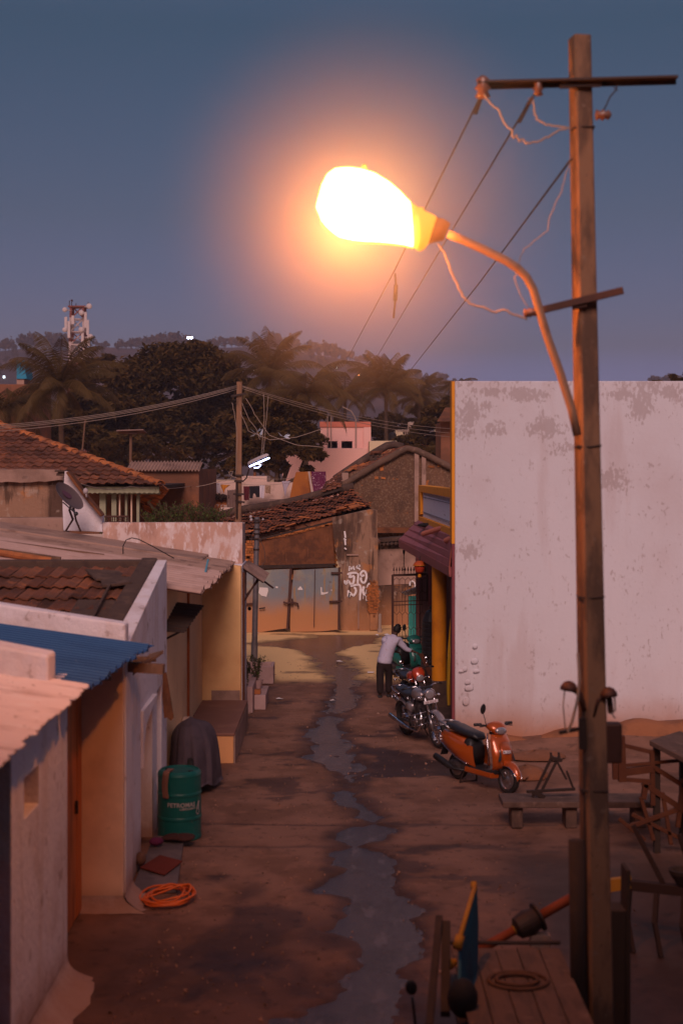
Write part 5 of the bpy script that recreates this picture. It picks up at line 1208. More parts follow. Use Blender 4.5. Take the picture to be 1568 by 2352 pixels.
mb = MB(); lip = Vector((0,0,-.165)); ins = Vector((.09,.05,0)); up = Vector((0,0,.012))
mb.hexa([far_o+lip, near_o+lip, near_o+lip+ins, far_o+lip+ins, far_o+up+Vector((-.015,0,0)), near_o+up+Vector((-.015,0,0)), near_o+ins+up, far_o+ins+up]); part(mb, 'lip', AWM, aw)
mb = MB(); mb.hexa([far_o+lip+Vector((0,-.02,0)), far_i+Vector((0,-.02,-.16)), far_i+Vector((0,.05,-.16)), far_o+lip+Vector((0,.05,0)), far_o+Vector((0,-.02,0)), far_i+Vector((0,-.02,0)), far_i+Vector((0,.05,0)), far_o+Vector((0,.05,0))])
mb.hexa([near_o+lip+Vector((-.014,-.01,0)), near_i+Vector((0,-.01,-.16)), near_i+Vector((0,.05,-.16)), near_o+lip+Vector((-.014,.05,0)), near_o+Vector((-.014,-.01,0)), near_i+Vector((0,-.01,0)), near_i+Vector((0,.05,0)), near_o+Vector((-.014,.05,0))])
part(mb, 'end_board', SALMON, aw, split=True)
def pipe_on(label, a, b, r): 
    m = MB(); m.tube([a, b], r, 12); solo(m, 'clay_spout', SALMON, label, 'spout', 'clay spouts on the awning', smooth=False)
pipe_on('long red clay spout lying across the maroon awning', P(972,1226,29.5), P(1021,1213,28.6)+Vector((0,0,.02)), .055)
pipe_on('short red clay spout nearest the white wall on the awning', P(1024,1242,26.9), P(1038,1236,26.6), .055)
mb = MB(); c = P(980,1206,32.0); mb.ell(c, (.22,.25,.05), 12, 8); solo(mb, 'cloth_rag', BLACKM, 'dark rag lying at the top of the maroon awning', 'rag', smooth=True)
# lantern, chain
ln_ = thing('hanging_lantern', 'red paper lantern with yellow rim and tassel under the awning', 'lantern', P(963,1300,30.2))
c = P(963,1302,30.2); rr = 12*30.2/F
LANR = M('lantern_red', (.50,.045,.015), .6); LANY = M('lantern_yellow', (.72,.26,.01), .6)
mb = MB(); mb.lathe([(rr*.35,-rr*1.25),(rr*.8,-rr*.9),(rr*.98,-rr*.3),(rr,rr*.3),(rr*.7,rr*.55)], c, n=14); part(mb, 'shade', LANR, ln_)
mb = MB(); mb.lathe([(rr*1.02,rr*.15),(rr*1.28,rr*.28),(rr*.95,rr*.85),(rr*.45,rr*1.15),(0,rr*1.2)], c, n=14); part(mb, 'cap', M('lantern_orange_red', (.52,.09,.015), .6), ln_)
mb = MB(); mb.lathe([(rr*1.05,rr*.13),(rr*1.33,rr*.30),(rr*1.30,rr*.4),(rr*1.0,rr*.2)], c, n=14); mb.lathe([(rr*.1,-rr*1.3),(rr*.32,-rr*1.5),(rr*.34,-rr*1.95),(0,-rr*2)], c, n=10); part(mb, 'yellow_trim', LANY, ln_, split=True)
mb = MB(); mb.tube([c+Vector((0,0,rr*1.2)), c+Vector((.02,0,rr*1.2+.1))], .008, 5); part(mb, 'string', CHROME, ln_)
mb = MB(); a = P(927,1256,34.5); mb.tube([a, a+Vector((0,0,-.68))], .010, 5); mb.ell(a+Vector((0,0,-.12)), (.03,.03,.07), 8, 6)
for k in range(6): mb.ell(a+Vector((0,0,-.2-k*.07)), .016, 6, 5)
solo(mb, 'hanging_chain', DARKIRON, 'thin dark hanging chain below the far awning corner', 'chain')
# water tank inside the porch
tank('black ribbed water tank standing inside the porch behind the orange column', 992, 1392, 32.5, 24, 132)
mb = MB(); mb.box(X_(968,32.5), X_(1020,32.5), 32.1, 33.1, .14, Z_(1524.5,32.5)); solo(mb, 'tank_stand', DARKCONC, 'low concrete stand under the porch water tank', 'stand', bev=.02)
# yellow cloth at the corner
mb = MB()
def yc(s, q):
    u0 = 1033-8*math.sin(min(1,q*1.1)*PI/2)*(1 if q < .85 else 1-(q-.85)*1.5); u1 = 1040.5
    return P(u0+(u1-u0)*s, 1420+200*q, 27.0+.06*math.sin(s*8+q*3))
mb.surf(yc, 10, 24); mb.surf(lambda s, q: yc(s, q)+Vector((0,.012,0)), 10, 24)
solo(mb, 'yellow_curtain', cmat('yellow_cloth_mat', (.62,.36,.02)), 'yellow cloth hanging down beside the white wall corner', 'curtain', smooth=True)
mb = MB(); mb.bar(P(966,1502,31.6), P(1012,1600,30.0), .09, .03); solo(mb, 'leaning_plank', ORANGEWOOD, 'reddish plank leaning down inside the porch', 'plank')
# iron grille gate with spear points
gr = thing('iron_grille_gate', 'open dark iron grille gate with spear points', 'gate', (X_(940,35.2), 35.2, 0))
Yq = 35.2
def gp(x, y): return P(861.2+x*.11475, 1280.4+y*.11475, Yq)
mb = MB()
for a, b, w_ in [((350,345),(350,2180),.06),((350,358),(1042,335),.055),((1040,335),(1040,880),.05),((350,2185),(830,2160),.04),((360,885),(1050,855),.022),((360,955),(955,938),.022),((640,1585),(940,1575),.022),((640,1665),(940,1655),.022)]: mb.bar(gp(*a), gp(*b), w_, w_)
part(mb, 'frame', IRON, gr)
mb = MB()
for k in range(12):
    x = 372+57*k
    if x > 1000: break
    top = 345-x*.03
    mb.bar(gp(x, 215), gp(x, top+10), .012, .012); mb.lathe([(.004,-.055),(.022,-.02),(.004,.06),(0,.08)], gp(x, 235), n=6)
part(mb, 'spear_points', IRON, gr)
mb = MB()
for k in range(12):
    x = 372+57*k
    if x > 1030: break
    x2 = min(x+57, 1040)
    z_ = 400 if k % 2 else 455
    z2 = 455 if k % 2 else 400
    mb.bar(gp(x, z_), gp(x2, z2), .011, .011)
    if k % 2 == 0: mb.bar(gp(x, 455), gp(x, 660+ (60 if k % 4 else 0)), .010, .010)
    mb.bar(gp(x, 720 if k % 2 else 660), gp(x2, 660 if k % 2 else 720), .011, .011)
    mb.bar(gp(x, 1145 if k % 2 else 1085), gp(x2, 1085 if k % 2 else 1145), .011, .011)
    mb.bar(gp(x, 1390 if k % 2 else 1450), gp(x2, 1450 if k % 2 else 1390), .011, .011)
    if x < 960:
        mb.bar(gp(x, 720), gp(x, 1085), .010, .010); mb.bar(gp(x, 1450), gp(x, 2170), .010, .010)
        if k % 2: mb.bar(gp(x, 1145), gp(x, 1400), .010, .010)
part(mb, 'bars', IRON, gr)
td = thing('turquoise_door', 'narrow bright turquoise painted door beyond the iron grille', 'door', (X_(947,36.2), 36.2, 0))
mb = MB(); Yd_ = 36.2; xa, xb = X_(938,Yd_), X_(954.6,Yd_); n = 4
for i in range(n): mb.box(xa+(xb-xa)*i/n+.002, xa+(xb-xa)*(i+1)/n-.002, Yd_, Yd_+.04, .03, Z_(1369,Yd_))
part(mb, 'door_boards', TEALD, td, bev=.003)
mb = MB(); fpoly(mb, [(923,1362),(955,1350),(956,1364),(930,1368)], Yd_-.05, .3); part(mb, 'pale_lintel', PALEWIRE, td)
mb = MB(); 
GYs_ = Yd_+.3
q = [P(u, v, 44.93) for u, v in [(941,1345),(941,1338),(945,1334.5),(950,1336),(953,1342),(953,1349)]]
for a, b in zip(q, q[1:]): mb.bar(a, b, .05, .05, up=(0,1,0))
solo(mb, 'painted_mark', GRAFW, 'white painted curved mark on the street wall above the turquoise door', 'painted mark')
# ================================================================ big concrete pole with the lit lamp
YP = 12.1
pt, pb = P(1330, 86, YP), Vector((2.185, YP, 0))
def px_(z): return pb.x+(pt.x-pb.x)*z/pt.z
up_ = thing('utility_pole', 'tall tapering concrete pole with steel crossarms rising at the right', 'utility pole', (pb.x, YP, 0))
mb = MB(); secs = []
for i in range(13):
    z = pt.z*i/12; w_ = .104-.030*i/12; d_ = .125-.03*i/12; cx_ = px_(z)
    R = Matrix.Rotation(math.radians(10), 3, 'Z'); secs.append([Vector((cx_, YP, z))+R@Vector((x*w_, y*d_, 0)) for x, y in [(-1,-.8),(-.8,-1),(.8,-1),(1,-.8),(1,.8),(.8,1),(-.8,1),(-1,.8)]])
mb.loft(secs); part(mb, 'pole', POLEC, up_, weld=False)
mb = MB(); a, b = P(1096,190,YP-.14), P(1554,178,YP-.16)
mb.bar(a, b, .09, .022); mb.bar(a+Vector((0,.04,-.012)), b+Vector((0,.04,-.012)), .012, .075); mb.bar(P(1284,196,YP-.12), P(1380,192,YP-.12), .05, .05)
part(mb, 'crossarm', DARKIRON, up_, bev=.003)
mb = MB(); a, b = P(1203,722,YP-.12), P(1430,667,YP-.20); mb.bar(a, b, .05, .06); mb.bar(P(1312,700,YP-.13), P(1345,693,YP-.14), .06, .085); part(mb, 'lower_crossarm', IRON, up_, bev=.003)
def insul(u, v, s=1.0, Y=YP-.14, ax=(0,0,1)):
    m = MB(); c = P(u, v, Y); m.lathe([(.02*s,-.07*s),(.055*s,-.06*s),(.035*s,-.02*s),(.06*s,0),(.035*s,.03*s),(.05*s,.06*s),(.015*s,.09*s)], c, ax, 14); return m
for u, v, s in [(1108,203,1.2),(1235,205,.8)]: part(insul(u, v, s), 'insulator', CERAM, up_, smooth=True)
m = insul(1382, 264, .85, YP-.16, (1,0,0)); part(m, 'insulator', CERAM, up_, smooth=True)
part(insul(1216, 718, .75, YP-.18, (1,0,.1)), 'insulator', CERAM, up_, smooth=True)
mb = MB(); mb.tube([P(1322,480,YP-.05), P(1328,700,YP-.05), P(1335,1000,YP-.06), P(1338,1350,YP-.06), P(1342,1700,YP-.06), P(1346,2352,YP-.08)], .016, 8); part(mb, 'conduit', WIRE, up_, smooth=True)
mb = MB()
for v in (297, 1025, 1370, 1810, 690): 
    c = P(1330+(v-86)*.0166+ 3, v, YP); w_ = .104-.030*c.z/pt.z+.006
    mb.tube([c+Vector((w_*1.03*x, w_*1.18*y, random.uniform(-.01,.01))) for x, y in [(-1,-.9),(0,-1.02),(1,-.9),(1.05,0),(1,.9),(-1,.9),(-1.05,0)]], .009, 6, closed=True)
part(mb, 'binding_wire', DARKIRON, up_)
mb = MB(); q = [P(1418,193,YP-.16), P(1411,210,YP-.18), P(1400,222,YP-.16), P(1392,240,YP-.17), P(1386,252,YP-.16)]; mb.tube(q, .006, 5); mb.tube([P(1408,200,YP-.16), P(1418,208,YP-.18)], .004, 4); part(mb, 'jumper_wire', DARKIRON, up_)
# lower switch gear on the pole
def fusehood(u, v, sgn):
    m = MB(); c = P(u, v, YP-.1)
    m.lathe([(.075,-.03),(.072,.0),(.05,.035),(.02,.05),(0,.05)], c, (.15*sgn,0,1), 14); m.tube([c, c+Vector((.09*sgn,0,-.06)), c+Vector((.13*sgn,0,-.2))], .022, 8); return m
part(fusehood(1306, 1578, 1), 'fuse_cap', IRON, up_, smooth=True)
part(fusehood(1396, 1592, -1), 'fuse_cap', IRON, up_, smooth=True)
mb = MB(); mb.tube([P(1296,1585,YP-.1), P(1292,1620,YP-.12), P(1297,1672,YP-.1), P(1300,1685,YP-.1)], .006, 5); mb.tube([P(1326,1500,YP-.15), P(1330,1560,YP-.16), P(1325,1610,YP-.15), P(1312,1660,YP-.14), P(1303,1682,YP-.12)], .013, 6)
mb.tube([P(1410,1600,YP-.1), P(1412,1630,YP-.1), P(1404,1640,YP-.1), P(1412,1650,YP-.1)], .008, 5); part(mb, 'hanging_wire', PALEWIRE, up_)
mb = MB(); mb.bar(P(1398,1600,YP-.05), P(1402,1640,YP-.05), .05, .05); c = P(1401,1705,YP-.02); mb.box(c.x-.07, c.x+.09, c.y-.06, c.y+.06, c.z-.17, c.z+.17); part(mb, 'switch_box', IRON, up_, bev=.02)
mb = MB(); mb.bar(P(1283,1683,YP-.1), P(1340,1672,YP-.1), .03, .03); mb.bar(P(1336,1650,YP-.1), P(1338,1720,YP-.1), .06, .05); part(mb, 'bracket', DARKIRON, up_)

# lamp on its bent arm
sl_ = thing('street_lamp', 'lit sodium street lamp on a bent pipe arm, glowing orange', 'street lamp', P(1322,1000,YP-.14))
YL = 12.0
arm = [(1325,1000),(1312,940),(1285,855),(1258,780),(1240,720),(1224,665),(1208,636),(1188,616),(1160,598),(1110,573),(1060,550),(1028,537)]
q = [P(u, v, YP-.16+(YL-YP+.02)*min(1, i/7)) for i, (u, v) in enumerate(arm)]
mb = MB(); mb.tube(q, .036, 12); part(mb, 'arm', M('arm_pipe', (.34,.19,.12), .6, [((.2,.1,.06), 8, .5, .7, .6)]), sl_, smooth=True)
def headsec(u, vt, vb, hh, Y=YL, sl=0):
    n = 24; out = []
    for k in range(n):
        t = 2*PI*k/n; c, q_ = math.cos(t), math.sin(t); c = math.copysign(abs(c)**.85, c); q_ = math.copysign(abs(q_)**.85, q_)
        out.append(P(u+sl*c, (vt+vb)/2-c*(vb-vt)/2, Y)+Vector((0, q_*hh*Y/F, 0)))
    return out
ax = [(730,476,492,8),(735,455,508,34),(744,425,520,54),(756,402,531,66),(774,389,545,74),(805,387,552,78),(835,391,555,78),(865,401,556,74),(895,419,559,68),(920,440,562,60),(944,465,568,52)]
mb = MB(); mb.loft([headsec(u, a_, b_, h_, sl=-4) for u, a_, b_, h_ in ax], cap=True)
GLASS = bpy.data.materials.new('glowing_refractor'); GLASS.use_nodes = True
g_ = GLASS.node_tree.nodes['Principled BSDF']; g_.inputs['Base Color'].default_value = (.9,.6,.3,1); g_.inputs['Emission Color'].default_value = (1.0,.62,.22,1); g_.inputs['Emission Strength'].default_value = 9
part(mb, 'refractor', GLASS, sl_, smooth=True, weld=False)
mb = MB(); mb.loft([headsec(u, a_, b_, h_, sl=sl_q) for u, a_, b_, h_, sl_q in [(945.5,465,568.5,52,-4),(965,482,577,48,2),(982,492,572,42,8),(992,499,562,36,10)]])
HB = bpy.data.materials.new('lit_housing'); HB.use_nodes = True; g_ = HB.node_tree.nodes['Principled BSDF']; g_.inputs['Base Color'].default_value = (.7,.35,.1,1); g_.inputs['Emission Color'].default_value = (1.0,.42,.03,1); g_.inputs['Emission Strength'].default_value = .95
part(mb, 'housing', HB, sl_, smooth=True, weld=False)
mb = MB()   # rim round the glowing cover
rim = [headsec(u, a_-2, b_+2, 1, sl=-4)[0] for (u, a_, b_, h_) in ax[1:]]; rim2 = [headsec(u, a_-2, b_+2, 1, sl=-4)[12] for (u, a_, b_, h_) in ax[1:]]
mb.tube(rim, .013, 6); mb.tube(rim2, .010, 6); mb.ell(rim[5]+Vector((.02,0,.02)), .025, 8, 6); mb.ell(P(966,483,YL), .028, 8, 6)
part(mb, 'rim', HB, sl_, smooth=True)
mb = MB(); mb.loft([headsec(u, a_, b_, h_, sl=sl_q) for u, a_, b_, h_, sl_q in [(992,499,561,30,9),(1008,503,556,26,9),(1026,513,553,20,8)]]); part(mb, 'end_cap', M('end_cap_orange', (.50,.16,.04), .6), sl_, smooth=True, weld=False)
# its light: an orange sodium lamp and a haze ball added to imitate its lens bloom
l = bpy.data.lights.new('lamp_light', 'POINT'); l.energy = 19*4*PI*PI; l.shadow_soft_size = .12; l.color = (1.0,.27,.05)
LPOS = P(800, 500, YL-.27)
lo = bpy.data.objects.new('lamp_light', l); COL.objects.link(lo); lo.location = LPOS
HR = 1.95
mb = MB(); mb.ell((0,0,0), HR, 32, 16)
hz = solo(mb, 'haze', bpy.data.materials.new('lamp_bloom_haze'), 'warm haze ball added around the lit street lamp to imitate its bloom', 'haze', kind='stuff', base=(0,0,0), smooth=True)
hz.location = P(850, 490, YL)
m = hz.data.materials[0]; m.use_nodes = True; nt = m.node_tree; N = nt.nodes; L = nt.links; N.clear()
ou = N.new('ShaderNodeOutputMaterial'); v = N.new('ShaderNodeVolumePrincipled'); L.new(v.outputs[0], ou.inputs['Volume'])
tc = N.new('ShaderNodeTexCoord'); ln = N.new('ShaderNodeVectorMath'); ln.operation = 'LENGTH'; L.new(tc.outputs['Object'], ln.inputs[0])
r = N.new('ShaderNodeMapRange'); r.interpolation_type = 'SMOOTHSTEP'; r.inputs[1].default_value = 0.0; r.inputs[2].default_value = HR
r.inputs[3].default_value = .17; r.inputs[4].default_value = 0; L.new(ln.outputs['Value'], r.inputs[0]); L.new(r.outputs[0], v.inputs['Density'])
v.inputs['Color'].default_value = (1,.95,.9,1)

# line wires
def wire(label, pts, r, mat=WIRE, sag=0, grp='line wires from the lamp pole', n=14, name='wire'):
    q = []
    for i in range(len(pts)-1):
        for k in range(n):
            f = k/n; q.append(Vector(pts[i]).lerp(Vector(pts[i+1]), f)-Vector((0,0,sag*4*f*(1-f))))
    q.append(Vector(pts[-1])); m = MB(); m.tube(q, r, 6); return solo(m, name, mat, label, 'wire', grp, smooth=True, weld=False)
wire('upper left line wire running from the end of the crossarm over the trees', [P(1106,215,YP-.14), P(900,632,26), P(788,842,55)], .0105, sag=0)
wire('middle line wire leaving the crossarm beside the pole', [P(1222,222,YP-.14), P(1010,575,22), P(858,832,55)], .0105)
wire('lowest line wire leaving the pole shaft below the crossarm', [P(1311,365,YP), P(1100,650,22), P(930,866,55)], .0105)
mb = MB()
for (a, b) in [((1106,216),(1090,262)),((1220,224),(1190,282))]:
    pa, pb_ = P(*a, YP-.14), P(*b, YP+.6); n = 40
    mb.tube([pa.lerp(pb_, i/n)+Vector((math.cos(i*1.4)*.017, math.sin(i*1.4)*.017, 0)) for i in range(n+1)], .009, 5)
part(mb, 'wrapped_tie', WIRE, up_, smooth=True)
def wig(pts, Y, amp, R, n=5, dy=0.0):
    q = []
    for i in range(len(pts)-1):
        for k in range(n):
            f = k/n; a = Vector(P(*pts[i], Y+dy*(i+f))).lerp(P(*pts[i+1], Y+dy*(i+1+f)), f); q.append(a+Vector((R.uniform(-amp,amp),0,R.uniform(-amp,amp))))
    q.append(P(*pts[-1], Y)); return q
R = random.Random(8)
for lb, pts in [('kinked pale service wire hanging from the crossarm end to the pole', [(1112,218),(1126,238),(1145,252),(1158,285),(1175,300),(1178,318),(1186,310),(1192,325),(1200,318),(1208,330),(1218,328),(1240,322),(1262,312),(1285,298),(1308,293)]),
                ('kinked pale service wire from the middle insulator to the pole', [(1224,228),(1226,255),(1232,275),(1250,285),(1275,290),(1300,292)]),
                ('slack pale wire drooping from the lamp to the lower crossarm', [(1005,558),(1020,580),(1035,625),(1050,655),(1062,680),(1080,700),(1110,705),(1135,718),(1155,712),(1180,722),(1210,735)]),
                ('faint thin wire curving from the pole to the lower crossarm', [(1308,375),(1295,410),(1288,440),(1265,490),(1255,530),(1230,550),(1200,575),(1180,640),(1195,680),(1212,705)])]:
    m = MB(); m.tube(wig(pts, YP-.2, .006, R), .0085 if 'faint' not in lb else .004, 5); solo(m, 'service_wire', PALEWIRE, lb, 'wire', 'slack service wires at the lamp pole', smooth=True, weld=False)
m = MB(); a = P(907, 628, 27.0); m.tube([a, a+Vector((.02,0,-.32)), a+Vector((-.03,0,-.85))], .02, 5); m.tube([a+Vector((.015,0,-.22)), a+Vector((.0,0,-.52))], .045, 6)
solo(m, 'hanging_string', WIRE, 'scrap of string dangling from the upper line wire below the lamp', 'string', smooth=True)

# ================================================================ far pole with the white lamp
Y2 = 44.5
fp_ = thing('far_pole', 'slender concrete pole with tangled wires above the peach parapet', 'utility pole', (X_(548,Y2), Y2, 0))
mb = MB(); a, b = P(550,877,Y2), Vector((X_(546,Y2), Y2, 0)); n = 10
mb.loft([[b.lerp(a, i/n)+Vector((x*(.105-.025*i/n), y*(.11-.02*i/n), 0)) for x, y in [(-1,-1),(1,-1),(1,1),(-1,1)]] for i in range(n+1)]); part(mb, 'pole', POLEC, fp_, weld=False)
mb = MB()
for (u0, u1, v, dz) in [(530,565,907,6),(538,560,1105,0),(536,562,1135,0),(540,562,1152,-4),(542,560,1092,0)]: mb.bar(P(u0,v+dz/2,Y2-.13), P(u1,v-dz/2,Y2-.13), .06, .06)
mb.tube([P(560,1104,Y2-.15), P(566,1098,Y2-.2), P(572,1077,Y2-.35)], .02, 6)
part(mb, 'bracket', DARKIRON, fp_, split=True)
mb = MB(); mb.tube([P(544,1110,Y2-.15), P(544,1190,Y2-.15)], .04, 6); part(mb, 'conduit', DARKIRON, fp_)
fl = thing('tube_lamp', 'lit bluish white twin tube street light on the far pole', 'street lamp', P(566,1078,Y2-.3))
a, b = P(571,1070,Y2-.5), P(619,1049,Y2-.9); d = (b-a).normalized(); up = d.cross(Vector((0,1,0))).normalized(); up = up if up.z > 0 else -up
mb = MB(); secs = []
for f, w_ in [(0,.4),(.06,.8),(.5,1),(.92,.9),(1,.45)]:
    c = a.lerp(b, f)+up*.045; secs.append([c+up*(.10*w_*math.sin(t))+Vector((0,1,0))*.13*w_*math.cos(t) for t in np.linspace(0, PI, 9)]+[c+Vector((0,1,0))*(-.12*w_), c+Vector((0,1,0))*(.12*w_)][::1])
mb.loft(secs); part(mb, 'shade', WHT, fl, smooth=True, weld=False)
TUBE = emis('cold_tube', (.55,.6,1.0), 9)
mb = MB(); mb.tube([a+up*-.03+d*.03, b+up*-.03-d*.03], .024, 10); mb.tube([a+up*-.055+d*.35, a+up*-.13+d*.42, a+up*-.17+d*.30, a+up*-.12+d*.16], .015, 8); part(mb, 'tube', TUBE, fl, smooth=True)
# laddered overhead lines on the far pole
for i, (v0, v1) in enumerate([(968,884),(972,886.5),(976,889),(983,893)]):
    wire('overhead wire %s of the bundle running left from the far pole' % ['topmost','second','third','lowest'][i], [P(-60,v0+12,36), P(549,v1,Y2)], .011, sag=.22, grp='wires of the far pole', mat=PALEWIRE)
for i, (v0, v1, u1) in enumerate([(885,985,1040),(887,995,1040),(891,1004,1040)]):
    wire('overhead wire %s of three running right from the far pole' % ['topmost','middle','lowest'][i], [P(552,v0,Y2), P(u1,v1,56)], .010, sag=.25, grp='wires of the far pole', mat=PALEWIRE)
for i, (lb, pts) in enumerate([('wire looping from the far pole down to the tube lamp', [(556,925),(570,960),(590,988),(597,1010)]), ('slack wire sweeping from the far pole past the pink house', [(565,915),(590,960),(620,1000),(680,1022),(745,1028)]),
        ('slack wire from the far pole crossing under the trees', [(552,945),(570,990),(620,1010),(680,1005),(740,985)]), ('wire hanging beside the far pole on its left', [(533,925),(540,960),(545,1010),(541,1090)]),
        ('wire hanging from the right end of the far crossarm', [(605,905),(607,960),(600,1045)]), ('second wire hanging beside the tube lamp', [(616,910),(612,960),(604,1045)]),
        ('curly wire coming off the far pole band on its left', [(545,1098),(530,1092),(525,1085),(535,1082),(530,1100),(510,1105),(480,1112),(450,1118)])]):
    m = MB(); m.tube(wig(pts, Y2-.3, .012, R), .010, 5); solo(m, 'drop_wire', PALEWIRE, lb, 'wire', 'drop wires on the far pole', smooth=True, weld=False)
wire('service wires strung from the dish roof to the terrace wall', [P(187,1111,28), P(300,1117,38), P(455,1113,52)], .010, sag=.1, grp=None, mat=PALEWIRE)
mb = MB()
for u, v in [(603,985),(588,995),(651,1003)]:
    c = P(u, v, Y2-.25)
    for k in range(4): e = Euler((R.uniform(0,6),R.uniform(0,6),0)).to_matrix(); mb.add([c, c+e@Vector((.16,.04,0)), c+e@Vector((.22,0,.02)), c+e@Vector((.10,-.05,0))], [(0,1,2,3)])
solo(mb, 'torn_kite', M('kite_paper', (.55,.62,.72), .6), 'torn pale kite scraps caught in the wires by the far pole', 'kite')
# steel pole by the planter
sp_ = thing('steel_pole', 'grey steel pole with two short crossarms before the metal gate', 'pole', (X_(586,35.7), 35.7, 0))
mb = MB(); a, b = P(590.5,1188,35.7), Vector((X_(583.5,35.7), 35.7, 0)); mb.tube([b, b.lerp(a,.16), b.lerp(a,.16)+Vector((0,0,.001)), a], [.088,.085,.073,.066], 16)
part(mb, 'shaft', GALV, sp_)
mb = MB()
for v in (1193, 1236): mb.bar(P(573,v+1,35.6), P(612,v+1,35.6), .025, .025)
for v in (1200,1215,1226,1262): mb.lathe([(.082,-.02),(.082,.02)], P(590-(v-1188)*.02,v,35.7), n=16)
part(mb, 'crossarm', DARKIRON, sp_)
mb = MB(); mb.ell(P(576,1187,35.6), .04, 8, 6); mb.ell(P(577,1194,35.6), .04, 8, 6); mb.ell(P(604,1193,35.6), .03, 8, 6); part(mb, 'insulator', WHT, sp_, smooth=True)
mb = MB(); mb.tube(wig([(596,1235),(606,1260),(610,1290),(600,1300)], 35.5, .01, R), .008, 5); mb.tube(wig([(583,1215),(578,1240),(582,1260)], 35.5, .01, R), .008, 5); part(mb, 'loose_wire', WIRE, sp_)

# ================================================================ satellite dish
sd = thing('satellite_dish', 'grey satellite dish on tripod legs before the whitewashed stub', 'satellite dish', P(176,1218,27.3))
c = P(154,1145,26.9); mb = MB(); q = Vector((-.30,-.80,.52)).normalized()
prof = [(0,.0),(.10,.006),(.2,.024),(.29,.054),(.345,.08),(.35,.085),(.345,.072),(.2,.012),(0,-.012)]
rotm = Vector((0,0,1)).rotation_difference(Vector((.70,-.28,.65)))
m2 = MB(); m2.lathe(prof, n=30); m2.v = [tuple(c+rotm@Vector((p[0]*.95, p[1]*.95, p[2]))) for p in m2.v]; part(m2, 'reflector', M('dish_grey', (.12,.085,.085), .6, [((.13,.09,.09), 4, .5, .7, .5)]), sd, smooth=True)
mb = MB(); m3 = MB(); m3.lathe([(0,.02),(.10,.022),(.115,.02),(.10,.016)], n=20); m3.v = [tuple(c+rotm@Vector((p[0]-.06, p[1]+.10, p[2]+.002))) for p in m3.v]; part(m3, 'emblem', M('dish_mark', (.12,.05,.08), .7), sd)
mb = MB(); f1 = P(152,1219,27.3); f2 = P(186,1221,27.2); hb = P(166,1150,27.05); mb.tube([hb, P(175,1195,27.25), f2], .02, 6); mb.tube([f1, P(168,1193,27.2)], .018, 6); mb.tube([hb, P(160,1172,27.3), P(168,1193,27.2)], .022, 6); part(mb, 'tripod', IRON, sd)
mb = MB(); tip = P(175,1180,26.4); mb.tube([c+rotm@Vector((0,-.36,.06)), tip], .012, 6); mb.tube([P(160,1160,26.6), tip], .009, 5); mb.ell(tip, (.045,.06,.04), 10, 8); part(mb, 'feed_horn', BLACKP, sd)
mb = MB(); c2 = P(197,1128,27.6); mb.ell(c2, (.05,.05,.06), 10, 8); mb.bar(c2, c2+Vector((.02,0,-.12)), .03, .03); solo(mb, 'small_wall_lamp', WHT, 'small white fitting fixed on the slanted stub', 'lamp', smooth=True)

# ================================================================ drum, tarp-covered motorbike, mat, hose
dr = thing('plastic_drum', 'dark green plastic drum with white lettering beside the white wall', 'drum', (X_(415,19.15)-.02, 19.2, 0))
dc = Vector(dr.location); rD, hD = .295, .93
mb = MB(); prof = [(rD*.95,0),(rD,.02),(rD*1.0,.05),(rD*.985,.07)]
for z in (.30, .62): prof += [(rD*.985,z-.03),(rD*1.01,z-.01),(rD*1.01,z+.01),(rD*.985,z+.03)]
prof += [(rD*.985,hD-.09),(rD*1.0,hD-.06),(rD*.97,hD-.03),(rD*.88,hD-.003),(rD*.86,hD),(rD*.85,hD-.018),(0,hD-.02)]
mb.lathe(prof, dc, n=48); part(mb, 'body', GREEND, dr, smooth=False)
mb = MB(); mb.lathe([(.035,-.02),(.035,.012),(0,.014)], dc+Vector((.16,-.08,hD-.02)), n=14); mb.lathe([(.03,-.02),(.03,.012),(0,.014)], dc+Vector((-.17,.06,hD-.02)), n=14); part(mb, 'bung', BLACKP, dr)
def curved_text(txt, size, ang0, z, mat, name, parent, center, rad, stretch=1.0):
    cu = bpy.data.curves.new('t', 'FONT'); cu.body = txt; cu.size = size; cu.extrude = .0; cu.space_character = 1.02; cu.offset = size*.03
    o = bpy.data.objects.new('t', cu); COL.objects.link(o); dg = bpy.context.evaluated_depsgraph_get(); me = bpy.data.meshes.new_from_object(o.evaluated_get(dg))
    bpy.data.objects.remove(o); bm = bmesh.new(); bm.from_mesh(me); m = MB()
    w_ = max(v.co.x for v in bm.verts)
    for v in bm.verts:
        pass
    vs = [(v.co.x*stretch, v.co.y) for v in bm.verts]; fs = [tuple(v.index for v in f.verts) for f in bm.faces]; bm.free()
    def mp(x, y, r_):
        a = ang0 + x/rad; return (center[0]+r_*math.sin(a), center[1]-r_*math.cos(a), z+y)
    n = len(vs); m.add([mp(x, y, rad+.004) for x, y in vs], fs); part(m, name, mat, parent, weld=False); return w_*stretch/rad
a0_ = math.radians(-26)
wsp = curved_text('PETROMAS', .078, a0_, .475, LETTER, 'brand_lettering', dr, dc, rD*1.0)
curved_text('LUBRICANTS', .040, a0_+wsp*.42, .435, LETTER, 'small_lettering', dr, dc, rD*1.0)
mb = MB()
def onD(x, z): a = x/rD; return Vector((dc.x+(rD*1.0+.005)*math.sin(a), dc.y-(rD*1.0+.005)*math.cos(a), z))
cx_ = (a0_+wsp)*rD+.055
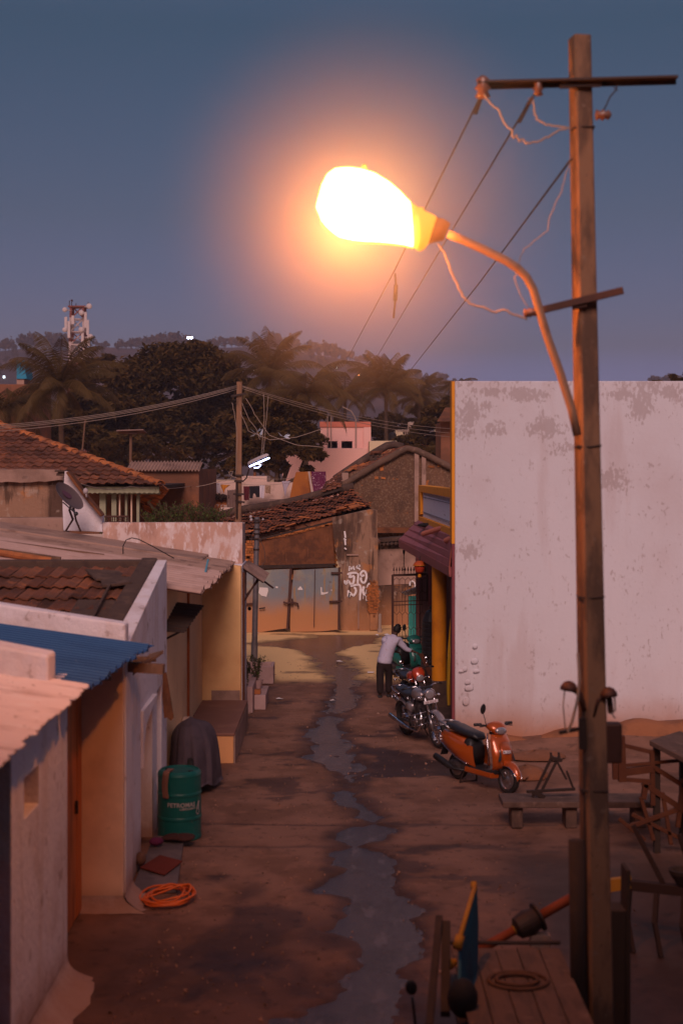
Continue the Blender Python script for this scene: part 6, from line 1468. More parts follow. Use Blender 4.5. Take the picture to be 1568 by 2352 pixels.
for rr_, w_ in ((.045,.010),(.030,.004)):
    n = 24
    for k in range(n):
        t0, t1 = 2*PI*k/n, 2*PI*(k+1)/n; mb.add([onD(cx_+(rr_-w_)*.85*math.sin(t0), .395+(rr_-w_)*math.cos(t0)), onD(cx_+rr_*.85*math.sin(t0), .395+rr_*math.cos(t0)), onD(cx_+rr_*.85*math.sin(t1), .395+rr_*math.cos(t1)), onD(cx_+(rr_-w_)*.85*math.sin(t1), .395+(rr_-w_)*math.cos(t1))], [(0,1,2,3)])
mb.add([onD(cx_-.03,.43), onD(cx_-.012,.425), onD(cx_+.005,.50), onD(cx_-.012,.50), onD(cx_+.012,.54), onD(cx_+.045,.52), onD(cx_+.03,.50), onD(cx_+.025,.43), onD(cx_+.005,.44)], [(0,1,2,3),(3,2,4),(2,6,5,4),(2,8,7,6)])
part(mb, 'drop_emblem', LETTER, dr, weld=False)
# rag over the rim
mb = MB()
def rag(s, q):
    x = (-.20+.085*s+.01*math.sin(q*7)); 
    if q < .3: return Vector((dc.x+x+.05*(1-q/.3), dc.y-rD*.85+.20*(1-q/.3), hD+.006))
    f = (q-.3)/.7; return Vector((dc.x+x, dc.y-math.sqrt(max(.001,(rD*1.03)**2-x*x))-.012, hD-.0-f*.34))
mb.surf(rag, 6, 18); mb.surf(lambda s, q: rag(s, q)+Vector((0,-.008,.008)), 6, 18)
solo(mb, 'brown_rag', cmat('brown_rag_cloth', (.28,.13,.09)), 'brown rag hanging over the rim of the green drum', 'rag', smooth=True)
# covered motorbike
mb = MB(); cb = Vector((-2.31, 22.3, 0)); Rr = random.Random(3)
def cover(s, q):
    a = 2*PI*s; 
    # long, tall at the near end (handlebars), lower behind
    ca, sa = math.cos(a), math.sin(a)
    lx = .45+.03*math.sin(3*a); ly = .82
    h = 1.10-.10*(1+sa)*.5
    top = max(0, 1-q*1.0)
    prof = (1-(1-q)**3.0) if q < 1 else 1
    bulge = .62*prof+.38*q
    fold = 1+.07*math.sin(a*9+q*2)*q+.05*math.sin(a*17+1.3)*q
    z = h*(1-q**1.9)
    x = cb.x+lx*ca*bulge*fold*(1.0-.10*math.sin(q*PI)); y = cb.y+ly*sa*bulge*fold
    return Vector((x+.05*math.sin(q*4+a), y, max(.12+.05*math.sin(a*5), z+.035*math.sin(a*4+q*5)*q)))
mb.surf(cover, 64, 20, closeu=True)
cv = thing('covered_motorbike', 'motorbike under a dark grey tarpaulin behind the green drum', 'motorbike', cb)
part(mb, 'tarpaulin', CLOTHC, cv, smooth=True, weld=False)
def wheel_mb(c, axis, R_, r_, n=36):
    m = MB(); prof = [(R_-r_*1.5,-r_*.6),(R_-r_*.8,-r_*1.0),(R_-r_*.25,-r_*.85),(R_,-r_*.3),(R_,r_*.3),(R_-r_*.25,r_*.85),(R_-r_*.8,r_*1.0),(R_-r_*1.5,r_*.6)]
    m.lathe(prof, c, axis, n, closed=True); return m
for y in (21.62, 22.9): part(wheel_mb((cb.x+.02, y, .29), (1,.05,0), .29, .05), 'tyre', RUBBER, cv, smooth=True)
# step slab, doormat, bits
mb = MB(); mb.hexa([(-2.46,16.65,0),(-1.93,16.7,0),(-2.10,19.0,0),(-2.5,19.0,0),(-2.46,16.65,.06),(-1.93,16.7,.055),(-2.10,19.0,.07),(-2.5,19.0,.08)]); solo(mb, 'door_slab', SLATE, 'grey stone slab in front of the white doorway', 'slab', bev=.01)
mb = MB(); mb.hexa([P(345,1969,0) if False else (-2.47,17.45,.078),(-2.13,17.15,.072),(-1.98,17.75,.072),(-2.3,18.0,.08),(-2.47,17.45,.095),(-2.13,17.15,.090),(-1.98,17.75,.090),(-2.3,18.0,.097)]); solo(mb, 'doormat', MAT_RED, 'dark red doormat on the grey stone slab', 'doormat', bev=.006)
mb = MB(); mb.surf(lambda a, b: Vector((-2.14+.21*math.cos(a*2*PI)*math.sin(b*PI)*(1+.15*math.sin(a*14)), 18.72+.13*math.sin(a*2*PI)*math.sin(b*PI), .085+.085*(1-math.cos((1-b)*PI))/2+.012*math.sin(a*20))), 20, 8, closeu=True)
solo(mb, 'dark_cloth_heap', cmat('dark_heap', (.07,.025,.02)), 'dark crumpled cloth heap at the foot of the drum', 'cloth', smooth=True)
mb = MB(); mb.surf(lambda a, b: Vector((-2.40+.09*math.cos(a*2*PI)*math.sin(b*PI)*(1+.2*math.sin(a*12)), 18.45+.07*math.sin(a*2*PI)*math.sin(b*PI), .09+.11*(1-math.cos((1-b)*PI))/2)), 16, 8, closeu=True)
solo(mb, 'purple_cloth_bundle', cmat('purple_rag', (.14,.02,.07)), 'small purple cloth bundle in the corner left of the drum', 'cloth', smooth=True)
mb = MB(); mb.surf(lambda a, b: Vector((-2.475+.07*math.cos(a*2*PI)*math.sin(b*PI), 17.55+.10*math.sin(a*2*PI)*math.sin(b*PI), .085+.17*(1-math.cos((1-b)*PI))/2)), 14, 8, closeu=True)
solo(mb, 'brown_sack', cmat('brown_sackcloth', (.16,.08,.05)), 'small brown sack slumped against the white doorway', 'sack', smooth=True)
mb = MB(); hc = Vector((-1.995, 16.42, .02)); pts = []; turns = 6; n = turns*26
for i in range(n+1):
    a = 2*PI*i/26+.5; k = i/n; rx = .30-.05*math.sin(k*9)-.05*k; ry = .34-.04*math.cos(k*7)-.06*k
    pts.append(hc+Vector((rx*math.cos(a)+.03*math.sin(k*21), ry*math.sin(a)+.04*math.cos(k*13), .012+.10*k*(.6+.4*math.sin(a*1.0+1))+.01*math.sin(i*.9))))
pts += [pts[-1]+Vector((-.12,.02,-.02)), pts[-1]+Vector((-.28,-.12,-.05)), Vector((-2.36,16.28,.03)), Vector((-2.55,16.75,.03))]
mb.tube(pts, .0125, 7); solo(mb, 'hose_coil', HOSE, 'bright orange hose coiled on the ground by the white pier', 'hose', smooth=True, weld=False)
# stones and pebbles near the steps
for i, (u, v, s) in enumerate([(571,1640,.045),(566,1650,.03),(868,1640,.03),(1022,1534,.05),(905,1533,.04)]):
    Y = GY(v); mb = MB(); mb.ell(((u-U0)/F*Y, Y, s*.4), (s,s*.8,s*.6), 8, 6); solo(mb, 'small_stone', CONC, ['small loose stone on the lane just past the ochre house platform','tiny loose stone nearest the corner of the porch platform','small loose stone on the lane by the front wheel of the red-tanked motorcycle','loose stone lying at the foot of the porch column','pebble on the pale sandy road beside the man'][i], 'stone')

# ================================================================ scooters and motorbikes (local: x forward, z up)
def T(mb, mat, nm, par, **k): return part(mb, nm, mat, par, **k)
def ring(cx, cz, hy, hz, n=16, y0=0, p=2.4, tilt=0):
    out = []
    for k in range(n):
        a = 2*PI*k/n; c, s = math.cos(a), math.sin(a); y = hy*math.copysign(abs(c)**(2/p), c); z = hz*math.copysign(abs(s)**(2/p), s)
        out.append(Vector((cx-z*math.sin(tilt), y0+y, cz+z*math.cos(tilt))))
    return out
def scooter(label, paint, plate=True, trim=True, nm='scooter'):
    t = thing(nm, label, 'scooter', (0,0,0), local=True)
    FW, RW = Vector((.62,0,.215)), Vector((-.60,0,.215))
    for w_, nm_ in ((FW,'front_wheel'),(RW,'rear_wheel')):
        wm = T(wheel_mb(w_, (0,1,0), .217, .047), RUBBER, nm_, t, smooth=True)
        mb = MB(); mb.lathe([(.15,-.030),(.155,-.038),(.15,-.042),(.12,-.025),(.06,-.035),(.03,-.05),(0,-.052)], w_, (0,1,0), 28); mb.lathe([(.15,.030),(.155,.038),(.15,.042),(.12,.025),(.06,.035),(.03,.05),(0,.052)], w_, (0,1,0), 28)
        for k in range(9): a = 2*PI*k/9; mb.obox((w_.x+.095*math.cos(a), 0, w_.z+.095*math.sin(a)), (.035,.075,.012), (0,-a,0))
        T(mb, STEEL, 'rim', wm, smooth=False)
    # legshield / front apron
    mb = MB(); secs = []
    for x, z, hy, hx in [(.40,.30,.15,.05),(.455,.40,.19,.09),(.46,.52,.205,.12),(.42,.64,.20,.11),(.375,.76,.185,.085),(.34,.86,.15,.06)]:
        secs.append([Vector((x+hx*(math.cos(a) if math.cos(a) > 0 else math.cos(a)*.35), hy*math.sin(a), z)) for a in [2*PI*k/24 for k in range(24)]])
    mb.loft(secs); T(mb, paint, 'front_apron', t, smooth=True, weld=False)
    mb = MB(); mb.tube([(.30,.165,.34),(.375,.21,.44),(.39,.222,.55),(.355,.215,.66),(.315,.20,.77),(.28,.165,.87)], .010, 7); mb.tube([(.30,-.165,.34),(.375,-.21,.44),(.39,-.222,.55),(.355,-.215,.66),(.315,-.20,.77),(.28,-.165,.87)], .010, 7)
    if trim: T(mb, CHROME, 'apron_trim', t, smooth=True)
    mb = MB(); mb.loft([[Vector((x, y*hy, z+dz)) for y, dz in [(-1,0),(-.6,.02),(0,.03),(.6,.02),(1,0),(.8,-.06),(0,-.08),(-.8,-.06)]] for x, hy, z in [(.50,.11,.74),(.555,.12,.62),(.58,.10,.50),(.575,.05,.43)]]); T(mb, BLACKM if False else paint, 'nose_panel', t, smooth=True, weld=False)
    for s in (-1,1):
        mb = MB(); mb.loft([[Vector((.53+.01*k, s*(.11+.02*k), .66-.055*k)), Vector((.545+.01*k, s*(.085+.012*k), .66-.055*k)), Vector((.54+.01*k, s*(.10+.02*k), .64-.055*k))] for k in range(4)]); T(mb, BLACKP, 'air_slot', t)
    # front mudguard
    mb = MB()
    def mg(s, q):
        a = math.radians(12+148*s); r_ = .262+.02*math.sin(s*PI); y = (q-.5)*2; w_ = .075*(.55+.45*math.sin(min(1,s*1.15)*PI))
        return Vector((FW.x+r_*math.cos(a)*(1-.04*y*y), y*w_, FW.z+r_*math.sin(a)*(1-.10*y*y)-.05*abs(y)**3))
    mb.surf(mg, 22, 10); mb.surf(lambda s, q: mg(s, q)-Vector((0,0,.006)), 22, 10); fm = T(mb, paint, 'front_mudguard', t, smooth=True)
    if trim:
        mb = MB()
        for q in (0.0, 1.0): mb.tube([mg(s, q) for s in np.linspace(0,1,16)], .008, 6)
        T(mb, CHROME, 'mudguard_trim', fm, smooth=True)
    mb = MB(); mb.bar((.60,.075,.22),(.44,.07,.42),.035,.02); mb.bar((.60,-.075,.22),(.44,-.07,.42),.035,.02); mb.tube([(.44,0,.34),(.30,0,.92)], .03, 8); T(mb, BLACKP, 'fork', t)
    # handlebar cowl, headlight
    mb = MB(); mb.loft([[Vector((x, y*hy, z+dz*hz)) for y, dz in [(math.cos(2*PI*k/18), math.sin(2*PI*k/18)) for k in range(18)]] for x, z, hy, hz in [(.17,.965,.10,.03),(.22,.975,.17,.065),(.29,.965,.175,.095),(.355,.94,.15,.09),(.40,.92,.10,.06),(.415,.912,.03,.02)]]); hc_ = T(mb, paint, 'handlebar_cowl', t, smooth=True, weld=False)
    mb = MB(); mb.loft([[Vector((x, y*hy, z+dz*hz)) for y, dz in [(math.cos(2*PI*k/18), math.sin(2*PI*k/18)) for k in range(18)]] for x, z, hy, hz in [(.385,.925,.115,.06),(.415,.915,.10,.055),(.432,.91,.06,.035),(.436,.908,.01,.008)]]); T(mb, M('headlamp_glass', (.45,.42,.45), .08, spec=.8, metallic=.5), 'headlight', t, smooth=True, weld=False)
    mb = MB(); mb.tube([(.21,-.36,1.0),(.235,-.20,.985),(.26,0,.97),(.235,.20,.985),(.21,.36,1.0)], .016, 8); mb.tube([(.21,.25,1.0),(.205,.375,1.0)], .024, 10); mb.tube([(.21,-.25,1.0),(.205,-.375,1.0)], .024, 10); mb.tube([(.25,.18,.98),(.28,.33,.975)], .008, 6); mb.tube([(.25,-.18,.98),(.28,-.33,.975)], .008, 6); T(mb, BLACKP, 'handlebar', t, smooth=True)
    mb = MB(); mb.box(.20,.30,-.07,.07,.84,.93); mb.loft([ring(.34,.84,.10,.06), ring(.30,.90,.12,.05)]); T(mb, BLACKP, 'steering_neck', t)
    # mirrors (one as in the photograph on the far side)
    mb = MB(); mb.tube([(.24,-.17,.99),(.23,-.19,1.08),(.205,-.205,1.16)], .007, 6); mb.ell((.20,-.21,1.235), (.020,.052,.082), 14, 10, (0,.12,0)); T(mb, BLACKP, 'mirror', t, smooth=True)
    # floorboard + spine
    mb = MB(); mb.loft([[Vector((x, y*hy, z+dz)) for y, dz in [(-1,0),(-.9,.05),(.9,.05),(1,0),(.85,-.05),(-.85,-.05)]] for x, z, hy in [(.46,.32,.15),(.34,.26,.20),(.10,.245,.205),(-.14,.255,.20)]]); T(mb, BLACKP, 'floorboard', t, bev=.01)
    mb = MB(); mb.loft([[Vector((x, s, z)) for s, z in [(-.212,.215),(-.205,.285),(.205,.285),(.212,.215),(.19,.20),(-.19,.20)]] for x in (.44,.30,.10,-.20)]); T(mb, paint, 'under_sill', t, bev=.012)
    # seat post front panel (dark) and body sides (paint)
    mb = MB(); mb.loft([ring(-.14,.44,.15,.20,20,p=3), ring(-.20,.52,.165,.22,20,p=3), ring(-.30,.55,.16,.17,20,p=3)]); T(mb, BLACKP, 'underseat_panel', t, smooth=True, weld=False)
    for s in (-1,1):
        mb = MB()
        def side(a, b):
            x = -.05-.93*a; top = .60+.14*a-.04*a*a; bot = .30+.26*a**1.3
            z = bot+(top-bot)*b; y = s*(.13+.095*math.sin(PI*min(1,a*.85+.12))*math.sin(PI*(b*.72+.18))**.8-.06*a*a)
            return Vector((x-.10*(b-.5)*(1-a), y, z))
        mb.surf(side, 20, 12); mb.surf(lambda a, b: side(a, b)*1-Vector((0,s*.01,0)), 20, 12); T(mb, paint, 'side_panel', t, smooth=True)
        if trim:
            mb = MB(); mb.tube([side(a, .0)+Vector((0,s*.012,-.004)) for a in np.linspace(.18,1,14)]+[side(1,b)+Vector((-.01,s*.004,0)) for b in (.3,.7)], .008, 6); T(mb, CHROME, 'side_trim', t, smooth=True)
    mb = MB(); mb.loft([ring(-.25,.52,.13,.18,20,p=3), ring(-.60,.60,.15,.14,20,p=3), ring(-.90,.68,.10,.08,20,p=3), ring(-.97,.70,.05,.04,20,p=3)]); T(mb, paint, 'tail', t, smooth=True, weld=False)
    mb = MB(); mb.loft([ring(-.06,.735,.09,.03,18,p=2.6,tilt=.2), ring(-.14,.765,.135,.055,18,p=2.8), ring(-.34,.785,.15,.055,18,p=2.8), ring(-.50,.80,.155,.06,18,p=2.8), ring(-.62,.825,.15,.06,18,p=2.8), ring(-.84,.835,.11,.045,18,p=2.8), ring(-.90,.835,.05,.02,18,p=2.8)]); T(mb, SEATV, 'seat', t, smooth=True, weld=False)
    mb = MB(); mb.tube([(-.68,.15,.80),(-.82,.165,.86),(-.97,.13,.875),(-1.0,0,.875),(-.97,-.13,.875),(-.82,-.165,.86),(-.68,-.15,.80)], .017, 9); T(mb, STEEL, 'grab_rail', t, smooth=True)
    mb = MB(); mb.loft([ring(-.955,.66,.09,.045,14), ring(-.99,.655,.07,.035,14)]); T(mb, M('tail_lamp_red', (.3,.02,.01), .2, spec=.6) if 'tail_lamp_red' not in bpy.data.materials else bpy.data.materials['tail_lamp_red'], 'tail_light', t, smooth=True)
    # engine, exhaust, stands
    mb = MB(); mb.loft([ring(-.25,.28,.10,.07,14), ring(-.45,.25,.13,.10,14), ring(-.66,.24,.12,.09,14), ring(-.74,.24,.08,.06,14)]); mb.box(-.72,-.35,.07,.15,.2,.32); T(mb, GREYCAST, 'engine', t, smooth=False, weld=False)
    mb = MB(); mb.tube([(-.30,-.12,.20),(-.5,-.16,.19),(-.62,-.17,.22),(-.98,-.18,.32)], [.018,.02,.055,.05], 12); T(mb, BLACKP, 'exhaust', t, smooth=True)
    mb = MB(); mb.loft([[Vector((x, y*.07, z)) for y in (-1,1)]+[Vector((x-.015, y*.07, z+.004)) for y in (1,-1)] for x, z in [(-.80,.60),(-.92,.46),(-.98,.33)]]); T(mb, BLACKP, 'rear_mudguard', t)
    mb = MB(); mb.tube([(-.30,.12,.2),(-.36,.19,.0)], .012, 6); mb.tube([(-.30,-.12,.2),(-.36,-.16,.0)], .012, 6); mb.tube([(-.36,.19,.012),(-.36,-.16,.012)], .01, 6); T(mb, DARKIRON, 'stand', t)
    if plate:
        mb = MB(); mb.surf(lambda s, q: Vector((.585-.10*((s-.5)*1.6)**2+(.5-q)*.02, (s-.5)*.24, .60+.045*q)), 10, 2); pp_ = T(mb, M('plate_white', (.68,.62,.64), .6), 'number_plate', t)
        cu = bpy.data.curves.new('t', 'FONT'); cu.body = 'KA 10 R 153'; cu.size = .042; cu.align_x = 'CENTER'; o = bpy.data.objects.new('t', cu); COL.objects.link(o); dg = bpy.context.evaluated_depsgraph_get(); me_ = bpy.data.meshes.new_from_object(o.evaluated_get(dg)); bpy.data.objects.remove(o)
        m = MB(); m.add([(.592-.10*(v.co.x/.24*1.6)**2+(.5-v.co.y/.045)*.02, v.co.x*.95, .608+v.co.y) for v in me_.vertices], [tuple(p.vertices) for p in me_.polygons]); T(m, BLACKM, 'plate_letters', pp_, weld=False)
    return t
sc1 = scooter('shiny orange scooter with chrome trim parked before the white wall', ORANGEP, nm='scooter')
rz1 = math.radians(-56)
fwp = Vector((X_(1166,21.76), 21.76, 0)); sc1.location = fwp-Vector((math.cos(rz1)*.62, math.sin(rz1)*.62, 0))+Vector((0,0,.01)); sc1.rotation_euler = (math.radians(-3), 0, rz1)
sc2 = scooter('dull teal scooter at the far end of the parked row by the grille', TEALP, plate=False, trim=False, nm='scooter')
sc2.location = (1.56, 33.6, 0.01); sc2.rotation_euler = (0, 0, math.radians(-62))

def motorbike(label, tank_mat, classic, nm='motorcycle'):
    t = thing(nm, label, 'motorcycle', (0,0,0), local=True)
    FW, RW = Vector((.70,0,.325)), Vector((-.67,0,.32)); R_ = .322
    for w_, nn, rt in ((FW,'front_wheel',.045),(RW,'rear_wheel',.055)):
        wm = T(wheel_mb(w_, (0,1,0), R_, rt, 40), RUBBER, nn, t, smooth=True)
        mb = MB(); mb.lathe([(R_-.075,-.03),(R_-.062,-.034),(R_-.06,-.02),(R_-.082,-.012),(R_-.082,.012),(R_-.06,.02),(R_-.062,.034),(R_-.075,.03)], w_, (0,1,0), 36, closed=True)
        mb.lathe([(.0,-.055),(.05,-.05),(.075,-.03),(.075,.03),(.05,.05),(0,.055)], w_, (0,1,0), 20)
        T(mb, CHROME if classic else GREYCAST, 'rim', wm)
        mb = MB()
        if classic:
            for k in range(32):
                a = 2*PI*k/32; s = 1 if k % 2 else -1; b = a+.35*(1 if (k//2) % 2 else -1); mb.tube([w_+Vector((.06*math.cos(b), s*.03, .06*math.sin(b))), w_+Vector(((R_-.075)*math.cos(a), 0, (R_-.075)*math.sin(a)))], .0022, 4)
        else:
            for k in range(5): a = 2*PI*k/5; mb.bar(w_+Vector((.05*math.cos(a),0,.05*math.sin(a))), w_+Vector(((R_-.075)*math.cos(a),0,(R_-.075)*math.sin(a))), .03, .03, up=(0,1,0))
        T(mb, CHROME if classic else BLACKP, 'spokes', wm)
        mb = MB(); mb.lathe([(.03,.05),(.115,.052),(.12,.056),(.115,.06),(.03,.06)], w_, (0,1,0), 26); T(mb, STEEL, 'brake_disc', wm)
    # mudguards
    for (w_, a0, a1, nn, hw_, rr) in ((FW, 25, 175 if classic else 120, 'front_mudguard', .065, R_+.035), (RW, 15, 165, 'rear_mudguard', .07, R_+.05)):
        mb = MB()
        def mg(s, q, w_=w_, a0=a0, a1=a1, rr=rr, hw_=hw_):
            a = math.radians(a0+(a1-a0)*s); y = (q-.5)*2; r2 = rr-.045*y*y; return Vector((w_.x+r2*math.cos(a), y*hw_, w_.z+r2*math.sin(a)))
        mb.surf(mg, 24, 8); mb.surf(lambda s, q: mg(s, q)-Vector((0,0,.004)), 24, 8); T(mb, SILVERP if classic else BLACKP, nn, t, smooth=True)
    mb = MB(); hd = Vector((.40,0,.98))
    for s in (-1,1): mb.tube([FW+Vector((0,s*.085,0)), FW+Vector((-.10,s*.085,.25))], .026, 10); 
    T(mb, STEEL, 'fork_slider', t, smooth=True)
    mb = MB()
    for s in (-1,1): mb.tube([FW+Vector((-.10,s*.085,.25)), FW+Vector((-.29,s*.085,.72))], .018, 10)
    mb.tube([FW+Vector((0,-.09,0)), FW+Vector((0,.09,0))], .014, 8)
    if classic:
        for s in (-1,1): mb.tube([FW+Vector((0,s*.075,0)), FW+Vector((-.02,s*.06,R_+.02))], .007, 5); mb.tube([FW+Vector((0,s*.075,0)), FW+Vector((-.30,s*.06,.16))], .007, 5)
    T(mb, CHROME, 'fork_tube', t, smooth=True)
    mb = MB(); mb.bar(FW+Vector((-.29,-.11,.72)), FW+Vector((-.29,.11,.72)), .05, .03); mb.bar(FW+Vector((-.24,-.11,.58)), FW+Vector((-.24,.11,.58)), .05, .03); mb.tube([(.42,0,.90),(.36,0,1.02)], .03, 8); T(mb, BLACKP, 'triple_clamp', t)
    if classic:
        mb = MB(); mb.lathe([(.02,-.12),(.075,-.10),(.10,-.04),(.105,.0),(.10,.015)], (.50,0,.93), (1,0,-.06), 24); T(mb, SILVERP, 'headlamp_shell', t, smooth=True)
        mb = MB(); mb.lathe([(.108,-.01),(.112,.008),(.10,.02)], (.505,0,.93), (1,0,-.06), 24); T(mb, CHROME, 'headlamp_rim', t)
        mb = MB(); mb.lathe([(.098,.015),(.07,.032),(.03,.04),(0,.042)], (.505,0,.93), (1,0,-.06), 24); T(mb, bpy.data.materials['headlamp_glass'], 'headlight', t, smooth=True)
    else:
        mb = MB(); mb.loft([ring(.34,.99,.11,.07,18), ring(.44,.99,.13,.12,18), ring(.52,.94,.10,.11,18), ring(.56,.90,.06,.06,18)]); T(mb, tank_mat, 'headlamp_cowl', t, smooth=True, weld=False)
        mb = MB(); mb.lathe([(.085,0),(.06,.02),(0,.03)], (.548,0,.90), (1,0,-.25), 20); T(mb, bpy.data.materials['headlamp_glass'], 'headlight', t, smooth=True)
    mb = MB(); mb.tube([(.20,.37,1.03),(.26,.30,1.06),(.33,.18,1.07),(.36,.07,1.03),(.36,-.07,1.03),(.33,-.18,1.07),(.26,-.30,1.06),(.20,-.37,1.03)], .012, 8); hb_ = T(mb, CHROME if classic else BLACKP, 'handlebar', t, smooth=True)
    mb = MB(); mb.tube([(.25,.31,1.06),(.185,.39,1.025)], .019, 8); mb.tube([(.25,-.31,1.06),(.185,-.39,1.025)], .019, 8); mb.tube([(.30,.24,1.07),(.31,.37,1.05)], .006, 5); mb.tube([(.30,-.24,1.07),(.31,-.37,1.05)], .006, 5); T(mb, BLACKP, 'grip', hb_, smooth=True)
    # indicators
    mb = MB()
    for s in (-1,1): mb.tube([(.44,s*.09,.90),(.46,s*.17,.89)], .008, 5); mb.ell((.465,s*.195,.89), (.035,.028,.028), 10, 8)
    for s in (-1,1): mb.ell((-.86,s*.15,.70), (.03,.03,.028), 10, 8); mb.tube([(-.84,0,.70),(-.86,s*.14,.70)], .008, 5)
    part(mb, 'indicator', CHROME, t, smooth=True, split=True)
    # tank, seat
    mb = MB(); mb.loft([ring(.33,.86,.05,.05,20,p=2.2), ring(.28,.87,.12,.10,20,p=2.2), ring(.16,.885,.150,.125,20,p=2.2), ring(.02,.875,.14,.115,20,p=2.2), ring(-.08,.85,.10,.08,20,p=2.2), ring(-.14,.83,.04,.03,20)]); T(mb, tank_mat, 'fuel_tank', t, smooth=True, weld=False)
    mb = MB(); mb.lathe([(.03,0),(.03,.012),(0,.015)], (.14,0,1.005), n=14); T(mb, CHROME, 'tank_cap', t)
    mb = MB(); mb.loft([ring(-.08,.84,.09,.035,18,p=2.8), ring(-.20,.825,.125,.05,18,p=2.8), ring(-.40,.82,.14,.055,18,p=2.8), ring(-.60,.85,.125,.055,18,p=2.8), ring(-.78,.865,.10,.04,18,p=2.8), ring(-.82,.865,.04,.02,18)]); T(mb, SEATV, 'seat', t, smooth=True, weld=False)
    mb = MB(); mb.tube([(-.55,.14,.80),(-.75,.16,.85),(-.92,.12,.88),(-.95,0,.88),(-.92,-.12,.88),(-.75,-.16,.85),(-.55,-.14,.80)], .011, 7); T(mb, CHROME, 'grab_rail', t, smooth=True)
    mb = MB(); mb.loft([ring(-.80,.73,.07,.04,14), ring(-.90,.71,.045,.03,14)]); T(mb, bpy.data.materials['tail_lamp_red'], 'tail_light', t, smooth=True)
    # frame, engine
    mb = MB(); mb.tube([(.38,0,.92),(.28,0,.55),(.18,.0,.26),(-.22,0,.24),(-.25,0,.55),(-.12,0,.80),(.30,0,.84)], .018, 8); mb.tube([(-.25,0,.55),(-.60,.10,.78),(-.82,.10,.78)], .014, 7); mb.tube([(-.25,0,.55),(-.60,-.10,.78),(-.82,-.10,.78)], .014, 7)
    for s in (-1,1): mb.tube([(-.22,s*.09,.30), RW+Vector((0,s*.09,0))], .018, 7)
    T(mb, BLACKP, 'frame', t, smooth=True)
    mb = MB(); mb.lathe([(0,-.13),(.13,-.12),(.14,-.08),(.14,.08),(.13,.12),(0,.13)], (-.05,0,.34), (0,1,0), 24); mb.loft([ring(-.20,.34,.10,.11,16,p=3), ring(.14,.36,.10,.12,16,p=3)]); T(mb, GREYCAST, 'crankcase', t, weld=False, bev=.004)
    mb = MB()
    for k in range(8): z = .47+k*.028; mb.box(-.02, .16, -.095, .095, z, z+.010)
    mb.box(.01, .13, -.06, .06, .44, .72); mb.loft([ring(.07,.72,.10,.03,14,p=3), ring(.07,.77,.07,.02,14,p=3)]); T(mb, GREYCAST, 'cylinder', t)
    mb = MB(); mb.loft([ring(-.20,.58,.11,.09,14,p=3), ring(-.38,.60,.11,.08,14,p=3)]); T(mb, tank_mat if classic else BLACKP, 'side_cover', t, smooth=True)
    mb = MB(); mb.tube([(.16,-.05,.62),(.26,-.09,.52),(.27,-.12,.34),(.15,-.14,.22),(-.2,-.15,.22)], .022, 10); mb.tube([(-.2,-.15,.22),(-.34,-.155,.23),(-.42,-.16,.24),(-1.0,-.17,.34)], [.022,.04,.048,.046], 12); T(mb, CHROME, 'exhaust', t, smooth=True)
    mb = MB()
    for s in (-1,1):
        for (z, w_) in ((.33,.20),(.44,.22),(.54,.21)): mb.tube([(.32,s*.02,z+.05),(.30,s*.14,z+.03),(.22,s*w_,z),(.06,s*w_,z-.02),(-.02,s*.12,z-.02)], .010, 7)
        mb.tube([(.24,s*.21,.56),(.22,s*.215,.30)], .010, 7)
    T(mb, CHROME, 'crash_guard', t, smooth=True)
    mb = MB(); mb.tube([(-.15,.10,.24),(-.22,.22,.02)], .012, 6); mb.tube([(-.05,-.20,.27),(-.05,.20,.27)], .014, 6); T(mb, DARKIRON, 'side_stand', t)
    mb = MB(); mb.tube([(.30,.20,1.07),(.29,.23,1.15),(.27,.25,1.19)], .006, 5); mb.ell((.26,.26,1.22), (.018,.055,.04), 12, 8); mb.tube([(.30,-.20,1.07),(.29,-.23,1.15),(.27,-.25,1.19)], .006, 5); mb.ell((.26,-.26,1.22), (.018,.055,.04), 12, 8)
    if not classic: T(mb, CHROME, 'mirror', t, smooth=True)
    if classic:
        mb = MB(); mb.surf(lambda s, q: Vector((.545-.012*abs(s-.5), (s-.5)*.28, .775+.055*q)), 6, 2); pp_ = T(mb, bpy.data.materials['plate_white'], 'number_plate', t)
        cu = bpy.data.curves.new('t', 'FONT'); cu.body = 'KA 10 L 41'; cu.size = .05; cu.align_x = 'CENTER'; o = bpy.data.objects.new('t', cu); COL.objects.link(o); dg = bpy.context.evaluated_depsgraph_get(); me_ = bpy.data.meshes.new_from_object(o.evaluated_get(dg)); bpy.data.objects.remove(o)
        m = MB(); m.add([(.551, v.co.x*.9, .786+v.co.y) for v in me_.vertices], [tuple(p.vertices) for p in me_.polygons]); T(m, M('plate_letter_red', (.25,.05,.04), .7), 'plate_letters', pp_, weld=False)
    return t
mb1 = motorbike('silver classic motorcycle with chrome crash guards and round headlamp', SILVERP, True)
az = math.atan2(-1.26,.50); f_ = Vector((X_(1000,25.3)+.06, 25.3, 0)); mb1.location = f_-Vector((math.cos(az)*.70, math.sin(az)*.70, 0))+Vector((0,0,.012)); mb1.rotation_euler = (math.radians(6), 0, az)
mb2 = motorbike('red-tanked motorcycle parked between the silver one and the standing man', REDP, False)
az2 = math.atan2(-1.3,.30); mb2.location = (X_(940,28.6)+.14, 28.1, .012); mb2.rotation_euler = (math.radians(7), 0, az2)

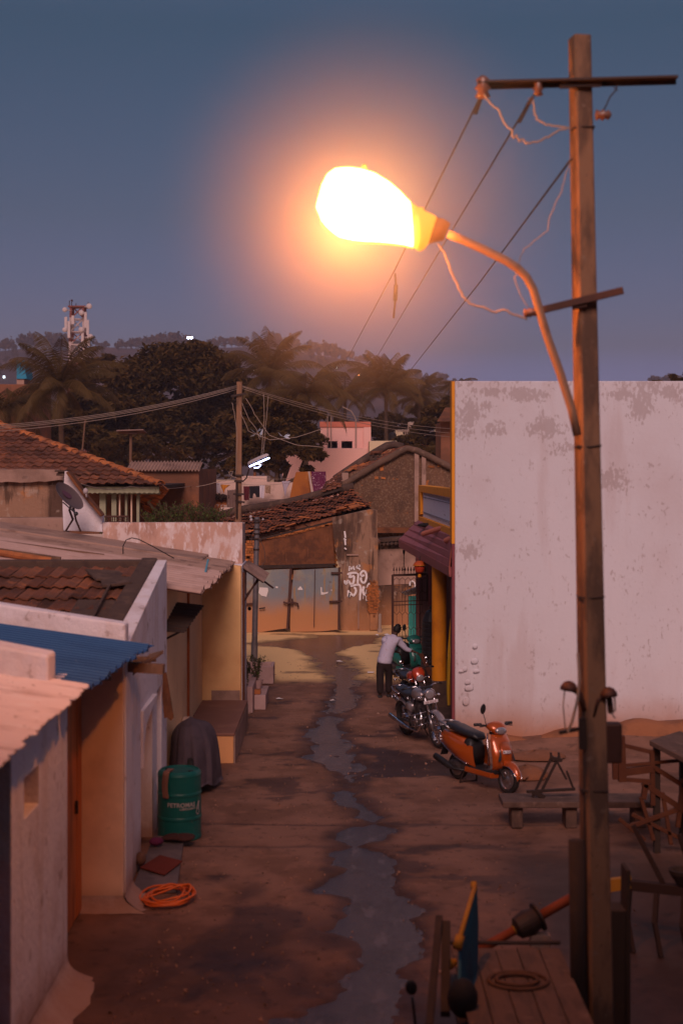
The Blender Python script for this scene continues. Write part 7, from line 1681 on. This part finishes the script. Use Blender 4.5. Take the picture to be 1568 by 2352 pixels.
# ================================================================ the man
def skin_body(chains, radii, sub=2):
    vs, es, rs = [], [], []; idx = {}
    def vid(p, r):
        k = tuple(round(c, 4) for c in p)
        if k not in idx: idx[k] = len(vs); vs.append(k); rs.append(r)
        return idx[k]
    for ch in chains:
        prev = None
        for p, r in ch:
            i = vid(p, r)
            if prev is not None and prev != i: es.append((prev, i))
            prev = i
    me = bpy.data.meshes.new('b'); me.from_pydata(vs, es, []); o = bpy.data.objects.new('b', me); COL.objects.link(o)
    sm = o.modifiers.new('s', 'SKIN'); sd_ = o.modifiers.new('d', 'SUBSURF'); sd_.levels = sub; sd_.render_levels = sub
    if not me.skin_vertices: 
        bm = bmesh.new(); bm.from_mesh(me); bm.verts.layers.skin.verify(); bm.to_mesh(me); bm.free()
    for i, r in enumerate(rs):
        rr = r if isinstance(r, tuple) else (r, r); me.skin_vertices[0].data[i].radius = rr
    me.skin_vertices[0].data[0].use_root = True
    dg = bpy.context.evaluated_depsgraph_get(); dg.update(); m2 = bpy.data.meshes.new_from_object(o.evaluated_get(dg)); bpy.data.objects.remove(o)
    mb = MB(); mb.add([tuple(v.co) for v in m2.vertices], [tuple(p.vertices) for p in m2.polygons]); return mb
# stands at the lane's edge, seen from behind, leaning right with his right arm out to the handlebar. local: x right, y away
mp = Vector((X_(884,30.9), 30.9, 0))
man = thing('person', 'man in pale shirt and dark trousers leaning over a parked scooter', 'person', mp)
def W(x, y, z): return (mp.x+x*1.0+.10*max(0,z-.8), mp.y+y, z*.9)
pel = W(-.02,0,.88); waist = W(.0,.02,1.03); chest = W(.04,.06,1.25); neckb = W(.11,.12,1.42); neck = W(.15,.15,1.475); head = W(.18,.18,1.57)
shR = W(.23,.10,1.36); elR = W(.42,.12,1.15); wrR = W(.60,.14,1.08); shL = W(-.09,.10,1.36); elL = W(.02,.26,1.13); wrL = W(.22,.34,1.05)
legs = {}
for s, fx, fy in ((-1,-.10,-.02),(1,.07,.10)):
    hip = W(-.02+s*.085,0,.84); kn = W(fx*.9+s*.02,fy-.03,.47); an = W(fx+s*.01,fy-.01,.09); legs[s] = (hip, kn, an)
ch = [[(pel,(.15,.12)),(waist,(.12,.10)),(chest,(.14,.11)),(neckb,(.065,.06)),(neck,.055),(head,.07)],
      [(neckb,(.075,.07)),(shR,.062),(elR,.042),(wrR,.028)], [(neckb,(.075,.07)),(shL,.062),(elL,.042),(wrL,.028)]]
for s in (-1,1): ch.append([(pel,(.15,.11)),(legs[s][0],.088),(legs[s][1],.056),(legs[s][2],.036),(W(legs[s][2][0]-mp.x, legs[s][2][1]-mp.y-.02 if False else legs[s][2][1]-mp.y+.06,.04),.035),(W(legs[s][2][0]-mp.x, legs[s][2][1]-mp.y+.14,.03),.028)])
# hands: palm then five separate fingers
def hand(wr, dirv, side):
    d = Vector(dirv).normalized(); s_ = Vector(side).normalized(); n_ = d.cross(s_).normalized(); w0 = Vector(wr); out = []
    palm = w0+d*.05; kn_ = w0+d*.085; out.append([(tuple(w0),.028),(tuple(palm),(.036,.018)),(tuple(kn_),(.036,.016))])
    for i, (o, L_) in enumerate([(-.027,.062),(-.009,.072),(.009,.068),(.027,.055)]):
        b = kn_+s_*o; out.append([(tuple(kn_),(.036,.016)),(tuple(b+d*.008),.0095),(tuple(b+d*L_*.5-n_*.012),.0090),(tuple(b+d*L_*.75-n_*.036),.0085),(tuple(b+d*L_*.62-n_*.055),.0075)])
    out.append([(tuple(palm),(.036,.018)),(tuple(palm-s_*.034+d*.005),.0105),(tuple(palm-s_*.046+d*.034-n_*.018),.009),(tuple(palm-s_*.034+d*.052-n_*.036),.008)])
    return out
ch += hand(wrR, (.9,.05,-.22), (0,1,.05)); ch += hand(wrL, (.85,.35,-.3), (-.3,.9,0))
bodymb = skin_body(ch, None)
# head shape
hc_ = Vector(head)+Vector((.01,.01,.035)); hr = Euler((math.radians(-14), math.radians(16), math.radians(-28))).to_matrix()
def headfn(a, b):
    th = 2*PI*a; ph = PI*b; x = math.cos(th)*math.sin(ph); y = math.sin(th)*math.sin(ph); z = -math.cos(ph)
    sx, sy, sz = .076, .096, .118
    if z < -.1: sx *= 1-.28*(-z-.1); sy *= 1-.22*(-z-.1)
    p = Vector((x*sx, y*sy, z*sz))
    f = max(0, y)
    p.y += .022*math.exp(-((x/.14)**2+((z+.12)/.16)**2))*(y > 0)        # nose
    p.y += .010*math.exp(-((x/.3)**2+((z+.52)/.10)**2))*(y > 0)          # lips
    p.y -= .010*(math.exp(-(((x-.38)/.16)**2+((z-.10)/.12)**2))+math.exp(-(((x+.38)/.16)**2+((z-.10)/.12)**2)))*(y > 0)
    p.y += .012*math.exp(-((x/.35)**2+((z+.85)/.16)**2))*(y > 0)
    return hc_+hr@p
m = MB(); m.surf(headfn, 36, 26, closeu=True)
for s in (-1,1):
    e = MB(); e.ell((0,0,0), (.012,.022,.032), 10, 8); e.v = [tuple(hc_+hr@(Vector(p)+Vector((s*.078,-.005,-.008)))) for p in e.v]; m.merge(e)
bodymb.merge(m)
pbody = part(bodymb, 'body', SKIN, man, smooth=True, weld=False)
for s in (-1,1):
    e = MB(); e.ell(hc_+hr@Vector((s*.029,.082,.012)), .011, 10, 8); part(e, 'eye', WHT, man, smooth=True)
# hair cap
m = MB()
def hair(a, b):
    th = 2*PI*a; ph = PI*(.0+.62*(1-b)); z = math.cos(ph); x = math.cos(th)*math.sin(ph); y = math.sin(th)*math.sin(ph)
    low = .0 if y < .35 else .35
    k = 1.06+.03*math.sin(th*11)*math.sin(ph*9)
    zz = max(z, low*.9-.15 if y > .35 else -.45)
    return hc_+hr@Vector((x*.079*k, y*.099*k-.004, zz*.121*k+.004))
m.surf(hair, 32, 16, closeu=True); part(m, 'hair', HAIRM, man, smooth=True)
# shirt
sh_ = [[(W(-.02,0,.80),(.215,.19)),(pel,(.205,.18)),(waist,(.195,.17)),(chest,(.215,.18)),(neckb,(.12,.11)),(W(.125,.13,1.455),(.066,.06))],
       [(neckb,(.09,.08)),(shR,.10),(elR,.062),(W(.555,.137,1.098),.042)], [(neckb,(.09,.08)),(shL,.092),(elL,.062),(W(.18,.32,1.068),.042)]]
smb = skin_body(sh_, None); Rn = 1
smb.v = [(p[0]+.006*math.sin(p[2]*60+p[0]*20), p[1]+.008*math.sin(p[2]*38+p[0]*30), p[2]) for p in smb.v]
part(smb, 'shirt', SHIRT, man, smooth=True, weld=False)
m = MB(); cpos = Vector(W(.13,.135,1.462)); m.lathe([(.070,-.02),(.062,.018),(.066,.02),(.074,-.015)], cpos, (.3,.25,.9), 20, closed=True); part(m, 'collar', SHIRT, man, smooth=True)
tl = [[(W(-.02,0,.92),(.17,.14)),(W(-.02,0,.85),(.185,.15)),(W(-.02,0,.80),(.17,.14))]]
for s in (-1,1): h_, k_, a_ = legs[s]; tl.append([(W(-.02,0,.80),(.15,.12)),(h_[:2]+(.66,),.115),(k_,.088),(a_[:2]+(.075,),.074)])
tmb = skin_body(tl, None); part(tmb, 'trousers', TROUS, man, smooth=True, weld=False)
for s in (-1,1):
    a_ = legs[s][2]; m = MB(); m.loft([[Vector((a_[0]+x*w_, a_[1]+y, z)) for x, z in [(-1,.0),(-1,.035),(0,.05),(1,.035),(1,0)]] for y, w_ in [(-.07,.03),(-.02,.042),(.07,.048),(.15,.035),(.17,.02)]]); part(m, 'sandal', BLACKP, man, bev=.006)

# ================================================================ right side clutter
bn = thing('stone_bench', 'long low stone slab bench on block legs beside the lamp pole', 'bench', (3.1, 19.9, 0))
STONE = M('bench_stone', (.15,.09,.07), .85, [((.08,.05,.04), 3, .45, .65, .7), ((.30,.19,.15), 7, .55, .7, .5)], (18,.5,.015))
mb = MB(); mb.box(2.22, 4.35, 19.6, 20.15, .30, .385); part(mb, 'slab', STONE, bn, bev=.015)
for x in (2.35, 3.1, 4.05): mb = MB(); mb.box(x, x+.16, 19.68, 20.05, 0, .297); part(mb, 'leg', STONE, bn, bev=.02)
af = thing('plough_frame', 'dark A-shaped iron plough frame standing on the stone slab', 'plough', (X_(1255,19.9), 19.9, .385))
mb = MB(); g0 = .395
ya = 19.85
def q_(u, v): return P(u, v, ya)
for a, b, w_ in [((1268,1735),(1222,1832),.035),((1284,1735),(1236,1838),.035),((1276,1745),(1300,1790),.03),((1300,1770),(1316,1812),.03),((1208,1818),(1320,1812),.04),((1262,1740),(1290,1746),.05),((1222,1818),(1250,1846),.06)]:
    p1, p2 = q_(*a), q_(*b); p1.z = max(p1.z, g0); p2.z = max(p2.z, g0); mb.bar(p1, p2, w_, w_)
for u in (1264,1282): mb.bar(q_(u,1728), q_(u+2,1750), .03, .03)
part(mb, 'frame', DARKIRON, af, bev=.004)
# bullock cart / seed drill frames, painted orange
oc = thing('wooden_cart', 'orange-brown wooden bullock cart with plank bed at the right edge', 'cart', (4.6, 18.2, 0))
Yo = 18.4
def o_(u, v, dy=0): p = P(u, v, Yo+dy); p.z = max(p.z, .02); return p
mb = MB(); mb.hexa([P(1490,1712,Yo), P(1640,1790,Yo-1.2), P(1700,1760,Yo-.4), P(1560,1690,Yo+1.0), P(1490,1700,Yo), P(1640,1776,Yo-1.2), P(1700,1746,Yo-.4), P(1560,1678,Yo+1.0)]); part(mb, 'bed', STONE, oc, bev=.01)
for p_ in (P(1500,1712,Yo)+Vector((.05,.05,0)), P(1560,1690,Yo+1.0)+Vector((0,-.15,0)), P(1690,1760,Yo-.4)): m_ = MB(); m_.bar((p_.x,p_.y,p_.z-.04), (p_.x,p_.y,0), .08, .08); part(m_, 'leg', DARKWOOD, oc)
mb = MB()
for a, b, w_ in [((1424,1690),(1428,1795),.10),((1410,1700),(1412,1790),.07),((1424,1710),(1498,1728),.05),((1496,1722),(1498,1850),.06),((1412,1760),(1580,1745),.04),((1420,1775),(1498,1765),.09),((1475,1798),(1580,1868),.07),((1482,1800),(1476,1835),.07),((1500,1762),(1580,1812),.06),((1430,1790),(1500,1795),.05),((1440,1900),(1580,1850),.06),((1500,1930),(1470,1830),.05),((1540,1940),(1520,1820),.05),((1450,1870),(1570,1930),.05),((1555,1900),(1568,1790),.06),((1420,1880),(1480,1930),.05)]:
    mb.bar(o_(*a), o_(*b), w_, w_)
part(mb, 'frame', ORANGEWOOD, oc, bev=.006)
for (u, v, r_) in []:
    c = o_(u, 1870, -.3 if u < 1540 else .8); c.z = r_+.01; wm = T(wheel_mb(c, (.9,.35,0), r_, .04, 32), DARKWOOD, 'wheel', oc); mb = MB(); q2 = Vector((0,0,1)).rotation_difference(Vector((.9,.35,0)))
    for k in range(10): a = 2*PI*k/10; mb.bar(c, c+q2@Vector((math.cos(a)*(r_-.05), math.sin(a)*(r_-.05), 0)), .03, .03)
    mb.lathe([(.07,-.08),(.07,.08)], c, (.9,.35,0), 12); part(mb, 'spokes', DARKWOOD, wm)
sdl = thing('seed_drill', 'dark spoked iron and wood farm tool heaped at the right edge', 'farm tool', (X_(1500,14.6), 14.6, 0))
Ys = 14.6
def s2(u, v, dy=0): p = P(u, v, Ys+dy); p.z = max(p.z, .02); return p
DRW = M('dull_red_wood', (.035,.016,.012), .85)
mb = MB(); A_, B_ = Vector((2.95,14.95,.62)), Vector((4.1,14.35,.66)); mb.bar(A_, B_, .10, .10); mb.bar(A_+Vector((.1,.35,-.12)), B_+Vector((.1,.35,-.12)), .07, .07)
for f in (.08,.92): mb.bar(A_.lerp(B_, f), A_.lerp(B_, f)+Vector((.1,.36,-.12)), .06, .06)
mb.bar(A_.lerp(B_,.5)+Vector((0,.2,0)), (4.9,17.2,.75), .08, .08); mb.bar(A_.lerp(B_,.35), (3.05,14.9,1.25), .045, .045); mb.bar(A_.lerp(B_,.6), (3.5,14.75,1.2), .045, .045)
part(mb, 'frame', DRW, sdl, bev=.006)
for f in (.06,.28,.5,.72,.94):
    mb = MB(); p = A_.lerp(B_, f); mb.bar(p, (p.x-.05, p.y-.12, .30), .05, .06); mb.bar((p.x-.05,p.y-.12,.31), (p.x-.02, p.y-.28, .0), .04, .05); part(mb, 'tine', DRW, sdl)
mb = MB(); c = A_.lerp(B_,.48)+Vector((0,-.02,.16)); mb.lathe([(.05,-.1),(.13,.02),(.14,.06),(.11,.06),(.04,-.06)], c, n=16); part(mb, 'seed_bowl', DARKWOOD, sdl)
mb = MB(); mb.bar((2.83,14.98,.60), (3.02,14.88,.66), .12, .12); part(mb, 'yellow_tip', M('dull_yellow_paint', (.42,.19,.02), .7), sdl)
# foreground cart with planks, blue board and painted pole
fc_ = thing('plank_trolley', 'shadowy plank-bed trolley with blue end board at the bottom right', 'trolley', (1.55, 11.6, 0))
zb_ = .80
PLK = M('grey_plank', (.14,.08,.06), .9, [((.08,.05,.04), 2, .45, .65, .7, (6,1,1)), ((.26,.16,.12), 5, .55, .7, .5)], (22,.4,.01))
xL = .92
for i in range(5):
    x0 = xL+.04+i*.19; mb = MB(); mb.box(x0, x0+.182, 10.6+.02*(i%2), 12.45-.03*(i%3), zb_-.03, zb_+.002*(i%2)); part(mb, 'plank', PLK, fc_, bev=.005)
mb = MB(); mb.tube([(1.44+.24*math.cos(a), 11.6+.20*math.sin(a), zb_+.012) for a in np.linspace(0,2*PI,25)[:-1]], .018, 7, closed=True); mb.tube([(1.43+.17*math.cos(a), 11.6+.13*math.sin(a), zb_+.02) for a in np.linspace(0,2*PI,21)[:-1]], .018, 7, closed=True)
solo(mb, 'rope_ring', cmat('brown_rope', (.13,.06,.035)), 'dark coiled rope ring lying on the planks of the trolley', 'rope', smooth=True)
BLUED = M('dull_blue_paint', (.01,.085,.13), .7, [((.01,.04,.07), 3, .45, .65, .6)])
mb = MB(); mb.box(xL-.03, 1.9, 10.5, 10.58, zb_-.16, zb_-.02); part(mb, 'blue_rail', BLUED, fc_, bev=.008)
mb = MB(); mb.tube([(xL, 12.5, zb_+.02),(1.92,12.5,zb_+.02)], .018, 8); part(mb, 'rail', DARKIRON, fc_)
def w3(u, v, Y): return P(u, v, Y)
mb = MB(); mb.prism([w3(1048,2320,11.0), w3(1052,2180,11.4), w3(1088,2040,12.2), w3(1092,2120,12.2), w3(1090,2230,11.8), w3(1072,2310,11.2)], (.025,0,0)); part(mb, 'end_board', BLUED, fc_, bev=.003)
mb = MB(); mb.tube([w3(1052,2165,11.38), w3(1090,2035,12.2)], .022, 8); mb.tube([w3(1049,2178,11.36), w3(1056,2150,11.42)], .04, 8); mb.tube([w3(1088,2044,12.18), w3(1087,2026,12.22)], .028, 8); part(mb, 'yellow_edge', bpy.data.materials['dull_yellow_paint'], fc_, smooth=True)
mb = MB(); mb.bar(w3(985,2360,10.9), w3(1008,2108,12.2), .06, .06); mb.bar(w3(1022,2330,11.2), w3(1024,2120,12.2), .075, .06); part(mb, 'stake', DARKWOOD, fc_, bev=.006, split=True)
mb = MB(); mb.loft([ring(0,0,.08,.10,14)]) if False else mb.ell(w3(1062,2292,11.1), (.12,.14,.15), 14, 10); solo(mb, 'dark_bundle', BLACKM, 'dark bundle leaning on the blue end board', 'bundle', smooth=True)
mb = MB(); a, b = w3(1330,2052,13.0), w3(1100,2182,12.75); mid = a.lerp(b, .5)
dirp = (b-a).normalized(); Lp = (b-a).length
yk = thing('painted_shaft', 'orange and yellow banded shaft with dark hub behind the trolley', 'shaft', mid-Vector((0,0,mid.z-.02)) if False else mid)
BAND_O = M('dull_orange_paint', (.24,.045,.012), .7, [((.2,.04,.01), 5, .5, .7, .5)])
mb = MB(); mb.tube([a, a+dirp*.42], .045, 12); mb.tube([b, b-dirp*.36], .042, 12); part(mb, 'orange_band', BAND_O, yk, smooth=True, split=True)
mb = MB(); mb.tube([a+dirp*.42, a+dirp*.60], .052, 12); mb.tube([b-dirp*.36, b-dirp*.46], .047, 12); mb.ell(w3(1033,2215,11.9), (.07,.05,.04), 10, 8, (0,-.6,0)); part(mb, 'yellow_band', bpy.data.materials['dull_yellow_paint'], yk, smooth=True, split=True)
mb = MB(); hbp = a.lerp(b, .52); mb.lathe([(.05,-.14),(.10,-.11),(.12,0),(.10,.09),(.135,.10),(.135,.12),(.05,.14)], hbp, -dirp, 20); mb.tube([a+dirp*.6, b-dirp*.46], .04, 10); part(mb, 'hub', DARKIRON, yk)
mb = MB(); mb.box(hbp.x+.02, hbp.x+.20, hbp.y-.06, hbp.y+.06, 0, hbp.z-.1); part(mb, 'prop', CONC, yk, bev=.01)
for x in (1.02, 1.8):
    wm = T(wheel_mb((x, 11.55, .33), (1,0,0), .33, .06, 32), RUBBER, 'wheel', fc_, smooth=True)
mb = MB(); mb.box(xL, 1.88, 10.7, 12.3, .55, .62); mb.tube([(1.0,11.55,.33),(1.82,11.55,.33)], .03, 8); mb.box(1.2,1.28,11.5,11.6,.33,.56); mb.box(1.6,1.68,11.5,11.6,.33,.56); part(mb, 'chassis', DARKIRON, fc_)
mb = MB(); mb.tube([P(955,2352,10.8)+Vector((0,0,-.3)), P(953,2352,10.8), P(949,2310,10.8), P(946,2290,10.8)], .012, 6); mb.ell(P(944,2268,10.8), (.045,.02,.06), 14, 10, (0,-.15,0)); mb.tube([P(955,2352,10.8)+Vector((0,0,-.3)), (1.0,10.7,.6)], .014, 6)
part(mb, 'side_mirror', BLACKP, fc_, smooth=True)
# dark posts
mb = MB(); a = P(1322,1930,11.75); mb.tube([(X_(1330,11.7), 11.7, 0), (a.x, a.y, a.z)], .065, 10); solo(mb, 'wooden_post', DARKWOOD, 'short dark wooden post standing just left of the lamp pole', 'post', smooth=True)
mb = MB(); mb.box(X_(1403,12.3), X_(1440,12.3), 12.35, 12.6, 0, 1.15); mb.box(X_(1440,12.3), X_(1450,12.3), 12.35, 12.6, 0, 1.5); solo(mb, 'dark_crate', DARKWOOD, 'dark wooden upright box right of the foot of the lamp pole', 'box', bev=.01)
# dirt heap beside scooter
mb = MB(); R5 = random.Random(5)
mb.surf(lambda a, b: Vector((2.95+.35*math.cos(a*2*PI)*math.sin(b*PI/2)*(1+.2*math.sin(a*17)), 22.9+.3*math.sin(a*2*PI)*math.sin(b*PI/2), .02+.16*math.cos(b*PI/2)*(1+.2*math.sin(a*9)))), 24, 8, closeu=True)
for i in range(40): an = R5.uniform(0,6.28); r_ = R5.uniform(.05,.38); mb.obox((2.95+r_*math.cos(an), 22.9+r_*.9*math.sin(an), .05+.12*(1-r_/.4)), (R5.uniform(.03,.1),.05,.03), (R5.random()*3,R5.random()*3,R5.random()*3))
solo(mb, 'rubble_heap', MUD, 'small heap of brown rubble in front of the orange scooter', 'rubble', weld=False)
mb = MB(); mb.surf(lambda a, b: Vector((3.3+.5*math.cos(a*2*PI)*math.sin(b*PI/2)*(1+.2*math.sin(a*17)), 24.3+.25*math.sin(a*2*PI)*math.sin(b*PI/2), .03+.12*math.cos(b*PI/2)*(1+.2*math.sin(a*9)))), 24, 8, closeu=True)
solo(mb, 'dirt_heap', MUD, 'low dark dirt heap between the scooter and the lamp pole', 'dirt heap')
# unseen building behind the viewpoint, raised and given a wing to shade the lane
cbld = thing('shading_building', 'unseen building behind the viewpoint, its height and added wing set to shade the near lane', 'building', (0, -5, 0))
mb = MB(); mb.box(-14, 16, -12, -1.2, 0, 13.0); mb.box(5.5, 16, -1.19, 21.0, 0, 2.6); part(mb, 'wall', BROWNWALL, cbld)

# the evening air over the whole town
mb = MB(); mb.box(-420, 520, -14, 1010, -3.5, 98)
air = solo(mb, 'haze', bpy.data.materials.new('town_haze'), 'thin evening haze filling the air over the whole town', 'haze', kind='stuff')
m = air.data.materials[0]; m.use_nodes = True; nt = m.node_tree; N = nt.nodes; L = nt.links; N.clear()
ou = N.new('ShaderNodeOutputMaterial'); v = N.new('ShaderNodeVolumePrincipled'); L.new(v.outputs[0], ou.inputs['Volume'])
v.inputs['Density'].default_value = .00045; v.inputs['Color'].default_value = (.80,.78,1.0,1)
